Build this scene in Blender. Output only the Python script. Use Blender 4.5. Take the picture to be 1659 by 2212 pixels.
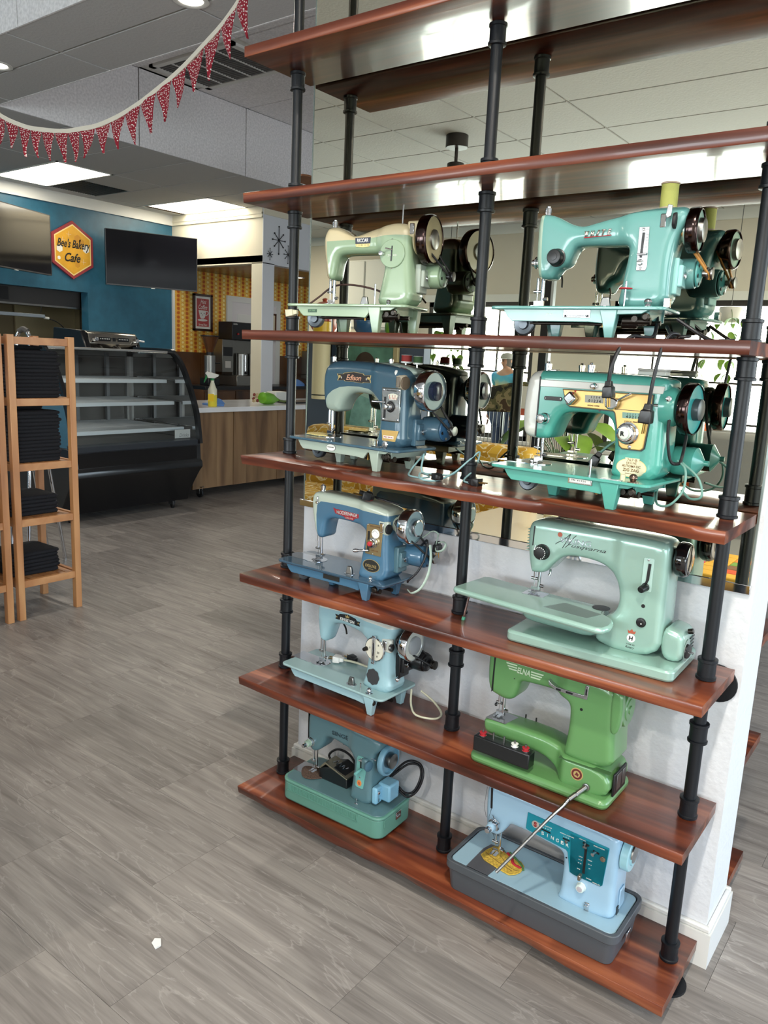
import bpy, bmesh, math, random
import numpy as np
from mathutils import Vector, Matrix
from mathutils.geometry import delaunay_2d_cdt
random.seed(7)
ZS = [.0632, .4189, .7376, 1.0820, 1.4262, 1.7788, 2.1316]     # tops of the seven shelf boards
for _o in list(bpy.data.objects): bpy.data.objects.remove(_o)
SC = bpy.context.scene
COL = SC.collection
# ---------------------------------------------------------------- camera
cam = bpy.data.cameras.new('camera'); cam.sensor_fit = 'HORIZONTAL'; cam.sensor_width = 36.0
cam.lens = 36.58; cam.clip_start = 0.05; cam.clip_end = 200
camo = bpy.data.objects.new('camera', cam); COL.objects.link(camo)
_r = Vector((.79544, .60437, .04486)); _f = Vector((-.58673, .78651, -.19277)); _f.normalize()
_r = (_r - _f*_r.dot(_f)).normalized(); _u = _r.cross(_f)
camo.matrix_world = Matrix(((_r.x, _u.x, -_f.x, 1.6325), (_r.y, _u.y, -_f.y, -1.5026), (_r.z, _u.z, -_f.z, 1.3664), (0, 0, 0, 1)))
SC.camera = camo
# ---------------------------------------------------------------- world, exposure
SC.view_settings.view_transform = 'Standard'; SC.view_settings.look = 'None'
SC.view_settings.gamma = 1.0; SC.view_settings.use_curve_mapping = False
SC.view_settings.exposure = -0.38
W = bpy.data.worlds.new('sky'); SC.world = W; W.use_nodes = True
_n = W.node_tree.nodes; _n.clear()
_sky = _n.new('ShaderNodeTexSky'); _sky.sky_type = 'NISHITA'; _sky.sun_disc = False
_sky.sun_elevation = math.radians(42); _sky.sun_rotation = math.radians(215); _sky.air_density = 1.0; _sky.dust_density = 1.5
_bg = _n.new('ShaderNodeBackground'); _bg.inputs['Strength'].default_value = 1.0
_wo = _n.new('ShaderNodeOutputWorld')
W.node_tree.links.new(_sky.outputs[0], _bg.inputs[0]); W.node_tree.links.new(_bg.outputs[0], _wo.inputs[0])
SC.cycles.use_denoising = True
SC.cycles.max_bounces = 10; SC.cycles.diffuse_bounces = 4; SC.cycles.glossy_bounces = 5
SC.cycles.transmission_bounces = 6; SC.cycles.transparent_max_bounces = 12
SC.cycles.caustics_reflective = False; SC.cycles.caustics_refractive = False
SC.cycles.sample_clamp_indirect = 6.0; SC.cycles.blur_glossy = 0.5
def area(name, loc, size, power, color=(1, 1, 1), rot=(0, 0, 0), sy=None, spread=180, portal=False):
    L = bpy.data.lights.new(name, 'AREA'); L.energy = power; L.color = color
    L.shape = 'RECTANGLE' if sy else 'SQUARE'; L.size = size
    if sy: L.size_y = sy
    L.spread = math.radians(spread); L.cycles.is_portal = portal
    o = bpy.data.objects.new(name, L); COL.objects.link(o); o.location = loc; o.rotation_euler = rot
    return o
# daylight through the two big windows of the south wall (openings at Y = -6.9)
area('window_daylight', (-3.64, -7.02, 1.25), 1.55, 170, (.80, .91, 1.0), (math.radians(90), 0, 0), 1.7)
area('window_daylight', (-0.2, -7.02, 1.25), 3.3, 380, (.80, .91, 1.0), (math.radians(90), 0, 0), 1.7)
# and through the two windows of the east wall (X = 5)
area('window_daylight', (5.12, -3.6, 1.35), 1.8, 170, (.84, .93, 1.0), (0, math.radians(90), 0), 4.6)
area('window_daylight', (5.12, 2.6, 1.35), 1.8, 170, (.84, .93, 1.0), (0, math.radians(90), 0), 4.6)
# ---------------------------------------------------------------- materials
def lin(h):
    if isinstance(h, str):
        h = h.lstrip('#'); c = [int(h[i:i+2], 16)/255 for i in (0, 2, 4)]
    else: c = [v/255 for v in h]
    return tuple(v/12.92 if v <= .04045 else ((v+.055)/1.055)**2.4 for v in c) + (1,)
_M = {}
def mat(name, col, rough=.5, metal=0., coat=0., bump=0., bscale=300, emit=0., var=0., spec=.5, trans=0.):
    if name in _M: return _M[name]
    m = bpy.data.materials.new(name); m.use_nodes = True; _M[name] = m
    nt = m.node_tree; b = nt.nodes['Principled BSDF']; c = lin(col)
    b.inputs['Base Color'].default_value = c; b.inputs['Roughness'].default_value = rough
    b.inputs['Metallic'].default_value = metal; b.inputs['Coat Weight'].default_value = coat
    b.inputs['Coat Roughness'].default_value = .08; b.inputs['Specular IOR Level'].default_value = spec
    b.inputs['Transmission Weight'].default_value = trans
    if emit:
        b.inputs['Emission Color'].default_value = c; b.inputs['Emission Strength'].default_value = emit
    if bump or var:
        tc = nt.nodes.new('ShaderNodeTexCoord'); nz = nt.nodes.new('ShaderNodeTexNoise')
        nz.inputs['Scale'].default_value = bscale; nz.inputs['Detail'].default_value = 3
        nt.links.new(tc.outputs['Object'], nz.inputs['Vector'])
        if bump:
            bp = nt.nodes.new('ShaderNodeBump'); bp.inputs['Strength'].default_value = bump; bp.inputs['Distance'].default_value = .004
            nt.links.new(nz.outputs['Fac'], bp.inputs['Height']); nt.links.new(bp.outputs[0], b.inputs['Normal'])
        if var:
            rp = nt.nodes.new('ShaderNodeValToRGB'); rp.color_ramp.elements[0].position = .3; rp.color_ramp.elements[1].position = .7
            rp.color_ramp.elements[0].color = tuple(v*(1-var) for v in c[:3]) + (1,)
            rp.color_ramp.elements[1].color = tuple(min(1, v*(1+var)) for v in c[:3]) + (1,)
            nt.links.new(nz.outputs['Fac'], rp.inputs[0]); nt.links.new(rp.outputs[0], b.inputs['Base Color'])
    return m
def nodes_of(m): return m.node_tree.nodes, m.node_tree.links, m.node_tree.nodes['Principled BSDF']
def paint(name, col, rough=.22):
    g = sum(col)/3*.96; return mat(name, tuple((v*.74+g*.26)*.95 for v in col), rough, 0, .4)
def grain(name, stops, rough=.35, coat=.3, scale=(2.2, 26, 26), dist=1.2, rnd=True, bump=.12, rings=6.0):
    """wood with its grain along local X"""
    if name in _M: return _M[name]
    m = mat(name, (120, 70, 40), rough, 0, coat); N, L, b = nodes_of(m)
    tc = N.new('ShaderNodeTexCoord'); oi = N.new('ShaderNodeObjectInfo'); ad = N.new('ShaderNodeVectorMath'); ad.operation = 'ADD'
    sc_ = N.new('ShaderNodeVectorMath'); sc_.operation = 'SCALE'; sc_.inputs['Scale'].default_value = 13.0 if rnd else 0
    cb = N.new('ShaderNodeCombineXYZ')
    for i in range(3): L.new(oi.outputs['Random'], cb.inputs[i])
    L.new(cb.outputs[0], sc_.inputs[0]); L.new(tc.outputs['Object'], ad.inputs[0]); L.new(sc_.outputs[0], ad.inputs[1])
    mp = N.new('ShaderNodeMapping'); mp.inputs['Scale'].default_value = scale; L.new(ad.outputs[0], mp.inputs[0])
    n1 = N.new('ShaderNodeTexNoise'); n1.inputs['Scale'].default_value = 1.0; n1.inputs['Detail'].default_value = 6; n1.inputs['Distortion'].default_value = dist
    L.new(mp.outputs[0], n1.inputs['Vector'])
    mp2 = N.new('ShaderNodeMapping'); mp2.inputs['Scale'].default_value = (scale[0]*.35, scale[1]*.28, scale[2]*.28); L.new(ad.outputs[0], mp2.inputs[0])
    n2 = N.new('ShaderNodeTexNoise'); n2.inputs['Scale'].default_value = 1.0; n2.inputs['Detail'].default_value = 2; n2.inputs['Distortion'].default_value = .6
    L.new(mp2.outputs[0], n2.inputs['Vector'])
    mu = N.new('ShaderNodeMath'); mu.operation = 'MULTIPLY'; mu.inputs[1].default_value = rings; L.new(n2.outputs['Fac'], mu.inputs[0])
    fr = N.new('ShaderNodeMath'); fr.operation = 'PINGPONG'; fr.inputs[1].default_value = 1.0; L.new(mu.outputs[0], fr.inputs[0])
    mx = N.new('ShaderNodeMath'); mx.operation = 'MULTIPLY_ADD'; mx.inputs[1].default_value = .38; L.new(fr.outputs[0], mx.inputs[0])
    m3 = N.new('ShaderNodeMath'); m3.operation = 'MULTIPLY'; m3.inputs[1].default_value = .62; L.new(n1.outputs['Fac'], m3.inputs[0]); L.new(m3.outputs[0], mx.inputs[2])
    rp = N.new('ShaderNodeValToRGB'); el = rp.color_ramp.elements
    while len(el) < len(stops): el.new(.5)
    for e, (p, c) in zip(el, stops): e.position = p; e.color = lin(c)
    L.new(mx.outputs[0], rp.inputs[0]); L.new(rp.outputs[0], b.inputs['Base Color'])
    bp = N.new('ShaderNodeBump'); bp.inputs['Strength'].default_value = bump; bp.inputs['Distance'].default_value = .003
    L.new(mx.outputs[0], bp.inputs['Height']); L.new(bp.outputs[0], b.inputs['Normal'])
    return m
CHROME = mat('chrome', (214, 216, 220), .09, 1)
STEEL = mat('brushed_steel', (150, 150, 148), .32, 1)
BLACKP = mat('black_plastic', (18, 18, 20), .35)
RUBBER = mat('black_rubber', (22, 22, 24), .6)
DARKM = mat('dark_oiled_metal', (52, 48, 44), .35, .8)
BRASS = mat('brass', (150, 118, 62), .3, .9)
IRON = mat('black_pipe', (15, 18, 23), .40, 0, bump=.05, bscale=500, spec=.4)
WHITEP = mat('white_plastic', (225, 225, 220), .35)
RED = mat('red_felt', (165, 30, 40), .8)
# ---------------------------------------------------------------- object helpers
def tag(o, label=None, cat=None, group=None, kind=None):
    if label: o['label'] = label
    if cat: o['category'] = cat
    if group: o['group'] = group
    if kind: o['kind'] = kind
    return o
def empty(name, loc, rz=0., label=None, cat=None, group=None):
    o = bpy.data.objects.new(name, None); COL.objects.link(o); o.empty_display_size = .05
    o.location = loc; o.rotation_euler = (0, 0, rz); return tag(o, label, cat, group)
def obj(name, me, parent=None, loc=None):
    o = bpy.data.objects.new(name, me); COL.objects.link(o)
    if parent is not None: o.parent = parent
    if loc is not None: o.location = loc
    return o
def mesh(name, v, f, m, smooth=None):
    me = bpy.data.meshes.new(name); me.from_pydata([tuple(p) for p in v], [], [tuple(q) for q in f]); me.update()
    if m is not None: me.materials.append(m)
    if smooth is not None:
        me.polygons.foreach_set('use_smooth', [True]*len(me.polygons))
        if smooth < 180: me.set_sharp_from_angle(angle=math.radians(smooth))
    return me
def fixn(me):
    bm = bmesh.new(); bm.from_mesh(me); bmesh.ops.recalc_face_normals(bm, faces=bm.faces); bm.to_mesh(me); bm.free(); return me
def bev(o, w=.002, s=2, ang=35):
    b = o.modifiers.new('bevel', 'BEVEL'); b.width = w; b.segments = s; b.limit_method = 'ANGLE'; b.angle_limit = math.radians(ang)
    o.data.polygons.foreach_set('use_smooth', [True]*len(o.data.polygons)); o.data.set_sharp_from_angle(angle=math.radians(50))
    return o
BOXF = [(0, 3, 2, 1), (4, 5, 6, 7), (0, 1, 5, 4), (1, 2, 6, 5), (2, 3, 7, 6), (3, 0, 4, 7)]
def boxv(x0, y0, z0, x1, y1, z1): return [(x0, y0, z0), (x1, y0, z0), (x1, y1, z0), (x0, y1, z0), (x0, y0, z1), (x1, y0, z1), (x1, y1, z1), (x0, y1, z1)]
def box(name, b, m, parent=None, bevel=0.):
    o = obj(name, mesh(name, boxv(*b), BOXF, m), parent)
    if bevel: bev(o, bevel)
    return o
def boxes(name, bl, m, parent=None, bevel=0.):
    v, f = [], []
    for b in bl:
        k = len(v); v += boxv(*b); f += [tuple(i+k for i in q) for q in BOXF]
    o = obj(name, mesh(name, v, f, m), parent)
    if bevel: bev(o, bevel)
    return o
def frame_of(d):
    d = Vector(d).normalized(); a = Vector((0, 0, 1)) if abs(d.z) < .9 else Vector((1, 0, 0))
    u = d.cross(a).normalized(); return d, u, d.cross(u)
def lathe_geo(origin, axis, prof, seg=24):
    d, u, w = frame_of(axis); o = Vector(origin); v, f = [], []
    for a, r in prof:
        for k in range(seg):
            t = 2*math.pi*k/seg; v.append(o + d*a + (u*math.cos(t) + w*math.sin(t))*max(r, 1e-5))
    n = len(prof)
    for i in range(n-1):
        for k in range(seg):
            k2 = (k+1) % seg; f.append((i*seg+k, (i+1)*seg+k, (i+1)*seg+k2, i*seg+k2))
    f.append(tuple(range(seg))); f.append(tuple((n-1)*seg+k for k in reversed(range(seg))))
    return v, f
def lathe(name, origin, axis, prof, m, parent=None, seg=24, smooth=38):
    v, f = lathe_geo(origin, axis, prof, seg); return obj(name, fixn(mesh(name, v, f, m, smooth)), parent)
def cyl(name, p0, p1, r, m, parent=None, r1=None, seg=16, c=0.):
    p0, p1 = Vector(p0), Vector(p1); L = (p1-p0).length; r1 = r if r1 is None else r1
    pr = [(0, r), (L, r1)] if not c else [(0, r-c), (c, r), (L-c, r1), (L, r1-c)]
    return lathe(name, p0, p1-p0, pr, m, parent, seg)
def join(parts):
    """parts: list of (verts, faces) -> one"""
    V, F = [], []
    for v, f in parts:
        k = len(V); V += list(v); F += [tuple(i+k for i in q) for q in f]
    return V, F
def cylg(p0, p1, r, seg=12, r1=None):
    p0, p1 = Vector(p0), Vector(p1); return lathe_geo(p0, p1-p0, [(0, r), ((p1-p0).length, r if r1 is None else r1)], seg)
def multi(name, parts, m, parent=None, smooth=38):
    v, f = join(parts); return obj(name, fixn(mesh(name, v, f, m, smooth)), parent)
def catmull(pts, n=6):
    P = [Vector(p) for p in pts]; P = [P[0]*2-P[1]] + P + [P[-1]*2-P[-2]]; out = []
    for i in range(1, len(P)-2):
        for k in range(n):
            t = k/n; a, b, c, d = P[i-1:i+3]
            out.append(.5*((2*b) + (c-a)*t + (2*a-5*b+4*c-d)*t*t + (3*b-a-3*c+d)*t**3))
    out.append(P[-2]); return out
def tube_geo(pts, r, seg=8, flat=1.):
    P = [Vector(p) for p in pts]; v, f = [], []; T = (P[1]-P[0]).normalized(); _, u, _w = frame_of(T)
    for i, p in enumerate(P):
        t = (P[min(i+1, len(P)-1)] - P[max(i-1, 0)]).normalized(); u = (u - t*u.dot(t)).normalized(); w = t.cross(u)
        for k in range(seg):
            a = 2*math.pi*k/seg; v.append(p + u*math.cos(a)*r + w*math.sin(a)*r*flat)
    for i in range(len(P)-1):
        for k in range(seg):
            k2 = (k+1) % seg; f.append((i*seg+k, i*seg+k2, (i+1)*seg+k2, (i+1)*seg+k))
    f.append(tuple(reversed(range(seg)))); f.append(tuple((len(P)-1)*seg+k for k in range(seg)))
    return v, f
def tube(name, pts, r, m, parent=None, n=6, seg=8, flat=1.):
    v, f = tube_geo(catmull(pts, n) if n else pts, r, seg, flat); return obj(name, mesh(name, v, f, m, 60), parent)
def prism(name, poly, y0, y1, m, parent=None, bevel=0.):
    """polygon in XZ, from depth y0 (front) to y1"""
    n = len(poly); v = [(x, y0, z) for x, z in poly] + [(x, y1, z) for x, z in poly]
    f = [tuple(range(n)), tuple(reversed(range(n, 2*n)))] + [(i, i+n, (i+1) % n+n, (i+1) % n) for i in range(n)]
    o = obj(name, fixn(mesh(name, v, f, m)), parent)
    if bevel: bev(o, bevel)
    return o
def slab(name, poly, z0, z1, m, parent=None, bevel=0.):
    n = len(poly); v = [(x, y, z0) for x, y in poly] + [(x, y, z1) for x, y in poly]
    f = [tuple(range(n)), tuple(reversed(range(n, 2*n)))] + [(i, i+n, (i+1) % n+n, (i+1) % n) for i in range(n)]
    o = obj(name, fixn(mesh(name, v, f, m)), parent)
    if bevel: bev(o, bevel)
    return o
def rrect(x0, y0, x1, y1, r, n=5):
    out = []
    for cx, cy, a in ((x1-r, y1-r, 0), (x0+r, y1-r, 90), (x0+r, y0+r, 180), (x1-r, y0+r, 270)):
        for k in range(n+1):
            t = math.radians(a+90*k/n); out.append((cx+r*math.cos(t), cy+r*math.sin(t)))
    return out
def ell(cx, cz, rx, rz, n=28): return [(cx+rx*math.cos(2*math.pi*k/n), cz+rz*math.sin(2*math.pi*k/n)) for k in range(n)]
def chaikin(P, it=1):
    P = [np.array(p, float) for p in P]
    for _ in range(it):
        Q = []
        for i in range(len(P)):
            a, b = P[i], P[(i+1) % len(P)]; Q += [a*.75+b*.25, a*.25+b*.75]
        P = Q
    return np.array(P)
ROT_F = (math.radians(90), 0, 0)       # text facing -Y
def text(name, s, m, parent, cx, cz, w, h, y, rot=None, shear=0., bold=0., ext=.0004, spacing=1., origin=None):
    cu = bpy.data.curves.new(name, 'FONT'); cu.body = s; cu.size = 1; cu.shear = shear; cu.offset = bold; cu.extrude = 0; cu.resolution_u = 3
    cu.space_character = spacing
    t = bpy.data.objects.new(name, cu); COL.objects.link(t)
    me = bpy.data.meshes.new_from_object(t); bpy.data.objects.remove(t); bpy.data.curves.remove(cu)
    co = np.array([v.co[:] for v in me.vertices]); lo, hi = co.min(0), co.max(0)
    sx = w/max(hi[0]-lo[0], 1e-6); sz = h/max(hi[1]-lo[1], 1e-6)
    for v in me.vertices:
        v.co = ((v.co.x-(lo[0]+hi[0])/2)*sx, (v.co.y-(lo[1]+hi[1])/2)*sz, 0)
    bm = bmesh.new(); bm.from_mesh(me)
    r = bmesh.ops.extrude_face_region(bm, geom=list(bm.faces))
    for g in r['geom']:
        if isinstance(g, bmesh.types.BMVert): g.co.z += ext
    bmesh.ops.recalc_face_normals(bm, faces=bm.faces); bm.to_mesh(me); bm.free()
    me.materials.clear(); me.materials.append(m); me.name = name
    o = obj(name, me, parent); o.location = (cx, y, cz) if origin is None else origin; o.rotation_euler = rot or ROT_F
    return o
# ---------------------------------------------------------------- setting: floor, ceiling, walls
def struct(o): o['kind'] = 'structure'; return o
def quad(name, pts, m, parent=None): return obj(name, mesh(name, pts, [tuple(range(len(pts)))], m), parent)
WALLP = mat('white_wall_paint', (214, 216, 220), .6, bump=.55, bscale=55)
CREAMW = mat('cream_wall_paint', (226, 218, 196), .6, bump=.3, bscale=14)
BLUEW = mat('teal_blue_wall_paint', (44, 96, 120), .38, bump=.35, bscale=9, var=.12)
TRIMW = mat('white_trim_paint', (216, 216, 212), .45)
CEIL = mat('ceiling_tile', (188, 186, 184), .9, bump=.5, bscale=70)
CEILS = mat('speckled_ceiling_tile', (232, 228, 228), .9, bump=.5, bscale=60, var=.14)
TBAR = mat('ceiling_grid_white', (222, 220, 214), .5)
# floor: grey stone-look vinyl tiles, grain along X
def floor_mat():
    m = mat('floor_tile', (128, 122, 118), .42, spec=.35); N, L, b = nodes_of(m)
    tc = N.new('ShaderNodeTexCoord'); oi = N.new('ShaderNodeObjectInfo'); cb = N.new('ShaderNodeCombineXYZ'); ad = N.new('ShaderNodeVectorMath'); ad.operation = 'ADD'
    ml = N.new('ShaderNodeMath'); ml.operation = 'MULTIPLY'; ml.inputs[1].default_value = 31
    L.new(oi.outputs['Random'], ml.inputs[0])
    for i in range(3): L.new(ml.outputs[0], cb.inputs[i])
    L.new(tc.outputs['Object'], ad.inputs[0]); L.new(cb.outputs[0], ad.inputs[1])
    def noise(sc, detail, dist):
        mp = N.new('ShaderNodeMapping'); mp.inputs['Scale'].default_value = sc; n = N.new('ShaderNodeTexNoise')
        n.inputs['Scale'].default_value = 1; n.inputs['Detail'].default_value = detail; n.inputs['Distortion'].default_value = dist
        L.new(ad.outputs[0], mp.inputs[0]); L.new(mp.outputs[0], n.inputs['Vector']); return n
    n1, n2 = noise((1.9, 15, 1), 7, 1.6), noise((3.2, 70, 1), 5, 1.0)
    mx = N.new('ShaderNodeMath'); mx.operation = 'MULTIPLY_ADD'; mx.inputs[1].default_value = .45; L.new(n2.outputs['Fac'], mx.inputs[0])
    m2 = N.new('ShaderNodeMath'); m2.operation = 'MULTIPLY'; m2.inputs[1].default_value = .55; L.new(n1.outputs['Fac'], m2.inputs[0]); L.new(m2.outputs[0], mx.inputs[2])
    rp = N.new('ShaderNodeValToRGB'); e = rp.color_ramp.elements
    e[0].position = .30; e[0].color = lin((116, 109, 104)); e[1].position = .72; e[1].color = lin((178, 171, 164))
    e.new(.47).color = lin((144, 138, 133)); e.new(.56).color = lin((156, 150, 144))
    L.new(mx.outputs[0], rp.inputs[0])
    n3 = noise((1.3, 7, 1), 5, 2.4); ab = N.new('ShaderNodeMath'); ab.operation = 'SUBTRACT'; ab.inputs[1].default_value = .5; L.new(n3.outputs['Fac'], ab.inputs[0])
    a2 = N.new('ShaderNodeMath'); a2.operation = 'ABSOLUTE'; L.new(ab.outputs[0], a2.inputs[0]); vr = N.new('ShaderNodeMapRange'); vr.inputs['From Min'].default_value = .0; vr.inputs['From Max'].default_value = .012; vr.inputs['To Min'].default_value = .42; vr.inputs['To Max'].default_value = 0; L.new(a2.outputs[0], vr.inputs[0])
    vm = N.new('ShaderNodeMixRGB'); vm.inputs[2].default_value = lin((190, 184, 178)); L.new(vr.outputs[0], vm.inputs[0])
    hs = N.new('ShaderNodeHueSaturation'); mr = N.new('ShaderNodeMapRange'); mr.inputs['To Min'].default_value = .70; mr.inputs['To Max'].default_value = .90
    L.new(oi.outputs['Random'], mr.inputs[0]); L.new(mr.outputs[0], hs.inputs['Value']); L.new(rp.outputs[0], vm.inputs[1]); L.new(vm.outputs[0], hs.inputs['Color']); L.new(hs.outputs[0], b.inputs['Base Color'])
    bp = N.new('ShaderNodeBump'); bp.inputs['Strength'].default_value = .12; bp.inputs['Distance'].default_value = .002; L.new(mx.outputs[0], bp.inputs['Height']); L.new(bp.outputs[0], b.inputs['Normal'])
    return m
FLT = floor_mat()
fl = struct(box('floor', (-9.2, -7.1, -.06, 5.2, 9.2, -.004), mat('floor_grout', (124, 118, 113), .7)))
TW, TL = .29, .612
tm = mesh('tile', boxv(.0004, .0004, -.004, TL-.0004, TW-.0004, 0), BOXF, FLT)
def tile_seen(x, y):       # tiles near the shelves or towards the cafe, seen directly
    return -4.9 < x < 2.7 and -1.5 < y < 5.4 and (y < 2.1+(-x)*1.15 or x > 1.0) and (x > -2.9-.62*y*0 or y > -.35) and not (x < -2.6 and y < .1) and (x < 1.4 or y > -.9)
for k in range(-4, 20):
    for n in range(-9, 6):
        x, y = (.365 if k % 2 else .1145)+TL*n, -.40+TW*k
        if tile_seen(x+.3, y+.15): obj('tile', tm, fl, (x, y, 0))
def rest_floor():          # the same tiles further off and in the mirror only, joined
    V, F = [], []
    for k in range(-24, 34):
        for n in range(-16, 9):
            x, y = (.365 if k % 2 else .1145)+TL*n, -.40+TW*k
            if not (-4 <= k < 20 and -9 <= n < 6 and tile_seen(x+.3, y+.15)):
                q = len(V); V += [(x+.0008, y+.0008, -.0005), (x+TL-.0008, y+.0008, -.0005), (x+TL-.0008, y+TW-.0008, -.0005), (x+.0008, y+TW-.0008, -.0005)]; F.append((q, q+1, q+2, q+3))
    o = obj('distant_tiles', mesh('distant_tiles', V, F, FLT), fl); o['kind'] = 'stuff'
rest_floor()
# ceiling at 3.05 m with a raised tray behind the soffit and a shallow one at the near left
ZC = 3.05
def ceil_rects():
    xs = [-9.2, -6.6, -4.4, -1.55, 1.4, 5.2]; ys = [-7.1, -.9, .97, 1.65, 6.6, 9.2]
    for i in range(5):
        for j in range(5):
            tray = (xs[i] >= -4.4 and xs[i+1] <= 1.4 and ys[j] == 1.65); low = (xs[i] >= -6.6 and xs[i+1] <= -1.55 and ys[j] == -.9)
            yield xs[i], ys[j], xs[i+1], ys[j+1], ZC+.61 if tray else ZC+.17 if low else ZC
V, F = [], []
for x0, y0, x1, y1, z in ceil_rects():
    k = len(V); V += [(x0, y0, z+.012), (x0, y1, z+.012), (x1, y1, z+.012), (x1, y0, z+.012)]; F.append((k, k+1, k+2, k+3))
ce = struct(obj('ceiling', mesh('ceiling', V, F, TBAR)))
def riser(x0, y0, x1, y1, z0, z1): box('riser_panel', (min(x0, x1), min(y0, y1), z0, max(x0, x1), max(y0, y1), z1), CEILS, ce)
y = 1.65
while y < 6.5: riser(-4.4, y+.004, -4.41, min(y+1.21, 6.6), ZC-.002, ZC+.61); y += 1.216
for x in (-4.4, -3.2, -2.0, -.8, .4): riser(x+.003, 1.65, x+1.197, 1.64, ZC-.002, ZC+.61)
for x in (-6.6, -5.35, -4.1, -2.85): riser(x+.003, .97, x+1.247, .98, ZC-.002, ZC+.17); riser(x+.003, -.9, x+1.247, -.91, ZC-.002, ZC+.17)
riser(-1.55, -.9, -1.54, .97, ZC-.002, ZC+.17); riser(-6.6, -.9, -6.61, .97, ZC-.002, ZC+.17); riser(-4.4, 6.6, 1.4, 6.61, ZC-.002, ZC+.61); riser(1.4, 1.65, 1.41, 6.6, ZC-.002, ZC+.61)
TG = .009
def ctile(x0, y0, x1, y1, z, m=CEIL, name='ceiling_tile'): return box(name, (x0+TG, y0+TG, z, x1-TG, y1-TG, z+.01), m, ce)
# cafe ceiling (2x4 ft grid), lights and the dark return grille in it
cafe = []
XL = [-7.06, -6.85, -5.63, -4.42]; YL = [1.61, 2.22, 2.83, 3.44, 4.04, 4.65, 5.26]
for i in range(3):
    for j in range(6):
        c = (XL[i], YL[j], XL[i+1], YL[j+1])
        if i == 1 and j in (2, 5): cafe.append(c); continue
        if i == 1 and j == 3: ctile(-6.2, YL[3], XL[2], YL[4], ZC); continue
        ctile(*c, ZC)
for k, c in enumerate(cafe):
    t = empty('ceiling_light_panel', ((c[0]+c[2])/2, (c[1]+c[3])/2, ZC), 0, ('bright rectangular ceiling light nearer the left edge beside a black grille', 'bright rectangular ceiling light above the cream wall corner')[k], 'light', 'cafe ceiling lights')
    w, d = (c[2]-c[0])/2, (c[3]-c[1])/2
    boxes('frame', [(-w, -d, -.004, w, -d+.02, .012), (-w, d-.02, -.004, w, d, .012), (-w, -d, -.004, -w+.02, d, .012), (w-.02, -d, -.004, w, d, .012)], TBAR, t)
    box('diffuser', (-w+.02, -d+.02, .0, w-.02, d-.02, .008), mat('lit_diffuser', (255, 246, 226), .5, emit=14.), t)
g = empty('return_air_grille', (-6.52, 3.74, ZC), 0, 'black square return air grille in the cafe ceiling', 'vent')
box('backing', (-.31, -.29, .004, .31, .29, .012), BLACKP, g); boxes('slats', [(-.30, -.285+.03*i, -.002, .30, -.27+.03*i, .004) for i in range(19)], mat('dark_grille', (34, 32, 30), .5), g)
g = box('open_ceiling_tile', (-6.85, 4.66, ZC-.002, -6.75, 5.24, ZC+.004), mat('brown_stained_tile', (92, 66, 36), .7), ce)
# near ceiling (soffit) and the room over the shelves, seen in the mirror
def grid(X, Y, z, m=CEIL, skip=lambda x, y: False):
    for i in range(len(X)-1):
        for j in range(len(Y)-1):
            if not skip((X[i]+X[i+1])/2, (Y[j]+Y[j+1])/2): ctile(X[i], Y[j], X[i+1], Y[j+1], z, m)
grid([-6.6, -5.4, -4.2, -3.0, -1.8, -.6, .6, 1.8], [.97, 1.31, 1.65], ZC)
grid([-4.4, -3.2, -2.0], [1.65, 2.26, 2.87, 3.48, 4.09, 4.7, 5.3], ZC+.61, CEILS, lambda x, y: -4.2 < x < -3.2 and 2.9 < y < 3.5)
grid([-6.6, -5.38, -4.16, -2.94, -1.55], [-.9, -.3, .32, .97], ZC+.17)
grid([-7.06, -5.72, -5.02, -4.31, -3.61, -2.90, -2.2, -1.495, -.79, .62, 2.03, 3.44], [-6.93, -6.28, -5.62, -4.965, -4.31, -3.655, -3.0, -2.345, -1.69, -1.035], ZC, CEIL)
grid([-1.5, -.79, .62, 2.03], [-.9, -.3, .35, .97], ZC)
v = empty('ceiling_vent', (-3.78, 3.2, ZC+.61), 0, 'long white framed air vent with dark louvres in the raised ceiling', 'vent')
boxes('frame', [(-.50, -.32, -.012, .50, -.27, .01), (-.50, .27, -.012, .50, .32, .01), (-.50, -.32, -.012, -.45, .32, .01), (.45, -.32, -.012, .50, .32, .01)]+[(-.46+.18*i, -.28, -.010, -.445+.18*i, .28, .006) for i in range(1, 6)], TBAR, v)
box('louvres', (-.46, -.28, -.004, .46, .28, .006), mat('vent_dark_grey', (84, 82, 80), .6), v); boxes('louvre_blades', [(-.45, -.27+.03*i, -.008, .45, -.262+.03*i, -.003) for i in range(18)], mat('vent_mid_grey', (112, 110, 108), .6), v)
def downlight(x, y, z, label, p=26):
    t = empty('recessed_downlight', (x, y, z), 0, label, 'light', 'recessed downlights')
    lathe('trim_ring', (0, 0, .0), (0, 0, -1), [(-.004, .085), (.004, .09), (.007, .075), (.002, .062), (-.004, .06)], TBAR, t, 24)
    lathe('bulb', (0, 0, .0), (0, 0, -1), [(-.003, .061), (.001, .058), (.003, .0)], mat('lit_bulb', (255, 246, 230), .5, emit=14.), t, 20)
    area('downlight_beam', (x, y, z-.02), .1, p, (1, .93, .82))
downlight(-1.755, 1.26, ZC, 'round recessed ceiling light at the top edge above the bunting'); downlight(-3.56, 1.22, ZC, 'round recessed ceiling light at the left edge above the bunting')
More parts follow.
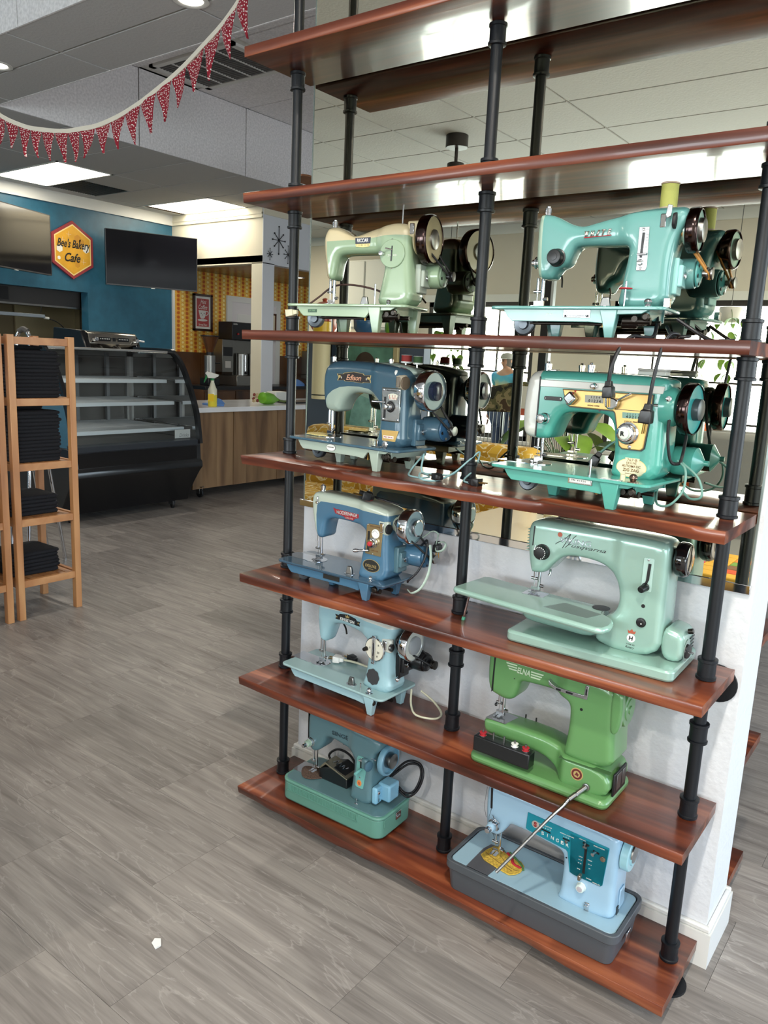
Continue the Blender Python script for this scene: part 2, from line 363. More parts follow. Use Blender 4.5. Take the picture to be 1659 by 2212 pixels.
for i, (x, y) in enumerate(((1.6, -1.2), (1.6, -3.4), (1.6, -5.6), (3.4, -2.3), (3.4, -4.6), (-6.3, -1.8), (-6.3, -3.6), (-6.3, -5.4))): downlight(x, y, ZC, ('added fill downlight %s of the right row, outside the picture' % ('nearest', 'second', 'third', 'fourth', 'fifth')[i]) if i < 5 else ('added fill downlight %s over the far left corner, outside the picture' % ('first', 'second', 'third')[i-5]), 70)  # unseen lamps, added to brighten the room and the far wall
downlight(-6.13, 6.68, 2.41, 'round recessed light in the brown wooden ceiling of the coffee nook', 5)
# walls
struct(boxes('wall_west', [(-7.2, -7.1, 0, -7.06, 1.9, ZC+.01), (-7.2, 1.9, 0, -7.06, 4.03, .98), (-7.2, 1.9, 1.98, -7.06, 4.03, ZC+.01), (-7.2, 4.03, 0, -7.06, 5.27, ZC+.01)], BLUEW))
struct(box('trim_1', (-7.06, -7.0, 2.925, -7.03, 5.27, ZC), TRIMW))
wp = mat('wallpaper', (226, 160, 60), .6)
def wallpaper():
    N, L, b = nodes_of(wp); tc = N.new('ShaderNodeTexCoord'); sp = N.new('ShaderNodeSeparateXYZ'); L.new(tc.outputs['Object'], sp.inputs[0])
    def mth(op, a, bb=None):
        n = N.new('ShaderNodeMath'); n.operation = op
        for i, q in enumerate((a, bb)):
            if q is None: continue
            if isinstance(q, (int, float)): n.inputs[i].default_value = q
            else: L.new(q, n.inputs[i])
        return n.outputs[0]
    u = mth('MULTIPLY', sp.outputs['Y'], 1/.072); w = mth('MULTIPLY', sp.outputs['Z'], 1/.055)
    su = mth('ABSOLUTE', mth('SINE', mth('MULTIPLY', u, math.pi))); sw = mth('ABSOLUTE', mth('SINE', mth('MULTIPLY', w, math.pi)))
    pet = mth('MULTIPLY', su, mth('ADD', mth('MULTIPLY', sw, .75), .25)); par = mth('FLOOR', mth('MULTIPLY', u, 1.0)); odd = mth('PINGPONG', par, 1.0)
    nz = N.new('ShaderNodeTexNoise'); nz.inputs['Scale'].default_value = 22; L.new(tc.outputs['Object'], nz.inputs['Vector'])
    mix = mth('ADD', pet, mth('MULTIPLY', mth('SUBTRACT', nz.outputs['Fac'], .5), .5))
    r1 = N.new('ShaderNodeValToRGB'); e = r1.color_ramp.elements; e[0].position = .18; e[0].color = lin((236, 186, 74)); e[1].position = .72; e[1].color = lin((196, 96, 34)); e.new(.42).color = lin((232, 156, 44))
    r2 = N.new('ShaderNodeValToRGB'); e = r2.color_ramp.elements; e[0].position = .18; e[0].color = lin((238, 196, 92)); e[1].position = .75; e[1].color = lin((246, 226, 150)); e.new(.45).color = lin((222, 156, 50))
    L.new(mix, r1.inputs[0]); L.new(mix, r2.inputs[0]); mc = N.new('ShaderNodeMixRGB'); L.new(odd, mc.inputs[0]); L.new(r1.outputs[0], mc.inputs[1]); L.new(r2.outputs[0], mc.inputs[2]); L.new(mc.outputs[0], b.inputs['Base Color'])
wallpaper()
ww = struct(box('wall_nook', (-7.2, 5.27, 0, -7.06, 9.1, ZC+.01), wp))
WAINS = grain('wainscot_wood', [(.25, (58, 36, 20)), (.6, (98, 64, 36)), (.8, (112, 76, 44))], .4, .2, (3, 3, 2.2), .6, True, .05)
for k in range(8): box('wainscot_panel', (-7.062, 5.29+.44*k, .12, -7.045, 5.29+.44*k+.436, 1.335), WAINS, ww)
NOOKC = grain('nook_ceiling_wood', [(.2, (70, 38, 20)), (.55, (104, 60, 34)), (.8, (122, 76, 44))], .35, .3, (2, 16, 2), .6, True, .05)
nc = struct(box('ceiling_nook', (-7.06, 5.27, 2.425, -5.38, 9.1, 2.5), NOOKC))
for k in range(15): box('ceiling_board', (-7.05, 5.29+.25*k, 2.412, -5.39, 5.29+.25*k+.246, 2.425), NOOKC, nc)
struct(boxes('wall_cream', [(-7.06, 5.27, 2.41, -5.385, 5.40, ZC), (-5.565, 5.27, 0, -5.385, 5.46, 2.42)], CREAMW))
struct(boxes('wall_nook_east', [(-5.385, 5.27, 2.41, -5.375, 9.1, ZC), (-5.385, 5.27, 0, -5.375, 5.46, 2.42), (-5.5, 5.47, 2.41, -5.386, 9.1, ZC)], mat('white_nook_paint', (222, 224, 230), .6, bump=.2, bscale=20)))
struct(boxes('trim_2', [(-7.03, 5.255, 2.93, -5.385, 5.27, ZC), (-7.03, 5.248, 2.965, -5.385, 5.27, 2.985), (-7.03, 5.25, 2.925, -5.385, 5.27, 2.937), (-5.375, 5.27, 2.96, -5.362, 9.0, ZC)], CREAMW))
struct(box('trim_3', (-7.06, 5.255, 0, -7.035, 5.29, 2.41), TRIMW))
d = struct(box('door_1', (-7.055, 6.28, .0, -7.035, 7.16, 2.06), mat('white_door', (216, 212, 214), .4))); boxes('door_frame', [(-7.058, 6.19, 0, -7.025, 6.28, 2.14), (-7.058, 7.16, 0, -7.025, 7.25, 2.14), (-7.058, 6.28, 2.06, -7.025, 7.16, 2.14)], TRIMW, d)
boxes('door_panels', [(-7.036, 6.38, .2, -7.03, 6.68, .95), (-7.036, 6.76, .2, -7.03, 7.06, .95), (-7.036, 6.38, 1.08, -7.03, 6.68, 1.9), (-7.036, 6.76, 1.08, -7.03, 7.06, 1.9)], TRIMW, d, .004)
KIT = mat('kitchen_tan_wall', (150, 134, 104), .6); struct(boxes('wall_kitchen', [(-9.1, 1.0, 0, -9.0, 5.2, ZC), (-9.0, 1.0, 0, -7.2, 1.1, ZC), (-9.0, 5.1, 0, -7.2, 5.2, ZC)], KIT))
struct(box('roof_light_seal', (-9.4, -7.4, 3.78, 5.4, 9.4, 3.88), TRIMW)); struct(boxes('wall_plenum_light_seal', [(-9.4, -7.3, ZC+.02, -9.2, 9.3, 3.8), (5.2, -7.3, ZC+.02, 5.3, 9.3, 3.8), (-9.4, -7.4, ZC+.02, 5.4, -7.2, 3.8), (-9.4, 9.2, ZC+.02, 5.4, 9.4, 3.8)], TRIMW))  # unseen shell added above the ceiling to keep sky light from leaking in
struct(boxes('wall_north', [(-7.2, 9.0, 0, 5.2, 9.15, 3.8)], WALLP)); EW_ = [(-6.0, -1.2), (.2, 5.0)]; we = struct(boxes('wall_east', [(5.0, -7.1, 0, 5.15, 9.1, .42), (5.0, -7.1, 2.28, 5.15, 9.1, 3.8), (5.0, -7.1, .42, 5.15, -6.0, 2.28), (5.0, -1.2, .42, 5.15, .2, 2.28), (5.0, 5.0, .42, 5.15, 9.1, 2.28)], WALLP))
WTAN = mat('beige_wall_paint', (206, 198, 184), .6, bump=.15, bscale=40)
WIN = [(-4.43, -2.85), (-1.87, 1.55)]; ZS0, ZS1 = .42, 2.13
ws = struct(boxes('wall_south', [(-7.2, -7.05, 0, WIN[0][0], -6.9, ZC), (WIN[0][1], -7.05, 0, WIN[1][0], -6.9, ZC), (WIN[1][1], -7.05, 0, 5.1, -6.9, ZC)]+[(a, -7.05, 0, b, -6.9, ZS0) for a, b in WIN]+[(a, -7.05, ZS1, b, -6.9, ZC) for a, b in WIN], WTAN))
WFR = mat('dark_bronze_window_frame', (48, 44, 42), .4)
for i, (a, b) in enumerate(WIN):
    w = struct(boxes('window_%d' % (i+1), [(a, -7.0, ZS0, a+.06, -6.92, ZS1), (b-.06, -7.0, ZS0, b, -6.92, ZS1), (a, -7.0, ZS1-.06, b, -6.92, ZS1), (a, -7.0, ZS0, b, -6.92, ZS0+.06)], WFR))
    n = max(2, round((b-a)/.46)); boxes('muntin', [(a+(b-a)*k/n-.011, -6.975, ZS0, a+(b-a)*k/n+.011, -6.945, ZS1) for k in range(1, n)], WFR, w)
    boxes('muntin', [(a, -6.975, z-.011, b, -6.945, z+.011) for z in (.84, 1.27, 1.70)], WFR, w)
    box('sill', (a-.05, -6.93, ZS0-.04, b+.05, -6.84, ZS0), TRIMW, w); box('head_casing', (a-.06, -6.91, ZS1, b+.06, -6.885, ZS1+.09), TRIMW, w)
for i, (a, b) in enumerate(EW_):
    w = struct(boxes('window_%d' % (i+3), [(5.02, a, .42, 5.10, a+.06, 2.28), (5.02, b-.06, .42, 5.10, b, 2.28), (5.02, a, 2.22, 5.10, b, 2.28), (5.02, a, .42, 5.10, b, .48)], WFR))
    boxes('muntin', [(5.04, a+(b-a)*k/4-.015, .42, 5.08, a+(b-a)*k/4+.015, 2.28) for k in (1, 2, 3)], WFR, w)
struct(box('trim_4', (-7.06, -6.9, 2.94, 5.0, -6.875, ZC), TRIMW))
# the free-standing wall that carries the shelves and the mirror
struct(box('wall_center', (.002, .266, 0, 1.309, .44, ZC+.005), WALLP))
bb = struct(boxes('baseboard_center', [(-.012, .250, 0, 1.323, .266, .088), (-.012, .44, 0, 1.323, .456, .088), (1.309, .266, 0, 1.323, .44, .088), (-.012, .266, 0, .002, .44, .088)], TRIMW))
boxes('baseboard_cap', [(-.009, .253, .088, 1.320, .266, .102), (-.009, .44, .088, 1.320, .453, .102), (1.309, .266, .088, 1.320, .44, .102), (-.009, .266, .088, .002, .44, .102)], TRIMW, bb, .004)
MIR = mat('mirror_silver', (236, 233, 214), .0, 1)
mi = empty('wall_mirror', (.65, .2645, .915), 0, 'tall frameless wall mirror behind the shelves, with a chrome bottom channel', 'mirror')
mi.location = (0, 0, 0)
box('mirror_glass', (.006, .2602, .918, 1.297, .2655, 3.03), MIR, mi); box('bottom_channel', (-.010, .2565, .906, 1.302, .2658, .926), CHROME, mi, .001)
for x in (.003, 1.2965): box('mirror_edge', (x, .2596, .918, x+.0042, .2658, 3.03), mat('mirror_edge_grey', (140, 150, 146), .2, .6), mi)
# ---------------------------------------------------------------- pipe shelving unit
WOOD = grain('red_stained_pine', [(.16, (40, 17, 11)), (.40, (82, 37, 23)), (.58, (112, 55, 34)), (.80, (156, 90, 58))], .33, .22, (1.7, 24, 34), 1.2, True, .25, 9.)
def board(root, z, i, y0=0., y1=.25, flip=False, name='shelf_board'):
    rnd = random.Random(40+i); n = 72; L = 1.296; th = .0248; amp = (.010, .003, .003, .012, .0015, .0015, .0015)[i]; V, F = [], []
    ph = [rnd.uniform(0, 6.3) for _ in range(4)]
    for k in range(n+1):
        x = L*k/n; w = sum(math.sin(x*f+p)*a for f, p, a in zip((7, 15, 33, 71), ph, (.5, .3, .18, .1)))
        lo = amp*max(0, .45+w); up = amp*.18*max(0, w)
        rows = [(up+.0012, z), (up*.4, z-.0015), (lo*.35, z-th*.45), (lo, z-th+.0015), (lo+.0012, z-th), (.249, z-th), (.25, z-th+.001), (.25, z-.001), (.249, z)]
        V += [(x, (y1-yy) if flip else (y0+yy), zz) for yy, zz in rows]
    m = 9
    for k in range(n):
        for j in range(m): F.append((k*m+j, k*m+(j+1) % m, (k+1)*m+(j+1) % m, (k+1)*m+j))
    F += [tuple(range(m)), tuple(n*m+j for j in reversed(range(m)))]
    o = obj(name, fixn(mesh(name, V, F, WOOD, 50)), root); return o
def post(root, x, y, z0, z1, zs, full=True):
    p = cyl('post', (x, y, z0), (x, y, z1), .0135, IRON, root, seg=24)
    def coupling(z, h=.046, top=True):
        lathe('coupling', (x, y, z), (0, 0, 1), [(0, .0165), (.001, .0205), (.006, .0208), (.0075, .0182), (h-.0085, .0182), (h-.007, .0205), (h-.001, .0205), (h, .016)], IRON, p, 24)
    for i, z in enumerate(zs):
        coupling(z+.0005)
        if i >= 4: coupling(z-.0248-.0465)
    for i in (0, 1, 2): pass
    coupling(ZS[1]+.175); lathe('floor_flange', (x, y, 0), (0, 0, 1), [(0, .045), (.006, .045), (.008, .024), (.022, .02), (.024, .014)], IRON, p, 28)
    return p
sh = empty('pipe_shelving_unit', (.65, .125, 0), 0, 'seven tier shelving unit of red stained boards on black pipe posts', 'shelving'); sh.location = (0, 0, 0)
for i, z in enumerate(ZS): board(sh, z, i)
for x in (.046, .6545, 1.261): post(sh, x, .15, 0, 3.02, ZS)
for x in (.046, 1.261):
    b = cyl('wall_brace', (x, .155, .692), (x, .262, .692), .0115, IRON, sh, seg=18); lathe('wall_flange', (x, .266, .692), (0, -1, 0), [(0, .043), (.006, .043), (.008, .022), (.02, .018)], IRON, b, 28)
s2 = empty('pipe_shelving_unit', (.65, .56, 0), 0, 'second pipe shelving unit on the far side of the wall, only board ends show', 'shelving'); s2.location = (0, 0, 0)
for i, z in enumerate(ZS): board(s2, z, i, .445, .698, True)
for x in (.046, .6545, 1.245): post(s2, x, .545, 0, 3.02, ZS)
# ---------------------------------------------------------------- sewing machines: shared builders (local: x along bed, y depth, z up, metres)
def mm(P): return [(x/1000, z/1000) for x, z in P]
def seg_dist(p, A, B):
    d = B-A; L = (d*d).sum(1)+1e-18
    t = np.clip(((p[:, None, :]-A[None])*d[None]).sum(2)/L, 0, 1)
    q = A[None]+t[..., None]*d[None]
    return np.sqrt(((p[:, None, :]-q)**2).sum(2)).min(1)
def inside(p, P):
    x, y = p[:, 0][:, None], p[:, 1][:, None]; A = P; B = np.roll(P, -1, 0)
    c = (A[:, 1] > y) != (B[:, 1] > y)
    xi = (B[:, 0]-A[:, 0])*(y-A[:, 1])/(B[:, 1]-A[:, 1]+1e-15)+A[:, 0]
    return ((c & (x < xi)).sum(1) % 2) == 1
def densify(P, h):
    out = []
    for i in range(len(P)):
        a, b = P[i], P[(i+1) % len(P)]; n = max(1, int(np.ceil(np.linalg.norm(b-a)/h)))
        out += [a+(b-a)*k/n for k in range(n)]
    return np.array(out)
def casting(parts, poly, yc, wfun, r, cover=None, h=.007):
    """rounded die-cast body: outline poly (x,z), half width wfun(x,z), edge radius r.
    parts = [(name, material, parent), (cover name, material, parent)]; cover = polygon whose inside goes to the second mesh"""
    P = densify(chaikin(poly, 2), .0045); A, B = P, np.roll(P, -1, 0)
    pts = [P]; edges = [(i, (i+1) % len(P)) for i in range(len(P))]; n = len(P)
    t = (np.roll(P, -1, 0)-np.roll(P, 1, 0)); t /= np.linalg.norm(t, axis=1)[:, None]; nrm = np.stack([-t[:, 1], t[:, 0]], 1)
    area2 = (P[:, 0]*np.roll(P[:, 1], -1)-np.roll(P[:, 0], -1)*P[:, 1]).sum()
    if area2 < 0: nrm = -nrm
    for k in (.07, .25, .55, 1.0):
        q = P+nrm*r*k; ok = inside(q, P) & (seg_dist(q, A, B) > r*k*.93)
        q = q[ok]; q = q[::2] if k > .9 else q
        pts.append(q)
    lo, hi = P.min(0), P.max(0)
    g = np.array([(x+(j % 2)*h*.5, z) for j, z in enumerate(np.arange(lo[1], hi[1], h*.87)) for x in np.arange(lo[0], hi[0], h)])
    g = g[inside(g, P)]; g = g[seg_dist(g, A, B) > r*1.25]; pts.append(g)
    V = np.concatenate(pts)
    if cover is not None:
        Cp = densify(np.array(cover, float), .006); s0 = len(V)
        d = seg_dist(V, Cp, np.roll(Cp, -1, 0)); keep = np.ones(len(V), bool); keep[n:] = d[n:] > .0014
        V = V[keep]; s0 = len(V); V = np.concatenate([V, Cp]); edges += [(s0+i, s0+(i+1) % len(Cp)) for i in range(len(Cp))]
    res = delaunay_2d_cdt([Vector(p) for p in V], edges, [], 0, 1e-6)
    U = np.array([tuple(p) for p in res[0]]); F = [tuple(q) for q in res[2]]
    cen = np.array([U[list(q)].mean(0) for q in F]); ins = inside(cen, P)
    F = [q for q, k in zip(F, ins) if k]; cen = cen[ins]
    d = seg_dist(U, A, B); tt = np.clip(d/r, 0, 1); wv = wfun(U[:, 0], U[:, 1])
    yy = (wv-r)+r*np.sqrt(np.clip(1-(1-tt)**2, 0, 1))
    cls = inside(cen, np.array(cover, float)).astype(int) if cover is not None else np.zeros(len(F), int)
    cnt = {}
    for q in F:
        for i in range(3):
            e = (q[i], q[(i+1) % 3]); cnt[(min(e), max(e))] = cnt.get((min(e), max(e)), 0)+1
    out = []
    for c, (nm, m, par) in enumerate(parts):
        vi, vv, ff = {}, [], []
        def idx(i, s):
            if (i, s) not in vi:
                vi[(i, s)] = len(vv); vv.append((U[i, 0], yc-s*yy[i], U[i, 1]))
            return vi[(i, s)]
        for q, k in zip(F, cls):
            if k != c: continue
            a = U[list(q)]; ccw = ((a[1, 0]-a[0, 0])*(a[2, 1]-a[0, 1])-(a[2, 0]-a[0, 0])*(a[1, 1]-a[0, 1])) > 0
            q2 = q if ccw else q[::-1]
            ff.append(tuple(idx(i, 1) for i in q2)); ff.append(tuple(idx(i, -1) for i in reversed(q2)))
            for i in range(3):
                e = (q2[i], q2[(i+1) % 3])
                if cnt[(min(e), max(e))] == 1: ff.append((idx(e[1], 1), idx(e[0], 1), idx(e[0], -1), idx(e[1], -1)))
        out.append(obj(nm, mesh(nm, vv, ff, m, 60), par))
    return out
def wblend(wa, wp, xp, flare=.0, zf=.1):
    def f(x, z):
        s = np.clip((x-(xp-.03))/.03, 0, 1); s = s*s*(3-2*s)
        return wa+(wp-wa)*s+flare*s*np.clip((zf-z)/.06, 0, 1)**2
    return f
def handwheel(root, x, y, z, R, face, rim=CHROME, hubm=STEEL, hr=.022, th=.024, hub_out=.006, dish=.004, rimw=.006, neck=None, nx=None):
    w = lathe('handwheel', (x-th, y, z), (1, 0, 0), [(0, R*.62), (.001, R*.8), (.003, R-.001), (.006, R+.001), (th-.005, R+.001), (th-.001, R-.001), (th, R-.003), (th-.0005, R-rimw), (th-dish, R-rimw-.001)], rim, root, 36)
    lathe('wheel_face', (x-dish-.0005, y, z), (1, 0, 0), [(0, R-rimw), (.0008, R-rimw), (.0012, hr*1.1)], face, w, 36)
    lathe('hub', (x-dish, y, z), (1, 0, 0), [(0, hr+.002), (dish+hub_out-.001, hr+.001), (dish+hub_out, hr-.001), (dish+hub_out+.0005, 0)], hubm, w, 28)
    lathe('pulley_groove', (x-th-.014, y, z), (1, 0, 0), [(0, R*.62), (.004, R*.66), (.006, R*.5), (.009, R*.5), (.011, R*.66), (.0145, R*.66)], neck or face, w, 28)
    if nx is not None: cyl('shaft_collar', (nx, y, z), (x-th-.012, y, z), .02, neck or face, root, seg=24, c=.003)
    return w
def needle_set(root, x, y, z0, zbed, foot=True):
    nb = cyl('needle_bar', (x-.006, y, zbed+.032), (x-.006, y, z0+.004), .0032, CHROME, root, seg=12)
    cyl('needle_clamp', (x-.014, y, zbed+.036), (x+.002, y, zbed+.036), .0035, CHROME, nb, seg=12)
    cyl('needle', (x-.006, y, zbed+.004), (x-.006, y, zbed+.033), .0007, CHROME, nb, seg=6)
    pb = cyl('presser_bar', (x+.006, y, zbed+.012), (x+.006, y, z0+.004), .004, CHROME, root, seg=12)
    multi('presser_foot', [(boxv(x-.014, y-.014, zbed+.003, x-.0075, y+.004, zbed+.006), BOXF), (boxv(x-.0045, y-.014, zbed+.003, x+.004, y+.004, zbed+.006), BOXF),
        (boxv(x-.012, y-.003, zbed+.006, x+.010, y+.003, zbed+.016), BOXF), cylg((x+.008, y, zbed+.02), (x+.018, y, zbed+.02), .004)], CHROME, pb, 30)
def knob(name, root, x, y, z, r, d, m, cap=None, capr=.7, axis=(0, -1, 0), ridges=0, label=None):
    k = lathe(name, (x, y, z), axis, [(0, r*1.05), (d*.1, r*1.05), (d*.15, r*.92), (d*.85, r*.9), (d*.97, r*.8), (d, r*.6)], m, root, 28)
    if cap is not None:
        a = Vector(axis).normalized(); o = Vector((x, y, z))+a*(d-.0002)
        lathe('knob_cap', o, axis, [(0, r*capr), (.0012, r*capr*.95), (.0016, r*capr*.5)], cap, k, 24)
    if label: k['label'] = label
    return k
def screws(root, pts, y, r=.0028, m=CHROME):
    for x, z in pts:
        lathe('screw', (x, y, z), (0, -1, 0), [(0, r), (.0009, r*.9), (.0014, r*.5)], m, root, 12)
def top_knob(root, x, y, z0, z1, name='presser_regulator', r=.0075):
    h = z1-z0; lathe(name, (x, y, z0), (0, 0, 1), [(0, r*.9), (h*.45, r*.9), (h*.46, r), (h*.78, r), (h*.8, r*.6), (h*.85, r*.45), (h*.95, r*.5), (h, r*.35)], CHROME, root, 18)
def bed_std(root, L, D, zb, m, apron=(.03, .275), legs=((.145, .06), (.31, .016), (.335, .135), (.15, .15)), lw=.02, am=None, plate=True, bottom=None):
    am = am or m
    slab('bed', rrect(0, 0, L, D, .016), zb-.007, zb, m, root, .0022)
    a0, a1 = apron; zt = zb-.006; zl = bottom if bottom is not None else zb-.031
    prism('apron', [(a0, zt), (L-.03, zt), (L-.045, zt-.008), (a1+.012, zt-.010), (a1-.002, zl-.002), (a1-.03, zl), (a0+.022, zl), (a0+.012, zl+.008), (a0+.006, zl+.016)], .008, .0145, am, root, .0012)
    boxes('frame_casting', [(a0+.01, D-.02, zl+.006, L-.03, D-.013, zt), (a0+.006, .014, zl+.012, a0+.012, D-.014, zt), (L-.04, .02, zl+.006, L-.033, D-.014, zt)], am, root, .001)
    for x, y in legs:
        w, t = lw, .014
        v = [(x-w*.42, y-t*.5, 0), (x+w*.38, y-t*.5, 0), (x+w*.38, y+t*.5, 0), (x-w*.42, y+t*.5, 0),
             (x-w*.75, y-t*.8, zt*.62), (x+w*.6, y-t*.8, zt*.62), (x+w*.6, y+t*.8, zt*.62), (x-w*.75, y+t*.8, zt*.62),
             (x-w*1.1, y-t*.8, zt), (x+w*.7, y-t*.8, zt), (x+w*.7, y+t*.8, zt), (x-w*1.1, y+t*.8, zt)]
        f = [(0, 3, 2, 1)]
        for k in (0, 4): f += [(k+i, k+(i+1) % 4, k+4+(i+1) % 4, k+4+i) for i in range(4)]
        f.append((8, 9, 10, 11)); bev(obj('leg', mesh('leg', v, f, am), root), .0015)
    # driving shafts and hook under the bed
    zu = zl-.004
    multi('lower_shaft', [cylg((a0+.06, D*.45, zu+.006), (L-.02, D*.45, zu+.006), .005), cylg((a0+.05, D*.3, zu+.002), (L-.05, D*.3, zu+.002), .003), cylg((L-.09, D*.3, zu+.004), (L-.06, D*.3, zu+.004), .010),
        cylg((L-.085, D*.18, zu+.008), (L-.03, D*.18, zu+.008), .007), cylg((L-.06, D*.05+.01, zu+.012), (L-.06, D*.4, zu+.012), .006)], DARKM, root)
    hk = lathe('hook_race', (a0+.035, D*.38, zu), (0, -1, 0), [(0, .023), (.004, .0235), (.012, .0235), (.014, .021), (.013, .012), (.018, .010), (.018, .004)], mat('grey_hook_metal', (86, 92, 98), .3, .7), root, 24)
    multi('feed_linkage', [cylg((a0+.02, D*.22, zu+.014), (L-.12, D*.2, zu+.012), .0022), (boxv(a0+.06, D*.18, zu+.008, a0+.085, D*.26, zu+.018), BOXF), cylg((L-.125, D*.2, zu-.004), (L-.125, D*.2, zu+.02), .003)], BRASS, root)
    lathe('adjusting_screw', (L-.036, .012, zb-.02), (0, -1, 0), [(0, .008), (.006, .008), (.008, .005), (.009, .005), (.009, 0)], DARKM, root, 14)
def needle_plate(root, x, y, zb, rx=.03, ry=.028, slide=True, m=None):
    m = m or CHROME
    slab('needle_plate', ell(x, y, rx, ry, 24), zb, zb+.0012, m, root)
    if slide: slab('slide_plate', rrect(x-.095, y-.026, x-.02, y+.026, .003), zb, zb+.0009, m, root)
    boxes('feed_dog', [(x-.008, y-.012, zb+.001, x-.005, y+.012, zb+.0028), (x+.004, y-.012, zb+.001, x+.007, y+.012, zb+.0028)], STEEL, root)
def feed_knob(root, x, y, zb, h=.02):
    k = slab('drop_feed_knob_plate', ell(x, y, .016, .012, 20), zb, zb+.0015, CHROME, root)
    v = [(x-.011, y-.005, zb+.001), (x+.011, y-.005, zb+.001), (x+.011, y+.005, zb+.001), (x-.011, y+.005, zb+.001), (x-.007, y-.0035, zb+h), (x+.007, y-.0035, zb+h), (x+.007, y+.0035, zb+h), (x-.007, y+.0035, zb+h)]
    bev(obj('drop_feed_knob', mesh('drop_feed_knob', v, BOXF, STEEL), root), .002)
def ball(root, x, y, zb, r=.009, m=CHROME, name='bobbin_tension_button'):
    lathe(name, (x, y, zb), (0, 0, 1), [(0, r*1.3), (.001, r*1.3), (.0015, r*.6), (r*.6, r*.75), (r, r), (r*1.5, r*.9), (r*1.9, r*.5), (r*2, 0)], m, root, 18)
def pin(root, x, y, z0, z1, r=.0022, name='spool_pin'): return cyl(name, (x, y, z0), (x, y, z1), r, CHROME, root, seg=10, c=.0006)
def winder(root, x, y, z, br, tire=RUBBER, tr=.013, plate=CHROME):
    b = boxes('bobbin_winder', [(x-.028, y-.004, z-.018, x+.006, y+.012, z+.020)], br, root, .005)
    lathe('winder_tire', (x+.004, y-.003, z), (1, 0, 0), [(0, tr*.5), (.001, tr*.95), (.004, tr), (.007, tr*.95), (.008, tr*.55), (.0085, tr*.3)], tire, b, 22)
    boxes('winder_latch', [(x-.020, y-.007, z-.012, x-.008, y-.003, z+.014)], plate, b, .002)
    cyl('winder_pin', (x-.05, y-.001, z-.004), (x-.024, y-.001, z-.004), .003, CHROME, b, seg=10)
def motor(root, x, y, z, m, cap, r=.03, L=.07, pulley=BLACKP, bx=None, bm=None, wheel=None, beltm=RUBBER):
    mo = lathe('motor', (x, y, z), (1, 0, 0), [(0, r*.8), (.004, r*.95), (.012, r), (L-.012, r), (L-.004, r*.95), (L, r*.72)], m, root, 24)
    lathe('motor_end_cap', (x+L, y, z), (1, 0, 0), [(0, r*.9), (.003, r*.86), (.006, r*.55), (.009, r*.3)], cap, mo, 24)
    v = []
    for k in range(6):
        a = 2*math.pi*k/6+.3; v.append(cylg((x+L+.001, y+math.cos(a)*r*.66, z+math.sin(a)*r*.66), (x+L+.0055, y+math.cos(a)*r*.66, z+math.sin(a)*r*.66), r*.14, 8))
    multi('vent_holes', v, BLACKP, mo)
    lathe('motor_pulley', (x+L+.008, y, z), (1, 0, 0), [(0, .006), (.008, .006), (.009, .012), (.012, .012), (.015, .008), (.018, .012), (.021, .012), (.022, .005)], pulley, mo, 18)
    if bx is not None:
        br = boxes('motor_bracket', [(bx-.004, y-.055, z-.045, bx+.012, y-.01, z+.025), (bx+.004, y-.05, z-.03, bx+.02, y+.005, z+.012)], bm or m, root, .003)
        lathe('bracket_screw', (bx+.0195, y-.035, z-.008), (1, 0, 0), [(0, .007), (.004, .007), (.006, .004)], CHROME, br, 14)
    if wheel:
        wx, wz, wr, wy = wheel; xx = wx
        a = [(xx, wy+wr, wz), (xx, wy+wr*.7, wz+wr*.7), (xx, wy, wz+wr), (xx, wy-wr*.7, wz+wr*.7), (xx, wy-wr, wz), (x+L+.02, y-.009, z), (x+L+.02, y, z-.009), (x+L+.02, y+.009, z), (xx, wy+wr, wz)]
        tube('drive_belt', a, .0028, beltm, root, n=4, seg=6)
def slot(root, x0, z0, x1, z1, w, y, m=BLACKP):
    d = Vector((x1-x0, z1-z0)).normalized(); p = Vector((-d.y, d.x))*w/2
    prism('slot', [(x0+p.x, z0+p.y), (x1+p.x, z1+p.y), (x1-p.x, z1-p.y), (x0-p.x, z0-p.y)], y-.0014, y, m, root)
def cord(root, pts, m, r=.0028, name='power_cord', flat=1.): return tube(name, pts, r, m, root, n=6, seg=8, flat=flat)
def plug(root, p, d, m=BLACKP, s=1., name='plug'):
    d, u, w = frame_of(d); p = Vector(p); L = .03*s
    v, f = [], []
    for t, a, b in ((0, .006, .005), (.3, .008, .006), (.35, .0115, .008), (.95, .0125, .009), (1, .011, .008)):
        c = p+d*L*t
        v += [c+u*a*s+w*b*s, c-u*a*s+w*b*s, c-u*a*s-w*b*s, c+u*a*s-w*b*s]
    for i in range(4): f += [(i*4+k, i*4+(k+1) % 4, i*4+4+(k+1) % 4, i*4+4+k) for k in range(4)]
    f += [(3, 2, 1, 0), (16, 17, 18, 19)]
    o = bev(obj(name, fixn(mesh(name, v, f, m)), root), .0015)
    multi('prong', [cylg(p+d*L+u*.006*s*e, p+d*(L+.016*s)+u*.006*s*e, .0016*s, 6) for e in (-1, 1)], BRASS, o)
    return o
# ---------------------------------------------------------------- the ten sewing machines

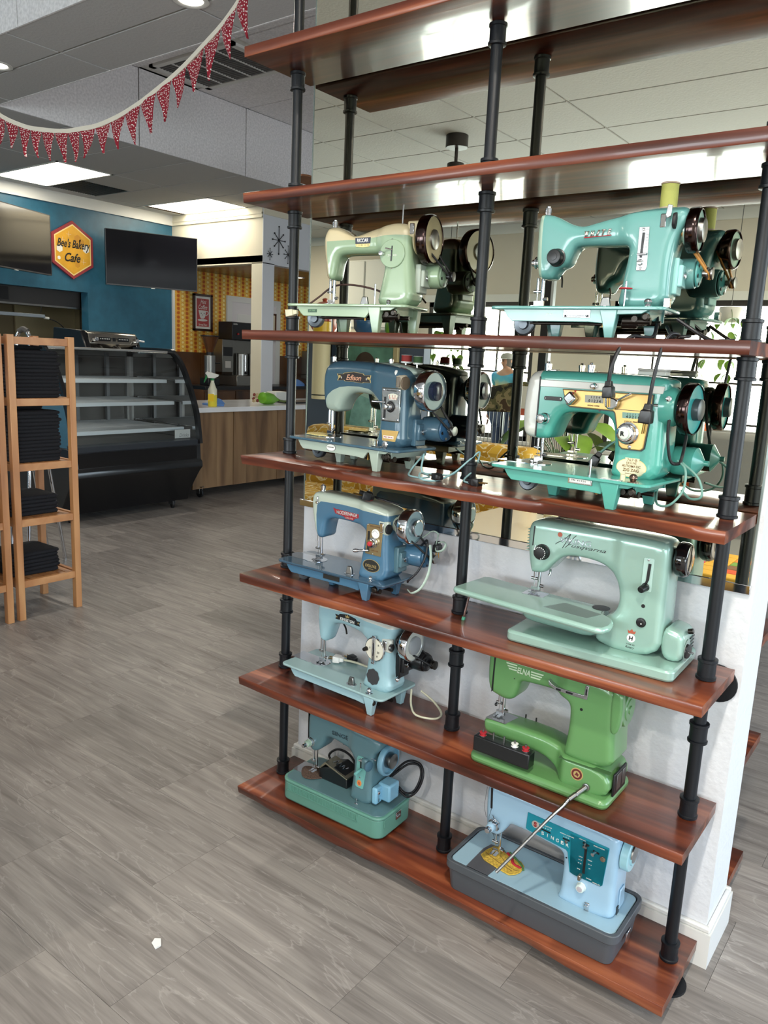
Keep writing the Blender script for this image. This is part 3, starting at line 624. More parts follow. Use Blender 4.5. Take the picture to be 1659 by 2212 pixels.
def machine(name, label, X, Y, shelf, th, s=1.):
    o = empty(name, (X, Y, ZS[shelf]), math.radians(th), label, 'sewing machine', 'vintage sewing machines on the shelves'); o.scale = (s, s, s); return o
GOLDL = mat('gold_lettering', (214, 190, 128), .3, .6)
WHITEL = mat('white_lettering', (232, 232, 226), .5)
BLACKL = mat('black_lettering', (16, 16, 18), .5)
FACESTEEL = mat('satin_plate', (186, 188, 190), .22, .9, bump=.02)
GOLDP = mat('gold_anodised_panel', (206, 170, 104), .3, .45)
CLOTHTHREAD = mat('pale_yellow_thread', (196, 196, 104), .6, bump=.25, bscale=900)
def label_plate(name, root, poly, y, t, m, border=None, bw=.0015):
    o = prism(name, poly, y-t, y, m, root, .0006)
    if border:
        c = np.array(poly).mean(0); P = [tuple(c+(np.array(q)-c)*1.06) for q in poly]
        prism(name+'_rim', P, y-t*.6, y, border, o)
    return o
# ---- 1 pale green and cream, top left
GRN, CRM = paint('pale_green_enamel', (146, 178, 138)), paint('cream_enamel', (214, 196, 148))
r = machine('sewing_machine', 'pale green sewing machine with cream top and head cover, upper left of the shelves', .163, -.001, 4, 10.5, .992)
L_, D_, zb, yc, wa, wp = .348, .145, .070, .085, .034, .043; yf = yc-wp; ya = yc-wa
bed_std(r, L_, D_, zb, GRN, apron=(.03, .235), legs=((.125, .10), (.262, .016), (.315, .125), (.10, .13)))
casting([('body', GRN, r), ('top_cover', CRM, r)], mm([(88, 136), (84, 162), (79, 195), (76, 222), (77, 240), (82, 253), (89, 263), (106, 266), (124, 263), (139, 256), (152, 247), (165, 242), (181, 244), (203, 251), (228, 258), (253, 263), (278, 268), (298, 268), (316, 265), (327, 255), (329, 237), (329, 201), (334, 152), (345, 68), (238, 68), (247, 106), (253, 129), (258, 151), (260, 174), (259, 190), (252, 196), (240, 198), (199, 198), (154, 198), (136, 197), (125, 193), (119, 182), (115, 164), (110, 134)]),
    yc, wblend(wa, wp, .26, .012), .018, mm([(100, 120), (96, 162), (91, 197), (90, 229), (172, 231), (217, 234), (260, 238), (291, 239), (345, 236), (345, 300), (50, 300), (50, 120)]))
NAVY = mat('navy_badge', (22, 32, 52), .3)
b = label_plate('maker_badge', r, mm([(174, 235), (218, 236), (217, 221), (175, 220)]), ya, .0014, NAVY)
text('badge_lettering', 'RICCAR', WHITEL, b, .196, .2285, .032, .009, ya-.0015, bold=.02)
prism('badge_fringe', mm([(175, 220), (217, 221), (215, 214), (196, 212), (177, 214)]), ya-.001, ya, GOLDL, b)
boxes('badge_lines', [(.179+.0042*i, ya-.0013, .2145, .1798+.0042*i, ya-.0009, .2195) for i in range(9)], BLACKL, b)
d = lathe('stitch_dial', (.285, yf, .194), (0, -1, 0), [(0, .034), (.003, .034), (.0042, .0325), (.0042, .0)], GRN, r, 36)
slot(d, .2855, .212, .2840, .176, .003, yf-.0044); screws(d, mm([(283, 227), (284.5, 161)]), yf, .003)
text('dial_marks', '1 2 3 4', WHITEL, d, .277, .190, .010, .005, yf-.0045); text('dial_marks', '4 3 2 1', WHITEL, d, .294, .190, .010, .005, yf-.0045)
cyl('stitch_lever', (.286, yf-.004, .203), (.270, yf-.012, .206), .0018, CHROME, d, seg=8)
knob('reverse_knob', r, .259, yf-.002, .194, .0068, .014, CHROME)
KHAKI = mat('khaki_wheel_face', (176, 162, 118), .3, 0, .3)
handwheel(r, .378, yc, .231, .0585, KHAKI, mat('dark_chrome', (70, 58, 56), .15, 1), STEEL, .0225, .03, .003, .003, .004, CRM, .326)
pin(r, .288, yc, .262, .317); top_knob(r, .0945, yc, .262, .287)
needle_set(r, .091, yc, .136, zb); feed_knob(r, .219, .03, zb); pin(r, .2515, .022, zb, .120); ball(r, .292, .018, zb, .0065)
needle_plate(r, .09, yc, zb); winder(r, .345, yc-.03, .252, CRM, mat('grey_rubber', (92, 98, 92), .6), .015)
motor(r, .318, yc+.042, .148, GRN, mat('green_grey_cap', (112, 134, 112), .35), bx=.338, bm=mat('grey_green_plate', (150, 160, 148), .3), wheel=(.352, .231, .034, yc))
prism('serial_label', mm([(66, 56), (92, 56.5), (92, 48.5), (66, 48)]), .0068, .008, mat('dark_green_label', (28, 70, 44), .4), r)
text('label_lettering', 'JA 7005', mat('pale_green_letters', (120, 160, 120), .5), r, .079, .0522, .017, .004, .0066)
cord(r, [(.235, .14, .098), (.20, .13, .115), (.13, .13, .128), (.075, .12, .124), (.035, .11, .095), (.01, .10, .075), (-.004, .08, .060), (.004, .03, .050), (.012, .012, .046)], mat('brown_cord', (58, 34, 28), .5), .0026)
plug(r, (.036, .004, .048), (-1, -.15, -.15), mat('cream_plug', (190, 186, 160), .4), 1.)
# ---- 2 turquoise, top right
TUR, TURL = paint('turquoise_enamel', (92, 166, 160)), paint('pale_sage_enamel', (166, 200, 174))
r = machine('sewing_machine', 'turquoise sewing machine with pale face strip, black round knob and a yellow spool on top', .759, .012, 4, 4.6)
L_, D_, zb, yc, wa, wp = .368, .145, .062, .08, .034, .042; yf = yc-wp; ya = yc-wa
bed_std(r, L_, D_, zb, TUR, apron=(.03, .25), legs=((.12, .10), (.262, .016), (.315, .125), (.10, .135)))
casting([('body', TUR, r), ('face_cover', TURL, r)], mm([(86, 122), (81, 142), (77, 166), (76, 199), (76, 226), (78, 248), (84, 254), (102, 252), (117, 247), (133, 239), (149, 231), (167, 226), (180, 226), (200, 231), (227, 237), (261, 244), (295, 249), (328, 252), (366, 252), (378, 250), (383, 243), (383, 225), (366, 195), (361, 158), (360, 125), (362, 60), (258, 60), (265, 93), (269, 125), (273, 151), (275, 169), (274, 178), (269, 183), (258, 185), (233, 186), (197, 187), (172, 187), (162, 184), (156, 173), (149, 155), (140, 147), (128, 143), (122, 134), (115, 121)]),
    yc, wblend(wa, wp, .275, .008), .018, mm([(95, 110), (92, 165), (90, 212), (91, 262), (50, 262), (50, 110)]))
knob('width_knob', r, .127, ya, .163, .0175, .022, BLACKP, BLACKP, .45)
CHR2 = mat('chrome_red_letters', (222, 206, 196), .15, .9)
for i, ch in enumerate('WHITE'):
    text('badge_letter', ch, CHR2, r, .187+.0115*i, .2075+.0006*i, .0085, .0115, ya-.0003, shear=.3, bold=.03, ext=.003)
prism('badge_underline', mm([(181, 201.5), (238, 204), (237, 203), (182, 200)]), ya-.002, ya, RED, r)
p = label_plate('stitch_plate', r, mm([(294, 215), (314, 215), (316.5, 140), (314, 132.5), (296, 133)]), yf, .002, FACESTEEL)
slot(p, .304, .204, .303, .157, .0045, yf-.0021); screws(p, mm([(303.5, 210.5), (304, 137.5)]), yf-.002, .003)
cyl('stitch_lever', (.297, yf-.008, .163), (.315, yf-.008, .1635), .0022, CHROME, p, seg=10); knob('stitch_stop', p, .303, yf-.002, .148, .006, .008, CHROME)
boxes('stitch_scale', [(.309, yf-.0024, .165+.006*i, .3125, yf-.0019, .1655+.006*i) for i in range(7)], BLACKL, p)
handwheel(r, .402, yc, .211, .042, mat('sage_wheel_face', (150, 184, 168), .3, 0, .3), mat('dark_chrome', (70, 58, 56), .15, 1), STEEL, .0215, .026, .007, .004, .004, TURL, .37)
top_knob(r, .0865, yc, .250, .2735); needle_set(r, .082, yc, .122, zb); feed_knob(r, .2435, .03, zb, .02); pin(r, .2835, .022, zb, .112)
slab('felt_washer', ell(.2835, .022, .013, .012), .0965, .0985, RED, r); ball(r, .3305, .02, zb, .0085); needle_plate(r, .084, yc, zb)
slab('bed_plate_cover', rrect(-.0, yc-.03, .05, yc+.03, .004), zb, zb+.004, TUR, r)
winder(r, .352, yc-.036, .224, TUR, RUBBER, .0155)
prism('chrome_badge', mm([(348, 252), (357, 250), (355, 230), (349, 226), (345, 232)]), yc-.058, yc-.054, FACESTEEL, r, .001)
motor(r, .325, yc+.045, .135, TUR, mat('turquoise_cap', (70, 140, 136), .3), bx=.357, bm=mat('pale_turquoise_plate', (140, 190, 186), .25), wheel=(.366, .211, .028, yc), beltm=mat('orange_belt', (176, 122, 56), .6), pulley=STEEL)
lathe('tension_dial', (.078, yc, .158), (-1, 0, 0), [(0, .010), (.006, .010), (.007, .013), (.010, .013), (.011, .008), (.018, .007), (.02, .003)], CHROME, r, 20)
tube('presser_lever', [(.118, yc+.02, .140), (.122, yc+.02, .125), (.123, yc+.02, .108)], .0035, DARKM, r, flat=.5)
p = label_plate('serial_plate', r, mm([(165, 55), (222, 55), (222, 39), (165, 39)]), .008, .0012, FACESTEEL)
boxes('plate_print', [(.168, .0066, .0405, .219, .0069, .0455)], BLACKL, p); text('plate_lettering', 'MODEL NO      SERIAL NO', BLACKL, p, .1935, .0515, .048, .003, .0067)
text('plate_lettering', 'WHEN ORDERING SERVICE PARTS', FACESTEEL, p, .1935, .0440, .044, .0016, .0065); text('plate_lettering', 'MENTION BOTH NUMBERS', FACESTEEL, p, .1935, .0419, .040, .0016, .0065)
text('model_mark', 'JA-35', TURL, r, .135, .046, .014, .005, .0078)
box('cord_socket', (.357, .03, zb, .369, .044, zb+.018), CHROME, r, .001)
BC = mat('black_cord', (20, 20, 24), .4)
ca = cord(r, [(.33, .10, .05), (.342, .06, .03), (.345, .03, .006), (.33, .004, .004), (.315, -.018, .003), (.300, -.033, -.02), (.290, -.042, -.055), (.287, -.040, -.085)], BC, .0040)
plug(ca, (.2872, -.040, -.083), (.08, 0, -1), BLACKP, 1.1)
cb = cord(r, [(.35, .11, .03), (.372, .06, .012), (.392, .02, .006), (.40, -.005, .010), (.389, -.026, .008), (.380, -.040, -.02), (.372, -.044, -.08), (.368, -.040, -.125)], BC, .0036)
plug(cb, (.368, -.040, -.122), (-.08, 0, -1), BLACKP, 1.25)
cord(r, [(.37, .10, .045), (.41, .10, .02), (.44, .09, .004), (.47, .085, .004), (.485, .09, .0045)], BC, .0036)
cord(r, [(.35, .12, .008), (.38, .04, .004), (.405, .03, .007), (.41, .045, .009), (.39, .05, .008), (.372, .035, .005)], BC, .0032)
# ---- 3 dark blue with sage throat, fourth shelf left
BLU, SGE = paint('steel_blue_enamel', (58, 98, 122)), paint('sage_enamel', (166, 188, 172))
r = machine('sewing_machine', 'steel blue sewing machine with a sage arched throat and bed on four sage legs', .109, .072, 3, -3.7, .994)
L_, D_, zb, yc, wa, wp = .402, .172, .063, .098, .036, .044; yf = yc-wp; ya = yc-wa
bed_std(r, L_, D_, zb, BLU, apron=(.035, .285), legs=((.147, .065), (.322, .018), (.337, .135), (.12, .15)), am=SGE)
casting([('body', BLU, r), ('throat', SGE, r)], mm([(84, 136), (73, 156), (66, 194), (67, 232), (74, 254), (87, 268), (111, 275), (159, 277), (219, 276), (276, 273), (324, 269), (352, 264), (372, 255), (376, 240), (373, 215), (373, 130), (376, 55), (266, 55), (277, 80), (283, 95), (286, 123), (285, 153), (278, 173), (263, 185), (243, 190), (209, 193), (184, 192), (167, 186), (152, 174), (140, 158), (131, 136)]),
    yc, wblend(wa, wp, .275, .005), .022, mm([(60, 120), (84, 136), (87, 170), (94, 182), (112, 195), (138, 205), (170, 209), (208, 210), (242, 206), (267, 197), (284, 183), (296, 166), (300, 142), (298, 112), (292, 84), (282, 50), (240, 40), (240, 150), (200, 170), (160, 120)]))
# sage crest along the top right
casting([('top_crest', SGE, r)], mm([(215, 272), (250, 276), (300, 275), (345, 270), (378, 262), (384, 252), (372, 246), (345, 250), (310, 258), (260, 266)]), yc+.012, lambda x, z: .026+0*x, .008)
BROWN = mat('dark_badge', (40, 32, 30), .35)
b = label_plate('maker_badge', r, mm([(131, 240), (152, 240), (156, 243), (190, 247), (222, 244), (227, 240), (250, 241), (246, 231), (251, 222), (226, 222), (220, 220), (190, 222), (160, 222), (156, 225), (133, 223), (137, 231)]), ya-.0004, .0014, BROWN, GOLDL)
text('badge_lettering', 'Edison', mat('pink_gold_letters', (226, 170, 140), .35, .3), b, .191, .2325, .055, .015, ya-.002, shear=.35, bold=.02)
for x in (.139, .243):
    prism('badge_star', ell(x, .2335, .004, .004, 10), ya-.0019, ya-.0012, GOLDL, b); prism('badge_dot', ell(x+(.007 if x < .2 else -.007), .231, .0016, .004, 4), ya-.0019, ya-.0012, WHITEL, b)
p = label_plate('stitch_plate', r, mm([(301, 211), (361, 212), (360, 130), (303, 130)]), yf, .002, FACESTEEL, CHROME)
slot(p, .312, .190, .312, .136, .0055, yf-.0021); screws(p, mm([(306, 208), (357, 208.5), (356, 133.5), (307, 133.5)]), yf-.002, .0035)
prism('fan_dial', mm([(322, 196), (330, 199), (338, 200), (346, 199), (354, 196), (350, 184), (326, 184)]), yf-.0032, yf-.002, mat('cream_dial', (225, 222, 205), .4), p)
boxes('dial_marks', [(.327+.0045*i, yf-.0036, .1855, .3283+.0045*i, yf-.0031, .196-.006*(i % 2)) for i in range(6)], mat('red_print', (150, 40, 40), .5), p)
k = knob('stitch_dial_base', p, .331, yf-.002, .166, .014, .004, BLACKP); knob('stitch_knob', p, .331, yf-.006, .166, .0085, .018, CHROME, FACESTEEL, .75)
text('plate_lettering', 'REVERSE', BLACKL, p, .333, .2065, .034, .004, yf-.0024)
tube('stitch_lever', [(.312, yf, .176), (.300, yf-.012, .1765), (.282, yf-.018, .177)], .0026, CHROME, r)
b = label_plate('gold_badge', r, mm([(305, 104), (359, 105), (349, 78), (308, 78)]), yf, .0014, GOLDP, GOLDL)
prism('badge_panel', mm([(311, 91), (345, 91), (345, 84), (311, 84)]), yf-.002, yf-.0012, WHITEL, b); text('badge_lettering', 'PRECISION', mat('red_print', (150, 40, 40), .5), b, .328, .0875, .030, .004, yf-.0022)
handwheel(r, .437, yc, .211, .0505, mat('grey_blue_wheel_face', (128, 150, 150), .28, 0, .4), CHROME, mat('ink_blue_hub', (28, 34, 58), .2, 0, .5), .0225, .034, .008, .005, .004, SGE, .37)
winder(r, .366, yc-.04, .228, mat('beige_winder', (170, 160, 140), .35), mat('brown_tire', (104, 90, 74), .6), .0165, mat('taupe_lever', (120, 112, 100), .3))
lathe('winder_pin', (.340, yc-.04, .245), (0, 0, 1), [(0, .003), (.008, .005), (.013, .003), (.014, 0)], WHITEP, r, 12)
for x in (.079, .287): top_knob(r, x, yc, .272, .288, 'thread_guide_post', .006)
for x in (.32, .358): pin(r, x, yc+.02, .262, .292)
needle_set(r, .074, yc, .134, zb); needle_plate(r, .076, yc, zb)
QUILT = mat('quilted_yellow_scrap', (196, 180, 118), .85, bump=.6, bscale=160, var=.25)
slab('fabric_scrap', [(.006, .070), (.058, .064), (.078, .078), (.060, .120), (.004, .126), (-.012, .10)], zb+.001, zb+.0045, QUILT, r, .001)
boxes('knee_clip', [(.300, .018, zb, .328, .032, zb+.002), (.313, .022, zb, .318, .028, zb+.018)], CHROME, r, .001)
lathe('round_guide', (.345, .022, zb+.009), (0, -1, 0), [(0, .009), (.004, .009), (.005, .004), (.007, .003)], FACESTEEL, r, 18)
p = label_plate('oval_badge', r, ell(.166, .046, .0165, .0088, 24), .008, .001, WHITEL, BLACKL); text('badge_lettering', 'STANDARD', BLACKL, p, .166, .047, .024, .003, .0068)
motor(r, .37, yc+.05, .112, BLU, mat('blue_cap', (44, 84, 118), .3), r=.032, bx=.372, bm=BLU, wheel=(.398, .211, .034, yc), pulley=STEEL)
TEALC = mat('teal_cord', (128, 164, 168), .45)
ca = cord(r, [(.385, .14, .05), (.392, .10, .03), (.40, .06, .008), (.43, .02, .004), (.47, .015, .004), (.478, .04, .005), (.45, .06, .006), (.455, .03, .012), (.49, -.01, .006), (.52, .01, .004), (.535, .06, .02), (.55, .10, .05), (.56, .13, .07), (.556, .12, .03), (.56, .07, .006), (.59, .05, .004)], TEALC, .0024)
cord(r, [(.41, .10, .05), (.43, .07, .01), (.455, .10, .004), (.49, .12, .006), (.52, .13, .04), (.54, .13, .06)], TEALC, .0024)
plug(ca, (.535, .012, .012), (-1, .25, .05), BLACKP, .9); plug(ca, (.59, .05, .009), (1, .05, 0), BLACKP, 1.)
# ---- 4 bright turquoise with gold panel, fourth shelf right
ZT, ZW = paint('bright_turquoise_enamel', (66, 178, 160)), paint('off_white_enamel', (206, 206, 196))
r = machine('sewing_machine', 'bright turquoise zigzag sewing machine with white face cover and a gold control panel', .763, .053, 3, -3.7, .996)
L_, D_, zb, yc, wa, wp = .376, .185, .062, .118, .042, .042; yf = yc-wp; ya = yc-wa
bed_std(r, L_, D_, zb, ZT, apron=(.035, .275), legs=((.131, .075), (.296, .014), (.322, .150), (.11, .165)), lw=.024)
casting([('body', ZT, r), ('face_cover', ZW, r)], mm([(67, 122), (47, 125), (38, 131), (32, 145), (30, 177), (31, 209), (34, 239), (40, 261), (52, 273), (72, 276), (140, 277), (223, 276), (290, 275), (345, 273), (362, 268), (364, 253), (364, 210), (364, 151), (366, 55), (254, 55), (259, 91), (259, 121), (256, 153), (249, 175), (238, 186), (222, 190), (198, 190), (160, 189), (142, 187), (130, 182), (121, 171), (112, 153), (105, 132), (97, 124)]),
    yc, wblend(wa, wp, .26, .006), .016, mm([(69, 110), (70, 159), (71, 201), (71, 253), (73, 285), (20, 285), (20, 110)]))
prism('face_slit', mm([(70.5, 262), (74, 262), (73, 128), (69.5, 128)]), ya-.0012, ya, BLACKP, r)
prism('white_band', mm([(75, 255.5), (358, 255.5), (356, 240), (75, 240)]), ya-.004, ya+.001, ZW, r, .0012)
g = prism('control_panel', mm([(133, 237), (336, 237), (335, 203), (328, 127), (322, 122), (282, 122), (275, 128), (259, 195), (254, 199), (153, 201), (145, 206)]), ya-.0065, ya, GOLDP, r, .0018); yg = ya-.0066
prism('panel_rim', mm([(131, 238), (338, 238), (337, 203), (330, 126), (323, 120), (281, 120), (273, 127), (257, 194), (253, 197), (152, 199), (143, 205)]), ya-.0035, ya, BLACKP, g)
prism('panel_step', mm([(259, 203.5), (335, 203.5), (335, 202.3), (259, 202.3)]), yg-.0003, yg, DARKM, g)
dk = prism('diamond_knob', [(.158+.0165*math.cos(a), .219+.0165*math.sin(a)) for a in (0, math.pi/2, math.pi, -math.pi/2)], yg-.016, yg, CHROME, r, .004)
prism('red_pointer', mm([(161, 236), (167, 236), (164, 231.5)]), yg-.0006, yg, RED, g)
dsp = mat('display_grey', (150, 150, 138), .4); dsg = mat('display_green', (120, 160, 146), .4)
w = prism('width_window', mm([(188, 228), (230, 229), (231, 213), (189, 212)]), yg-.0008, yg, dsp, g); text('window_digits', '0 1 2 3 4', BLACKL, w, .2115, .2165, .028, .0062, yg-.0012, bold=.01); text('window_digits', '1 2 3 4', BLACKL, w, .213, .2245, .020, .0045, yg-.0012)
w = prism('length_window', mm([(276, 198), (323, 199), (324, 187), (277, 186)]), yg-.0008, yg, dsg, g); text('window_digits', '4 3 2 1 0', BLACKL, w, .300, .1895, .030, .0055, yg-.0012, bold=.01)
boxes('window_marks', [(.287+.006*i, yg-.0012, .1935, .2876+.006*i, yg-.0008, .197) for i in range(6)], BLACKL, w)
text('panel_lettering', 'ZIGZAG  GUIDE', BLACKL, g, .209, .2065, .028, .0028, yg-.0003, bold=.01); text('panel_lettering', 'STITCH  GUIDE', BLACKL, g, .298, .1795, .032, .003, yg-.0003, bold=.01)
lv = prism('zigzag_lever', mm([(239, 228), (262, 226), (270, 219), (268, 209), (259, 202), (249, 202), (241, 208)]), yg-.016, yg, CHROME, r, .003)
tube('lever_arm', [(.266, yg-.010, .221), (.281, yg-.016, .229), (.298, yg-.018, .238)], .0022, CHROME, lv, n=3)
kn = knob('stitch_length_dial', r, .292, yg, .155, .0225, .014, CHROME); knob('reverse_button', r, .291, yg-.0135, .155, .0125, .006, mat('pale_button', (206, 212, 200), .3), None); text('button_letter', 'R', BLACKL, kn, .2895, .155, .009, .010, yg-.0200, bold=.04)
screws(g, mm([(327, 216), (299, 127)]), yg, .0042)
b = prism('oval_badge', ell(.305, .0835, .0315, .0185, 32), yf-.0014, yf, mat('ivory_badge', (214, 206, 170), .35), r)
prism('badge_rim', ell(.305, .0835, .033, .020, 32), yf-.0009, yf, GOLDL, b); BRN = mat('brown_print', (120, 84, 46), .5)
prism('badge_tab', mm([(290, 104), (322, 104), (320, 96), (292, 96)]), yf-.0012, yf, mat('ivory_badge', (214, 206, 170), .35), b)
text('badge_lettering', '767-B', BRN, b, .306, .0998, .022, .0055, yf-.0016, spacing=1.1); text('badge_lettering', 'DE LUXE', BRN, b, .305, .0935, .022, .0042, yf-.0016)
text('badge_lettering', 'AUTOMATIC', BRN, b, .305, .0868, .041, .0052, yf-.0016, bold=.01); text('badge_lettering', 'ZIG ZAG', BRN, b, .305, .0785, .035, .0065, yf-.0016, bold=.015); text('badge_lettering', 'MADE IN JAPAN', BRN, b, .305, .0705, .024, .0028, yf-.0016)
p = prism('black_name_plate', rrect(.086, .2105, .131, .2195, .004), ya-.002, ya, BLACKP, r, .0005); screws(p, mm([(90, 215), (127, 215)]), ya-.002, .002)
knob('tension_dial', r, .091, ya, .169, .0125, .022, CHROME, STEEL, .6); knob('band_knob', r, .206, ya-.004, .2475, .0065, .012, CHROME, FACESTEEL, .6)
prism('oil_hole', ell(.221, .1965, .0022, .0022, 12), ya-.0004, ya, BLACKP, r)
boxes('hinge_plate', [(.088, yc-.028, .2745, .102, yc-.010, .2785)], FACESTEEL, r, .001)
handwheel(r, .411, yc, .212, .0525, mat('turquoise_wheel_face', (56, 160, 158), .25, 0, .4), mat('dark_chrome', (70, 58, 56), .15, 1), mat('slate_hub', (56, 66, 70), .3), .0205, .026, .010, .004, .003, ZT, .36)
for x, za in ((.066, .296), (.172, .297)): top_knob(r, x, yc, .274, za, 'thread_guide_post', .008)
needle_set(r, .062, yc, .124, zb); needle_plate(r, .064, yc-.01, zb, .034, .03); pin(r, .2385, .022, zb, .098, .0028)
boxes('bobbin_plate', [(.270, .008, zb, .315, .020, zb+.0015)], FACESTEEL, r); cyl('white_stop', (.312, .022, zb), (.312, .022, zb+.013), .0055, mat('ivory_badge', (214, 206, 170), .35), r); ball(r, .337, .016, zb, .0088, mat('bronze_button', (132, 112, 100), .2, .9))
p = label_plate('serial_plate', r, mm([(199, 57.5), (252, 57.5), (252, 44), (199, 44)]), .008, .0012, FACESTEEL, CHROME); box('plate_window', (.202, .0066, .0465, .249, .0069, .0553), WHITEL, p); text('plate_lettering', 'TW-  4 1 3 5 6', BLACKL, p, .222, .051, .034, .0038, .0064)
cw = lathe('winder_housing', (.352, yc-.015, .215), (1, 0, 0), [(0, .040), (.022, .040), (.03, .034), (.032, .0)], ZT, r, 32); lathe('housing_screw', (.372, yc-.053, .232), (.3, -1, 0), [(0, .006), (.003, .0055), (.004, .003)], CHROME, cw, 14)
cyl('winder_pin', (.342, yc-.05, .217), (.362, yc-.05, .217), .003, CHROME, r)
lathe('motor', (.355, yc+.055, .10), (1, 0, 0), [(0, .028), (.006, .031), (.05, .031), (.056, .022), (.066, .006), (.075, .006)], ZT, r, 24)
tube('drive_belt', [(.374, yc+.03, .24), (.374, yc-.02, .245), (.374, yc-.04, .21), (.374, yc-.042, .16), (.38, yc-.03, .108), (.39, yc-.015, .10), (.392, yc, .108), (.384, yc+.035, .16), (.376, yc+.04, .21), (.374, yc+.03, .24)], .0034, RUBBER, r, n=4, seg=6)
SC_ = mat('grey_green_cord', (104, 146, 136), .45)
ca = cord(r, [(.385, yc, .105), (.41, yc-.02, .09), (.415, yc-.035, .05), (.395, yc-.045, .018), (.36, yc-.02, .012), (.34, yc+.02, .03)], SC_, .0026); cord(r, [(.385, yc+.01, .105), (.43, yc, .075), (.445, yc-.01, .04), (.42, yc, .03), (.39, yc+.03, .04)], SC_, .0026)
cb = cord(r, [(.30, yc+.06, .10), (.26, yc+.065, .135), (.22, yc+.055, .125), (.19, yc+.04, .095)], SC_, .003); plug(cb, (.193, yc+.042, .099), (-.5, -.15, -1), BLACKP, 1.1); plug(r, (.262, yc+.075, .11), (0, -.1, -1), BLACKP, 1.2)
# ---- 5 blue and sage, third shelf left
MB, MS = paint('mid_blue_enamel', (62, 116, 154)), paint('pale_sage_cream', (190, 204, 184))
r = machine('sewing_machine', 'blue sewing machine with pale sage top, red winged badge and black cord on top', .100, .048, 2, .5, .988)
L_, D_, zb, yc, wa, wp = .388, .150, .055, .077, .033, .041; yf = yc-wp; ya = yc-wa
bed_std(r, L_, D_, zb, mat('polished_blue_bed', (70, 96, 116), .08, .3, .6), apron=(.03, .30), legs=((.165, .06), (.322, .012), (.345, .115), (.12, .13)), am=MB)
casting([('body', MB, r), ('top_cover', MS, r)], mm([(111, 131), (100, 162), (92, 201), (89, 227), (90, 246), (97, 258), (112, 263), (173, 263), (235, 260), (295, 256), (335, 251), (358, 246), (367, 238), (366, 190), (366, 142), (374, 48), (266, 48), (274, 80), (281, 120), (287, 154), (290, 174), (287, 184), (276, 189), (247, 193), (215, 195), (190, 195), (165, 194), (151, 189), (143, 179), (138, 158), (134, 132)]),
    yc, wblend(wa, wp, .285, .008), .012, mm([(119, 120), (112, 163), (110, 197), (112, 225), (125, 237), (204, 239), (285, 235), (380, 231), (380, 290), (70, 290), (70, 120)]))
b = prism('maker_badge', mm([(172, 226), (180, 224), (262, 221), (271, 222), (262, 210), (249, 207), (244, 201), (218, 202), (210, 208), (181, 211)]), ya-.0015, ya, mat('red_badge', (150, 34, 44), .35), r)
text('badge_lettering', 'MODERNAGE', mat('silver_letters', (216, 210, 206), .3, .5), b, .2215, .2165, .072, .010, ya-.0018, bold=.02); text('badge_lettering', 'DELUXE', mat('silver_letters', (216, 210, 206), .3, .5), b, .231, .2055, .026, .004, ya-.0018)
GP = mat('gold_plate', (176, 160, 124), .22, .8)
p = label_plate('stitch_plate', r, mm([(298, 201), (304, 204), (346, 205), (352, 203), (348, 120), (296, 121)]), yf, .002, GP)
slot(p, .307, .184, .306, .128, .006, yf-.0021); lathe('dial_window', (.329, yf-.002, .180), (0, -1, 0), [(0, .0125), (.0015, .0125), (.002, .011), (.002, 0)], WHITEL, p, 24)
boxes('dial_marks', [(.3285+.008*math.cos(a)-.0004, yf-.0045, .180+.008*math.sin(a)-.0015, .3285+.008*math.cos(a)+.0004, yf-.0038, .180+.008*math.sin(a)+.0015) for a in (.3, .8, 1.3, 1.8, 2.3, 2.8)], BLACKL, p)
knob('stitch_knob', p, .322, yf-.002, .154, .0135, .014, CHROME); knob('red_button', p, .322, yf-.016, .154, .0065, .006, mat('red_button', (176, 44, 50), .3))
text('plate_lettering', 'STITCH DIAL', BRN, p, .326, .1985, .034, .0045, yf-.0024); text('plate_lettering', 'LENGTH', BRN, p, .328, .133, .022, .004, yf-.0024); screws(p, mm([(302, 201), (347, 201), (322, 124)]), yf-.002, .002)
tube('reverse_lever', [(.306, yf-.002, .131), (.293, yf-.014, .130), (.279, yf-.020, .128)], .003, CHROME, r); lathe('lever_knob', (.285, yf-.018, .129), (-1, -.4, -.1), [(0, .004), (.008, .0055), (.014, .004), (.016, 0)], CHROME, r, 14)
b = label_plate('oval_badge', r, ell(.318, .090, .0265, .0165, 28), yf-.001, .0016, mat('dark_bronze_badge', (58, 58, 56), .3, .5), GOLDL)
text('badge_lettering', 'DELUXE', GOLDL, b, .318, .0895, .036, .0075, yf-.0028); text('badge_lettering', 'JAPAN', GOLDL, b, .318, .081, .016, .003, yf-.0028)
handwheel(r, .425, yc, .206, .046, mat('pale_blue_wheel_face', (150, 178, 184), .25, 0, .4), CHROME, CHROME, .0225, .032, .012, .006, .004, MS, .36)
lathe('hub_cup', (.4365, yc, .206), (1, 0, 0), [(0, .0185), (.0012, .0185), (.0014, .0)], mat('pale_blue_wheel_face', (150, 178, 184), .25), r, 24)
winder(r, .362, yc-.038, .198, MS, mat('black_rubber', (22, 22, 24), .6), .0135); top_knob(r, .1045, yc, .260, .280); pin(r, .268, yc, .255, .287)
slab('red_felt_pad', ell(.268, yc, .012, .011, 20), .2575, .2605, RED, r)
boxes('hinge_lever', [(.113, ya-.004, .232, .117, ya, .250), (.110, ya-.006, .229, .118, ya, .236)], CHROME, r, .0015)
needle_set(r, .098, yc, .130, zb); needle_plate(r, .085, yc, zb, .034, .032); slab('long_slide_plate', rrect(-.002, yc-.022, .058, yc+.045, .003), zb, zb+.0006, FACESTEEL, r)
feed_knob(r, .25, .028, zb, .022); ball(r, .331, .017, zb, .0062)
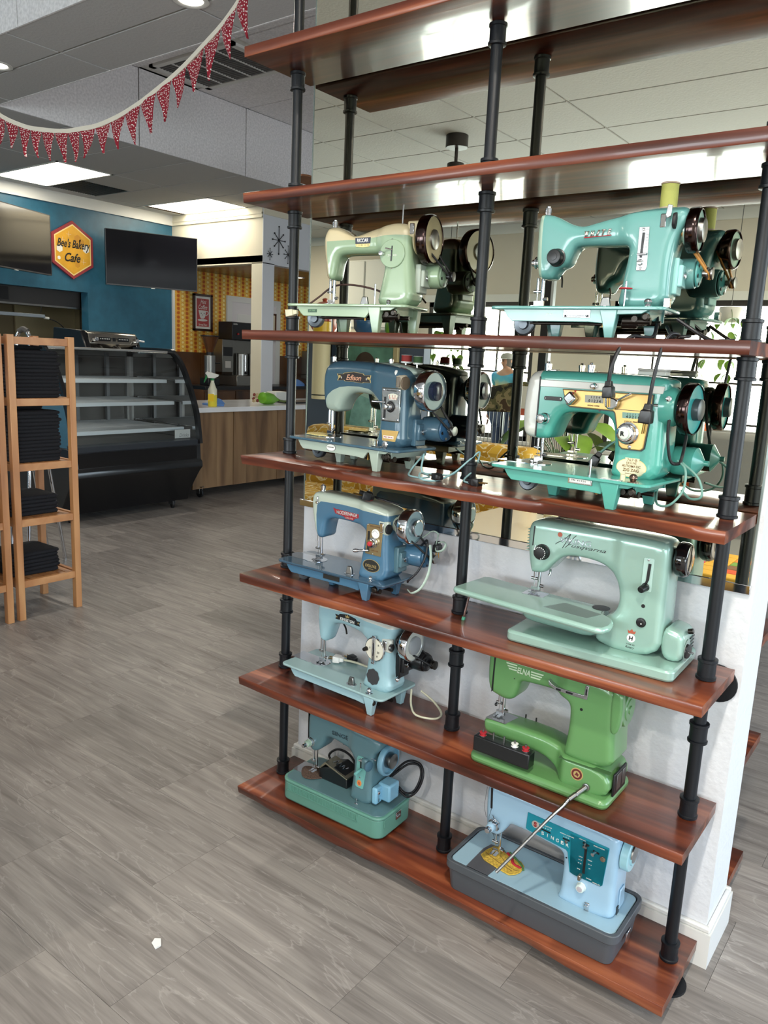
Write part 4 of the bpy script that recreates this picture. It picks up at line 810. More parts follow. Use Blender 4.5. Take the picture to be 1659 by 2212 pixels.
p = prism('bed_label', mm([(174, 45), (232, 45), (232, 32), (174, 32)]), .0066, .008, mat('dark_bronze_badge', (58, 58, 56), .3, .5), r)
motor(r, .368, yc+.045, .120, MB, mat('blue_cap2', (54, 100, 132), .3), r=.03, bx=.37, bm=mat('slate_bracket', (76, 106, 116), .3), wheel=(.39, .206, .032, yc), pulley=STEEL)
pl = plug(r, (.286, yc-.004, .268), (-.45, -.85, .2), BLACKP, 1.25, 'cord_cap'); lathe('cap_disc', (.283, yc-.010, .2715), (-.4, -.9, .15), [(0, .012), (.004, .013), (.012, .013), (.014, .009)], BLACKP, pl, 18)
cord(r, [(.288, yc+.002, .268), (.31, yc, .266), (.335, yc+.004, .262), (.36, yc+.015, .256)], BC, .0028)
cord(r, [(.42, yc+.04, .15), (.445, yc+.03, .17), (.452, yc+.015, .13), (.44, yc, .09), (.42, yc-.01, .065), (.41, yc, .055)], BC, .003)
FLX = mat('sage_flat_cord', (164, 184, 172), .45)
cord(r, [(.43, yc+.03, .175), (.452, yc+.04, .195), (.468, yc+.045, .19), (.462, yc+.05, .165), (.468, yc+.04, .145), (.488, yc+.04, .15), (.494, yc+.045, .165), (.482, yc+.05, .17), (.468, yc+.05, .165)], FLX, .0036, flat=.5)
cord(r, [(.455, yc+.03, .16), (.466, yc+.02, .13), (.468, yc+.01, .09), (.455, yc, .05), (.43, yc-.005, .03), (.405, yc+.01, .03)], FLX, .0036, flat=.5); plug(r, (.462, yc+.055, .168), (.1, -.1, -1), BLACKP, 1.)
# ---- 6 light blue and cream, second shelf left
KB, KC = paint('light_blue_enamel', (150, 200, 212)), paint('ivory_enamel', (214, 218, 204))
r = machine('sewing_machine', 'light blue sewing machine with cream top and a black and white banner badge', .1076, .066, 1, -1.4)
L_, D_, zb, yc, wa, wp = .382, .163, .057, .084, .034, .041; yf = yc-wp; ya = yc-wa
bed_std(r, L_, D_, zb, mat('pale_blue_grey_bed', (146, 176, 178), .25, 0, .4), apron=(.03, .318), legs=((.14, .13), (.338, .012), (.352, .125)), am=KB, lw=.019)
casting([('body', KB, r), ('top_cover', KC, r)], mm([(106, 135), (96, 146), (90, 183), (86, 215), (86, 240), (92, 256), (110, 264), (162, 265), (249, 263), (331, 258), (362, 254), (374, 246), (376, 230), (366, 200), (364, 171), (366, 122), (380, 50), (270, 50), (278, 83), (283, 119), (286, 140), (287, 170), (283, 184), (270, 192), (241, 199), (206, 203), (184, 204), (163, 201), (146, 195), (136, 174), (128, 151), (120, 136)]),
    yc, wblend(wa, wp, .28, .012), .024, mm([(112, 120), (103, 151), (99, 203), (101, 240), (178, 245), (280, 243), (385, 239), (385, 290), (70, 290), (70, 120)]))
b = prism('maker_badge', mm([(165, 235), (178, 234), (182, 239), (211, 243), (240, 238), (245, 233), (258, 234), (254, 227), (257, 220), (244, 220), (238, 221), (211, 222), (182, 222), (178, 221), (166, 221), (170, 228)]), ya-.0016, ya, BLACKL, r)
text('badge_lettering', 'KINGSTON', WHITEL, b, .211, .2268, .052, .0085, ya-.0019, bold=.03); prism('gold_crown', mm([(205, 234), (217, 234), (219, 241), (215, 238), (211, 243), (207, 238), (203, 241)]), ya-.0022, ya-.0012, GOLDL, b)
for x in (.172, .251): prism('badge_rivet', ell(x, .228, .0022, .0022, 10), ya-.002, ya-.0014, GOLDL, b)
d = lathe('stitch_dial', (.320, yf-.001, .174), (0, -1, 0), [(0, .0335), (.003, .0335), (.0042, .032)], CHROME, r, 36); lathe('dial_face', (.320, yf-.0051, .174), (0, -1, 0), [(0, .0305), (.0006, .0305), (.0007, 0)], mat('ivory_dial', (222, 218, 200), .4), d, 36)
for s, x in (('R', .335), ('20', .334), ('8', .331), ('O', .305)): text('dial_marks', s, BLACKL, d, x, {'R': .189, '20': .169, '8': .157, 'O': .176}[s], .008 if s == '20' else .004, .0055, yf-.0062)
boxes('dial_bar', [(.3155, yf-.011, .135, .3185, yf-.006, .213), (.3215, yf-.011, .135, .3245, yf-.006, .213), (.3145, yf-.011, .208, .3255, yf-.006, .214), (.3145, yf-.011, .134, .3255, yf-.006, .139)], CHROME, d, .001)
slot(d, .320, .192, .320, .156, .003, yf-.0060); knob('dial_knob', d, .293, yf-.006, .170, .006, .012, DARKM)
prism('blank_badge', [(.317+.021*math.cos(a)*(1+.05*math.cos(8*a)), .0935+.0225*math.sin(a)*(1+.05*math.cos(8*a))) for a in [2*math.pi*k/40 for k in range(40)]], yf-.0035, yf-.0015, mat('charcoal_badge', (54, 54, 56), .5), r)
handwheel(r, .421, yc, .200, .0445, mat('ivory_wheel_face', (204, 208, 200), .25, 0, .4), CHROME, mat('grey_hub', (150, 156, 160), .3), .0235, .028, .004, .004, .003, BLACKP, .368)
winder(r, .366, yc-.038, .192, KC, STEEL, .0105); needle_set(r, .091, yc, .134, zb); needle_plate(r, .083, yc, zb, .032, .028); slab('long_slide_plate', rrect(-.006, yc-.026, .055, yc+.022, .003), zb, zb+.0008, FACESTEEL, r)
feed_knob(r, .254, .026, zb, .022); pin(r, .2955, .016, zb-.01, .076); ball(r, .3265, .016, zb, .0078)
tube('presser_lever', [(.140, yc+.03, .185), (.150, yc+.03, .172), (.155, yc+.03, .155)], .0035, DARKM, r, flat=.5)
motor(r, .372, yc+.045, .142, BLACKP, BLACKP, r=.027, L=.06, bx=.37, bm=BLACKP, wheel=(.388, .200, .03, yc), pulley=DARKM)
lathe('bracket_lever', (.394, yc-.03, .108), (.3, -1, 0), [(0, .006), (.012, .005), (.014, .002)], CHROME, r, 12)
WC = mat('cream_cord', (196, 194, 170), .5)
ca = cord(r, [(.385, .13, .05), (.40, .11, .018), (.43, .09, .004), (.47, .095, .004), (.488, .115, .004), (.478, .145, .006), (.44, .16, .022), (.40, .155, .042)], WC, .003)
cb = cord(r, [(.30, .135, zb+.004), (.25, .14, zb+.006), (.18, .135, zb+.010), (.135, .125, zb+.010)], WC, .0034); plug(cb, (.14, .122, zb+.012), (-1, -.35, 0), WHITEP, 1.05); plug(r, (.165, .15, zb+.009), (-1, .1, .05), BLACKP, 1.)
# ---- 7 metallic sage free-arm, third shelf right
VG = mat('metallic_sage_enamel', (152, 186, 174), .24, .25, .5)
r = machine('sewing_machine', 'metallic sage green sewing machine with an extension table and black handwheel', .835, .056, 2, 1.6)
yc, wa, wp = .098, .044, .050; yf = yc-wp; ya = yc-wa
slab('base', rrect(0, .0, .382, .196, .018), 0, .026, VG, r, .006)
casting([('body', VG, r), ('face_cover', VG, r)], mm([(24, 158), (17, 187), (13, 214), (11, 246), (13, 266), (20, 278), (40, 283), (90, 283), (154, 283), (220, 283), (295, 281), (322, 278), (333, 268), (335, 245), (336, 200), (337, 122), (338, 22), (192, 22), (190, 60), (206, 88), (216, 94), (229, 105), (237, 122), (238, 146), (231, 173), (216, 193), (195, 206), (166, 212), (128, 213), (103, 208), (88, 196), (70, 175), (58, 160), (32, 156)]),
    yc, wblend(wa, wp, .24), .016, mm([(31, 140), (27, 188), (26, 229), (28, 262), (35, 300), (-10, 300), (-10, 140)]))
prism('face_slit', mm([(27.5, 268), (30.5, 268), (29, 222), (26.5, 222)]), ya-.001, ya+.001, BLACKP, r)
boxes('face_louvres', [(.006, yc-.03, .205+.007*i, .0125, yc+.03, .2072+.007*i) for i in range(8)], VG, r, .0008)
casting([('free_arm', VG, r)], mm([(5, 85), (6, 60), (13, 46), (26, 38), (90, 36), (200, 32), (205, 90), (120, 93), (40, 93)]), yc, lambda x, z: .045+0*x, .018)
slab('extension_table', [(-.150, .010), (-.142, .000), (-.05, -.014), (.228, -.047), (.242, -.040), (.249, -.015), (.246, .012), (.236, .040), (.205, .062), (.20, .09), (.05, .125), (-.12, .150), (-.138, .142)], .082, .097, VG, r, .006)
slab('table_panel', [(.085, .01), (.19, .0), (.205, .05), (.11, .075)], .097, .0974, mat('grey_panel', (120, 140, 134), .3, .3), r)
lg = cyl('table_leg', (-.128, .058, .084), (-.143, .060, .006), .0028, CHROME, r, seg=10); cyl('leg_tip', (-.1425, .060, .008), (-.1445, .060, -.000), .0045, mat('green_rubber', (84, 160, 130), .5), lg, seg=10)
lathe('thread_table_slot', (.188, .095, .0972), (0, 0, 1), [(0, .02), (.001, .02), (.0012, 0)], BLACKP, r, 20)
t = knob('tension_dial', r, .053, ya, .211, .0175, .018, BLACKP)
for k in range(12):
    a = math.radians(-70+k*20); lathe('dial_dot', (.053+.0135*math.cos(a), ya-.0178, .211+.0135*math.sin(a)), (0, -1, 0), [(0, .0012), (.0004, .0012), (.0005, 0)], WHITEL, t, 6)
tube('thread_spring', [(.036, ya-.003, .224), (.034, ya-.006, .208), (.042, ya-.006, .196)], .0008, CHROME, r)
lg = text('maker_name', 'VIKING', mat('silver_letters2', (200, 214, 220), .3, .4), r, .128, .2475, .074, .013, ya-.0002, bold=.02, ext=.001)
scr = mat('black_script', (22, 28, 30), .4)
tube('script_stroke', [(.083, ya-.0008, .235), (.087, ya-.0008, .239), (.10, ya-.0008, .247), (.112, ya-.0008, .259), (.116, ya-.0008, .262), (.108, ya-.0008, .244), (.100, ya-.0008, .229)], .0007, scr, r, n=4, seg=5)
tube('script_stroke', [(.130, ya-.0008, .262), (.124, ya-.0008, .256), (.114, ya-.0008, .240), (.106, ya-.0008, .231), (.112, ya-.0008, .237), (.12, ya-.0008, .240)], .0007, scr, r, n=4, seg=5)
text('script_lettering', 'usqvarna', scr, r, .160, .2355, .080, .008, ya-.0006, shear=.45, ext=.0003)
prism('red_emblem', ell(.0915, .258, .0055, .0055, 16), ya-.001, ya, mat('red_badge2', (168, 84, 62), .4), r)
p = prism('stitch_plate', rrect(.2845, .170, .3065, .243, .003), yf-.0016, yf, mat('pale_sage_plate', (176, 206, 196), .3), r, .0006)
slot(p, .2985, .231, .297, .195, .006, yf-.0018); slot(p, .297, .196, .293, .181, .005, yf-.0018); knob('stitch_lever', r, .2945, yf-.002, .180, .0085, .02, BLACKP, axis=(-.25, -1, -.2)); screws(p, mm([(295, 238.5)]), yf-.0016, .0026)
prism('black_dot', ell(.2935, .137, .0042, .0042, 16), yf-.0006, yf, BLACKP, r); k = knob('feed_control', r, .293, yf, .100, .0102, .005, BLACKP); lathe('dial_dot', (.2945, yf-.005, .0985), (0, -1, 0), [(0, .0015), (.0004, .0015), (.0005, 0)], WHITEL, k, 8)
b = prism('white_emblem', ell(.2755, .0605, .0092, .0092, 24), yf-.0006, yf, WHITEL, r); text('emblem_letter', 'H', BLACKL, b, .2755, .0605, .009, .010, yf-.0008, shear=.1, bold=.03)
prism('crown_emblem', mm([(268.5, 71), (282.5, 71), (284.5, 78), (280, 75.5), (275.5, 81), (271, 75.5), (266.5, 78)]), yf-.0006, yf, mat('red_badge2', (168, 84, 62), .4), r)
text('model_script', 'Rotary', BLACKL, r, .275, .039, .020, .006, yf-.0002, shear=.4, ext=.0003); text('model_script', 'TYPE 20', BLACKL, r, .275, .046, .019, .003, yf-.0002, ext=.0003)
w = lathe('handwheel', (.336, yc, .241), (1, 0, 0), [(0, .022), (.004, .034), (.010, .0375), (.022, .0375), (.029, .034), (.031, .029)], mat('gloss_black', (12, 12, 14), .08, 0, .6), r, 36)
lathe('wheel_ring', (.3655, yc, .241), (1, 0, 0), [(0, .029), (.0012, .0285), (.0018, .026)], CHROME, w, 36); lathe('wheel_face', (.366, yc, .241), (1, 0, 0), [(0, .027), (.0006, .026), (.0016, .008), (.0022, 0)], mat('gloss_black', (12, 12, 14), .08, 0, .6), w, 30)
casting([('motor_housing', VG, r)], mm([(335, 26), (383, 26), (383, 75), (378, 88), (368, 95), (335, 100)]), yc+.002, lambda x, z: .045+0*x, .012)
lathe('motor_socket', (.3832, yc-.012, .05), (1, 0, 0), [(0, .024), (.0008, .024), (.001, 0)], mat('grey_socket', (140, 160, 152), .4), r, 24); k = lathe('plug_socket', (.384, yc-.018, .05), (1, -.2, 0), [(0, .016), (.005, .015), (.006, 0)], BLACKP, r, 18); multi('prong', [cylg((.388, yc-.02+e, .05), (.400, yc-.022+e, .05), .0015, 6) for e in (-.004, .004)], CHROME, k)
boxes('motor_louvres', [(.3828, yc+.008, .045+.008*i, .3842, yc+.04, .048+.008*i) for i in range(4)], BLACKP, r); lathe('motor_screw', (.380, yc, .088), (1, 0, .3), [(0, .006), (.01, .006), (.011, .003)], DARKM, r, 12)
needle_set(r, .026, yc, .158, .097); slab('needle_plate', rrect(.0, yc-.026, .055, yc+.015, .003), .097, .0978, CHROME, r)
tube('presser_lever', [(.048, yc+.02, .160), (.052, yc+.015, .150), (.050, yc+.012, .142)], .003, CHROME, r)
boxes('spool_bracket', [(.06, yc-.008, .2825, .078, yc+.008, .286), (.066, yc-.003, .285, .070, yc+.003, .296)], DARKM, r, .001)
# ---- 8 green free-arm with bobbin rail, second shelf right
EG = mat('apple_green_enamel', (92, 138, 84), .3, 0, .5)
r = machine('sewing_machine', 'apple green free arm sewing machine with a black bobbin rail and a steel knee lever', .772, .036, 1, .2)
yc, wa, wp = .085, .042, .062; yf = yc-wp; ya = yc-wa
slab('base', rrect(0, .0, .347, .158, .02), 0, .022, EG, r, .008)
casting([('body', EG, r)], mm([(40, 164), (26, 168), (18, 177), (13, 194), (11, 223), (11, 255), (15, 272), (26, 281), (60, 284), (120, 284), (233, 281), (300, 277), (326, 268), (334, 252), (334, 209), (337, 139), (342, 78), (222, 74), (226, 103), (228, 124), (230, 153), (230, 186), (227, 203), (217, 211), (203, 212), (191, 219), (174, 221), (145, 220), (116, 218), (104, 217), (97, 210), (94, 192), (87, 171), (75, 162), (59, 160)]), yc, wblend(wa, .052, .22), .016)
casting([('lower_body', EG, r)], mm([(10, 97), (77, 98), (126, 98.5), (174, 97), (205, 90), (224, 82), (338, 82), (344, 15), (228, 12), (212, 20), (197, 40), (172, 53), (130, 57), (30, 57), (14, 62), (8, 78)]), yc, wblend(.036, .064, .235), .010)
prism('body_seam', mm([(222, 79.5), (342, 80.5), (342, 79), (222, 78)]), yc-.0646, yc-.05, mat('dark_green_seam', (60, 92, 56), .4), r)
prism('face_gap', mm([(30, 262), (33.5, 262), (32, 176), (28, 172)]), ya-.001, ya+.001, BLACKP, r)
GL = mat('pale_green_letters2', (190, 206, 178), .4)
b = text('maker_name', 'ELNA', GL, r, .108, .2455, .034, .0145, ya-.0002, shear=.2, bold=.03)
for i in range(4):
    z = .2635-.0062*i; prism('logo_stripe', [(.058+.0035*i, z), (.0905+.002*(i > 1)*0, z), (.0905, z-.0032), (.060+.0035*i, z-.0032)], ya-.0006, ya, GL, r)
for i in range(3): z = .2525-.0062*i; prism('logo_stripe', [(.127, z), (.159-.0035*i, z), (.157-.0035*i, z-.0032), (.127, z-.0032)], ya-.0006, ya, GL, r)
prism('logo_stripe', mm([(90, 263), (161, 263), (160, 260), (90, 260)]), ya-.0006, ya, GL, r)
prism('thread_guide', mm([(176, 249), (184, 243), (196, 238), (229, 238), (262, 238), (264, 262), (272, 262), (270, 229), (230, 229), (195, 230), (177, 238)]), ya-.012, ya+.002, FACESTEEL, r, .001)
for q in ((.196, ya-.0126, .2315, .208, ya-.0118, .2358), (.220, ya-.0126, .2315, .236, ya-.0118, .2358), (.2655, ya-.0126, .240, .2685, ya-.0118, .254)): box('guide_slot', q, BLACKP, r)
prism('oil_hole', ell(.259, .203, .0034, .0034, 16), yc-.0525, yc-.0515, BLACKP, r); prism('oil_hole', ell(.086, .222, .0016, .0016, 10), ya-.0004, ya, BLACKP, r)
b = prism('round_emblem', ell(.268, .055, .0148, .0148, 28), yc-.0648, yc-.064, GOLDL, r); prism('emblem_ring', ell(.268, .055, .0122, .0122, 28), yc-.0652, yc-.0645, mat('maroon_ring', (96, 36, 36), .4), b); prism('emblem_centre', ell(.268, .055, .0078, .0078, 20), yc-.0656, yc-.065, GOLDL, b)
prism('emblem_figure', mm([(263, 51), (268, 61), (272, 56), (274, 58), (271, 50), (267, 53)]), yc-.066, yc-.0654, mat('maroon_ring', (96, 36, 36), .4), b)
bx = box('bobbin_rail', (.016, -.008, .036, .163, .024, .074), mat('satin_black', (20, 22, 24), .3, 0, .3), r, .003)
for i, c in enumerate((RED, None, None, WHITEL, RED)):
    x = .034+.0282*i; q = cyl('bobbin_pin', (x, .006, .072), (x, .006, .090), .0024, STEEL, bx, seg=10)
    if c:
        lathe('bobbin', (x, .006, .0745), (0, 0, 1), [(0, .0085), (.001, .0085), (.0011, .006), (.007, .006), (.0071, .0085), (.0082, .0085), (.0083, .002)], c, bx, 18)
        lathe('bobbin_flange', (x, .006, .0742), (0, 0, 1), [(0, .009), (.0011, .009), (.0012, .003)], CHROME, bx, 18)
slab('needle_plate', [(.014, yc-.034), (.068, yc-.034), (.076, yc+.02), (.020, yc+.028)], .0972, .0982, FACESTEEL, r)
for x in (.09, .118): cyl('rear_pin', (x, yc+.03, .098), (x, yc+.03, .107), .002, BLACKP, r, seg=8)
needle_set(r, .040, yc-.006, .162, .0975); lathe('needle_thumb_screw', (.030, yc-.01, .128), (-1, -.4, 0), [(0, .004), (.004, .0045), (.006, .002)], BLACKP, r, 12)
w = lathe('handwheel', (.328, yc, .213), (1, 0, 0), [(0, .036), (.004, .040), (.016, .040), (.020, .037)], EG, r, 36); lathe('wheel_face', (.3465, yc, .213), (1, 0, 0), [(0, .037), (.001, .036), (.0012, .026), (.0035, .024), (.0037, .010), (.006, .009), (.0065, 0)], EG, w, 30)
casting([('wheel_guard', EG, r)], mm([(322, 270), (345, 266), (350, 240), (348, 190), (341, 170), (332, 168), (326, 176)]), yc-.042, lambda x, z: .012+0*x, .006)
sk = box('power_socket', (.3425, yc-.045, .020, .3475, yc+.03, .074), BLACKP, r, .002); boxes('socket_frame', [(.3472, yc-.03, .03, .3485, yc-.005, .068), (.3472, yc+.004, .03, .3485, yc+.022, .068)], STEEL, sk, .001)
lathe('knee_lever_boss', (.293, yc-.066, .034), (0, -1, 0), [(0, .0085), (.003, .0085), (.004, .006)], STEEL, r, 18)
kl = cyl('knee_lever', (.2925, yc-.068, .034), (.2715, yc-.108, .014), .0055, STEEL, r, seg=14); cyl('lever_ring', (.2815, yc-.089, .0235), (.2795, yc-.093, .0215), .0062, CHROME, kl, seg=14)
P_ = [(.2715, yc-.108, .014), (.2655, yc-.124, .002), (.248, yc-.152, -.022), (.212, yc-.196, -.080), (.176, yc-.240, -.138)]
tube('lever_rod', P_, .0036, STEEL, kl, n=4, seg=10)
# ---- 9 blue-green machine on a green case, bottom left
SB, SCs = paint('blue_teal_enamel', (82, 130, 142), .3), mat('green_case', (92, 142, 128), .45, bump=.03, bscale=400)
r = machine('sewing_machine', 'blue-green sewing machine set in a green portable case with a black foot control on it', .1462, .038, 0, 2.)
yc, wa, wp = .082, .036, .044; yf = yc-wp; ya = yc-wa; zb = .072
cs = slab('case_base', rrect(0, 0, .362, .165, .03), .006, zb-.006, SCs, r, .006); slab('case_lid_edge', rrect(-.0015, -.0015, .3635, .1665, .031), zb-.010, zb-.001, SCs, cs, .003)
multi('case_feet', [cylg((x, y, 0), (x, y, .008), .008, 10) for x in (.04, .32) for y in (.03, .14)], BLACKP, cs)
boxes('case_ribs', [(.03+.0042*i, -.0012, .040, .0318+.0042*i, .002, .058) for i in range(60)], SCs, cs); boxes('case_ledge', [(.0245, -.0022, .0385, .285, .001, .041), (.283, -.0022, .0385, .286, .001, .062), (.362, .02, .04, .3645, .023, .062)], SCs, cs)
lt = boxes('latch', [(.362, .075, .038, .3655, .10, .060), (.3655, .08, .042, .368, .095, .05)], CHROME, r, .001)
slab('bed', rrect(.006, .006, .356, .159, .026), zb-.002, zb+.001, mat('slate_green_bed', (84, 116, 122), .3, 0, .3), r, .001)
casting([('body', SB, r)], mm([(66, 166), (59, 183), (57, 219), (57, 262), (62, 280), (76, 289), (110, 290), (170, 288), (240, 284), (305, 279), (322, 270), (325, 255), (316, 238), (305, 228), (300, 205), (299, 172), (300, 123), (301, 66), (222, 66), (227, 97), (232, 135), (235, 164), (235, 189), (229, 203), (213, 211), (187, 216), (161, 221), (140, 222), (126, 215), (115, 191), (103, 171), (82, 158)]), yc, wblend(wa, wp, .235, .004), .014)
prism('face_edge', mm([(57, 275), (59, 278), (60, 190), (58, 190)]), ya+.004, ya+.03, BLACKP, r)
text('maker_name', 'SINGER', mat('dark_teal_letters', (38, 62, 70), .4), r, .188, .245, .074, .0125, ya-.0002, bold=.03)
k = knob('tension_dial', r, .074, ya, .190, .0125, .010, CHROME); knob('tension_disc', r, .074, ya-.010, .190, .0105, .014, TURL); knob('tension_nut', r, .074, ya-.024, .190, .0065, .014, CHROME)
p = prism('stitch_plate', mm([(250, 205), (254, 212), (276, 213), (281, 208), (281, 165), (275, 118), (270, 115), (251, 116), (247, 120), (248, 162)]), yf-.0018, yf, mat('pale_turquoise_plate2', (110, 172, 168), .3), r, .0006)
slot(p, .265, .197, .266, .170, .005, yf-.002); cyl('stitch_lever', (.266, yf-.002, .175), (.266, yf-.03, .172), .0042, mat('pale_turquoise_plate2', (110, 172, 168), .3), p, seg=12); screws(p, mm([(265, 206), (263, 149)]), yf-.0018, .0024)
prism('orange_emblem', ell(.2615, .131, .0078, .0092, 20), yf-.0026, yf-.0016, mat('orange_emblem', (214, 132, 74), .4), p); text('emblem_letter', 'S', mat('red_print', (150, 40, 40), .5), p, .2615, .131, .006, .008, yf-.0028)
handwheel(r, .334, yc, .206, .0445, mat('pale_blue_wheel', (110, 156, 178), .28, 0, .4), mat('pale_blue_wheel', (110, 156, 178), .28, 0, .4), STEEL, .0205, .02, .010, .009, .006, SB, .30)
lathe('winder_tire', (.288, yc-.048, .195), (1, -.2, 0), [(0, .013), (.003, .015), (.008, .015), (.010, .010), (.011, .004)], mat('slate_blue_tire', (74, 110, 128), .5), r, 22); boxes('bobbin_winder', [(.270, yc-.056, .182, .290, yc-.036, .214)], SB, r, .006); cyl('winder_pin', (.262, yc-.055, .205), (.275, yc-.052, .205), .0026, CHROME, r)
boxes('winder_frame', [(.272, yc-.042, .214, .312, yc-.04, .217)], CHROME, r)
m_ = boxes('motor_box', [(.302, yc-.015, .084, .345, yc+.035, .135)], mat('sky_blue_plastic', (128, 180, 206), .3, 0, .3), r, .006); boxes('lamp_switch_cover', [(.300, yc-.04, .080, .318, yc-.010, .130)], mat('sky_blue_plastic', (128, 180, 206), .3, 0, .3), m_, .005)
boxes('cover_clip', [(.3175, yc-.032, .088, .320, yc-.028, .112)], CHROME, m_); lathe('cover_screw', (.318, yc-.03, .115), (1, -.3, .2), [(0, .005), (.003, .0045), (.004, .002)], CHROME, m_, 12)
needle_set(r, .062, yc, .160, zb); slab('needle_plate', rrect(-.0, yc-.03, .05, yc+.028, .003), zb+.001, zb+.002, CHROME, r)
FB = mat('brown_speckled_cloth', (84, 66, 56), .9, bump=.8, bscale=220, var=.6); v = [(.065+.042*math.cos(a)*(1+.12*math.sin(3*a)), yc-.012+.034*math.sin(a)*(1+.1*math.cos(4*a))) for a in [2*math.pi*k/30 for k in range(30)]]
slab('fabric_scrap', v, zb+.002, zb+.0055, FB, r, .001)
fp = prism('foot_control', mm([(92, 73), (198, 73), (197, 108), (150, 126), (92, 108)]), yc-.018, yc+.05, mat('satin_black', (20, 22, 24), .3, 0, .3), r, .004)
v = [(.096, yc-.012, .112), (.118, yc-.010, .131), (.200, yc-.014, .109), (.199, yc-.014, .105), (.096, yc-.012, .108), (.118, yc-.010, .127)]
prism('pedal_plate', mm([(96, 110), (116, 133), (120, 133), (199, 108), (199, 104), (120, 127), (99, 107)]), yc-.022, yc+.03, mat('nickel_pedal', (176, 170, 150), .2, .9), fp, .0008)
tube('pedal_script', [(.132+.006*i, yc-.002+(.02 if i % 2 else 0), .1305-.0018*i) for i in range(8)], .0016, CHROME, fp, n=3, seg=5)
cord(r, [(.30, yc+.04, .12), (.345, yc+.06, .18), (.385, yc+.07, .185), (.405, yc+.06, .16), (.395, yc+.05, .115), (.37, yc+.04, .09), (.34, yc+.04, .098)], BC, .0034); cord(r, [(.31, yc+.045, .13), (.35, yc+.066, .172), (.382, yc+.075, .175), (.396, yc+.062, .15), (.385, yc+.05, .11), (.36, yc+.045, .095), (.335, yc+.045, .105)], BC, .0034)
cord(r, [(.195, yc+.04, .10), (.15, yc+.06, .13), (.10, yc+.06, .135), (.075, yc+.05, .11), (.10, yc+.055, .085)], BC, .0036); tube('presser_lever', [(.125, yc+.03, .205), (.140, yc+.03, .195), (.146, yc+.03, .178)], .0032, SB, r, flat=.5)
boxes('thread_clip', [(.255, .022, zb, .268, .030, zb+.002), (.258, .024, zb, .264, .028, zb+.016)], CHROME, r, .001)
# ---- 10 sky blue machine in a grey case, bottom right
RB, RP, RG = paint('sky_blue_enamel', (152, 200, 232)), mat('teal_panel', (14, 130, 148), .35), mat('charcoal_case', (74, 79, 84), .45, bump=.06, bscale=500)
r = machine('sewing_machine', 'sky blue sewing machine with a teal control panel sitting in a charcoal grey case', .7429, .0296, 0, .6)
yc, wa, wp = .087, .044, .044; yf = yc-wp; ya = yc-wa; zb = .080
v0 = rrect(.002, .0, .424, .166, .02); n = len(v0); out = rrect(-.010, -.011, .436, .177, .024); inn = rrect(.0, -.001, .426, .167, .018)
V = [(x, y, 0) for x, y in v0]+[(x*1., y, .058) for x, y in rrect(-.004, -.006, .430, .172, .022)]+[(x, y, .060) for x, y in out]+[(x, y, .082) for x, y in out]+[(x, y, .082) for x, y in inn]+[(x, y, .072) for x, y in inn]
F = [tuple(reversed(range(n)))]+[(k*n+i, k*n+(i+1) % n, (k+1)*n+(i+1) % n, (k+1)*n+i) for k in range(5) for i in range(n)]+[tuple(range(5*n, 6*n))]
cs = bev(obj('case_base', mesh('case_base', V, F, RG), r), .002)
boxes('latch', [(.4335, .06, .03, .438, .085, .055)], CHROME, r, .001); tube('handle_clip', [(-.008, .11, .062), (-.018, .105, .068), (-.010, .10, .074)], .002, DARKM, r)
bd = slab('bed', rrect(.002, .001, .424, .165, .016), .072, zb, mat('pale_blue_bed', (146, 178, 194), .3, 0, .3), r, .002)
slab('slide_plates', [(.050, .0015), (.110, .0015), (.114, .05), (.116, .10), (.086, .125), (.055, .118), (.048, .09)], zb, zb+.0006, mat('dark_slide_plates', (104, 106, 112), .3, .5), r); boxes('slide_edge', [(.05, .0008, zb-.003, .11, .002, zb+.001)], CHROME, r)
casting([('body', RB, r)], mm([(80, 160), (73, 170), (69, 202), (67, 250), (68, 278), (76, 289), (100, 294), (188, 294), (306, 291), (378, 287), (397, 280), (403, 266), (403, 224), (404, 167), (404, 109), (406, 74), (268, 74), (275, 90), (277, 113), (278, 150), (277, 180), (272, 193), (258, 198), (232, 200), (192, 205), (155, 207), (137, 206), (128, 194), (116, 174), (104, 161)]), yc, wblend(wp, wp, .285, .012, .12), .014)
p = prism('control_panel', mm([(182, 261), (382, 254), (383, 251), (376, 158), (371, 153), (308, 153), (297, 156), (288, 203), (283, 207), (185, 216), (180, 219)]), ya-.0018, ya+.006, RP, r, .0005); yp = ya-.0019
p2 = prism('panel_lower', mm([(290, 252), (382, 250), (376, 158), (371, 153), (308, 153), (298, 156)]), yf-.0018, ya, RP, p, .0005); yq = yf-.0019
e = prism('round_emblem', ell(.204, .239, .0092, .0092, 24), yp-.001, yp, mat('silver_disc', (206, 196, 186), .3, .5), p); text('emblem_letter', 'S', mat('red_print', (150, 40, 40), .5), e, .204, .239, .008, .012, yp-.0012, bold=.06)
for i, ch in enumerate('SINGER'): text('maker_letter', ch, WHITEL, p, .2235+.0125*i, .2242-.0008*i, .007 if ch != 'I' else .0015, .0085, (yp if i < 5 else yq)-.0002, bold=.015)
slot(p, .215, .2345, .243, .2325, .003, yp); slot(p, .274, .2335, .291, .233, .003, yp-.0002); slot(p2, .322, .2435, .337, .2405, .004, yq); slot(p2, .3305, .231, .3305, .168, .0055, yq); slot(p2, .347, .2335, .362, .2315, .004, yq)
for s_, x, z, w_ in (('STITCH SELECTOR', .228, .2455, .035), ('1 2 3 4 5', .23, .2395, .026), ('NEEDLE POSITION', .283, .2445, .034), ('L C R', .282, .2385, .014)): text('panel_print', s_, WHITEL, p, x, z, w_, .0022, yp-.0002)
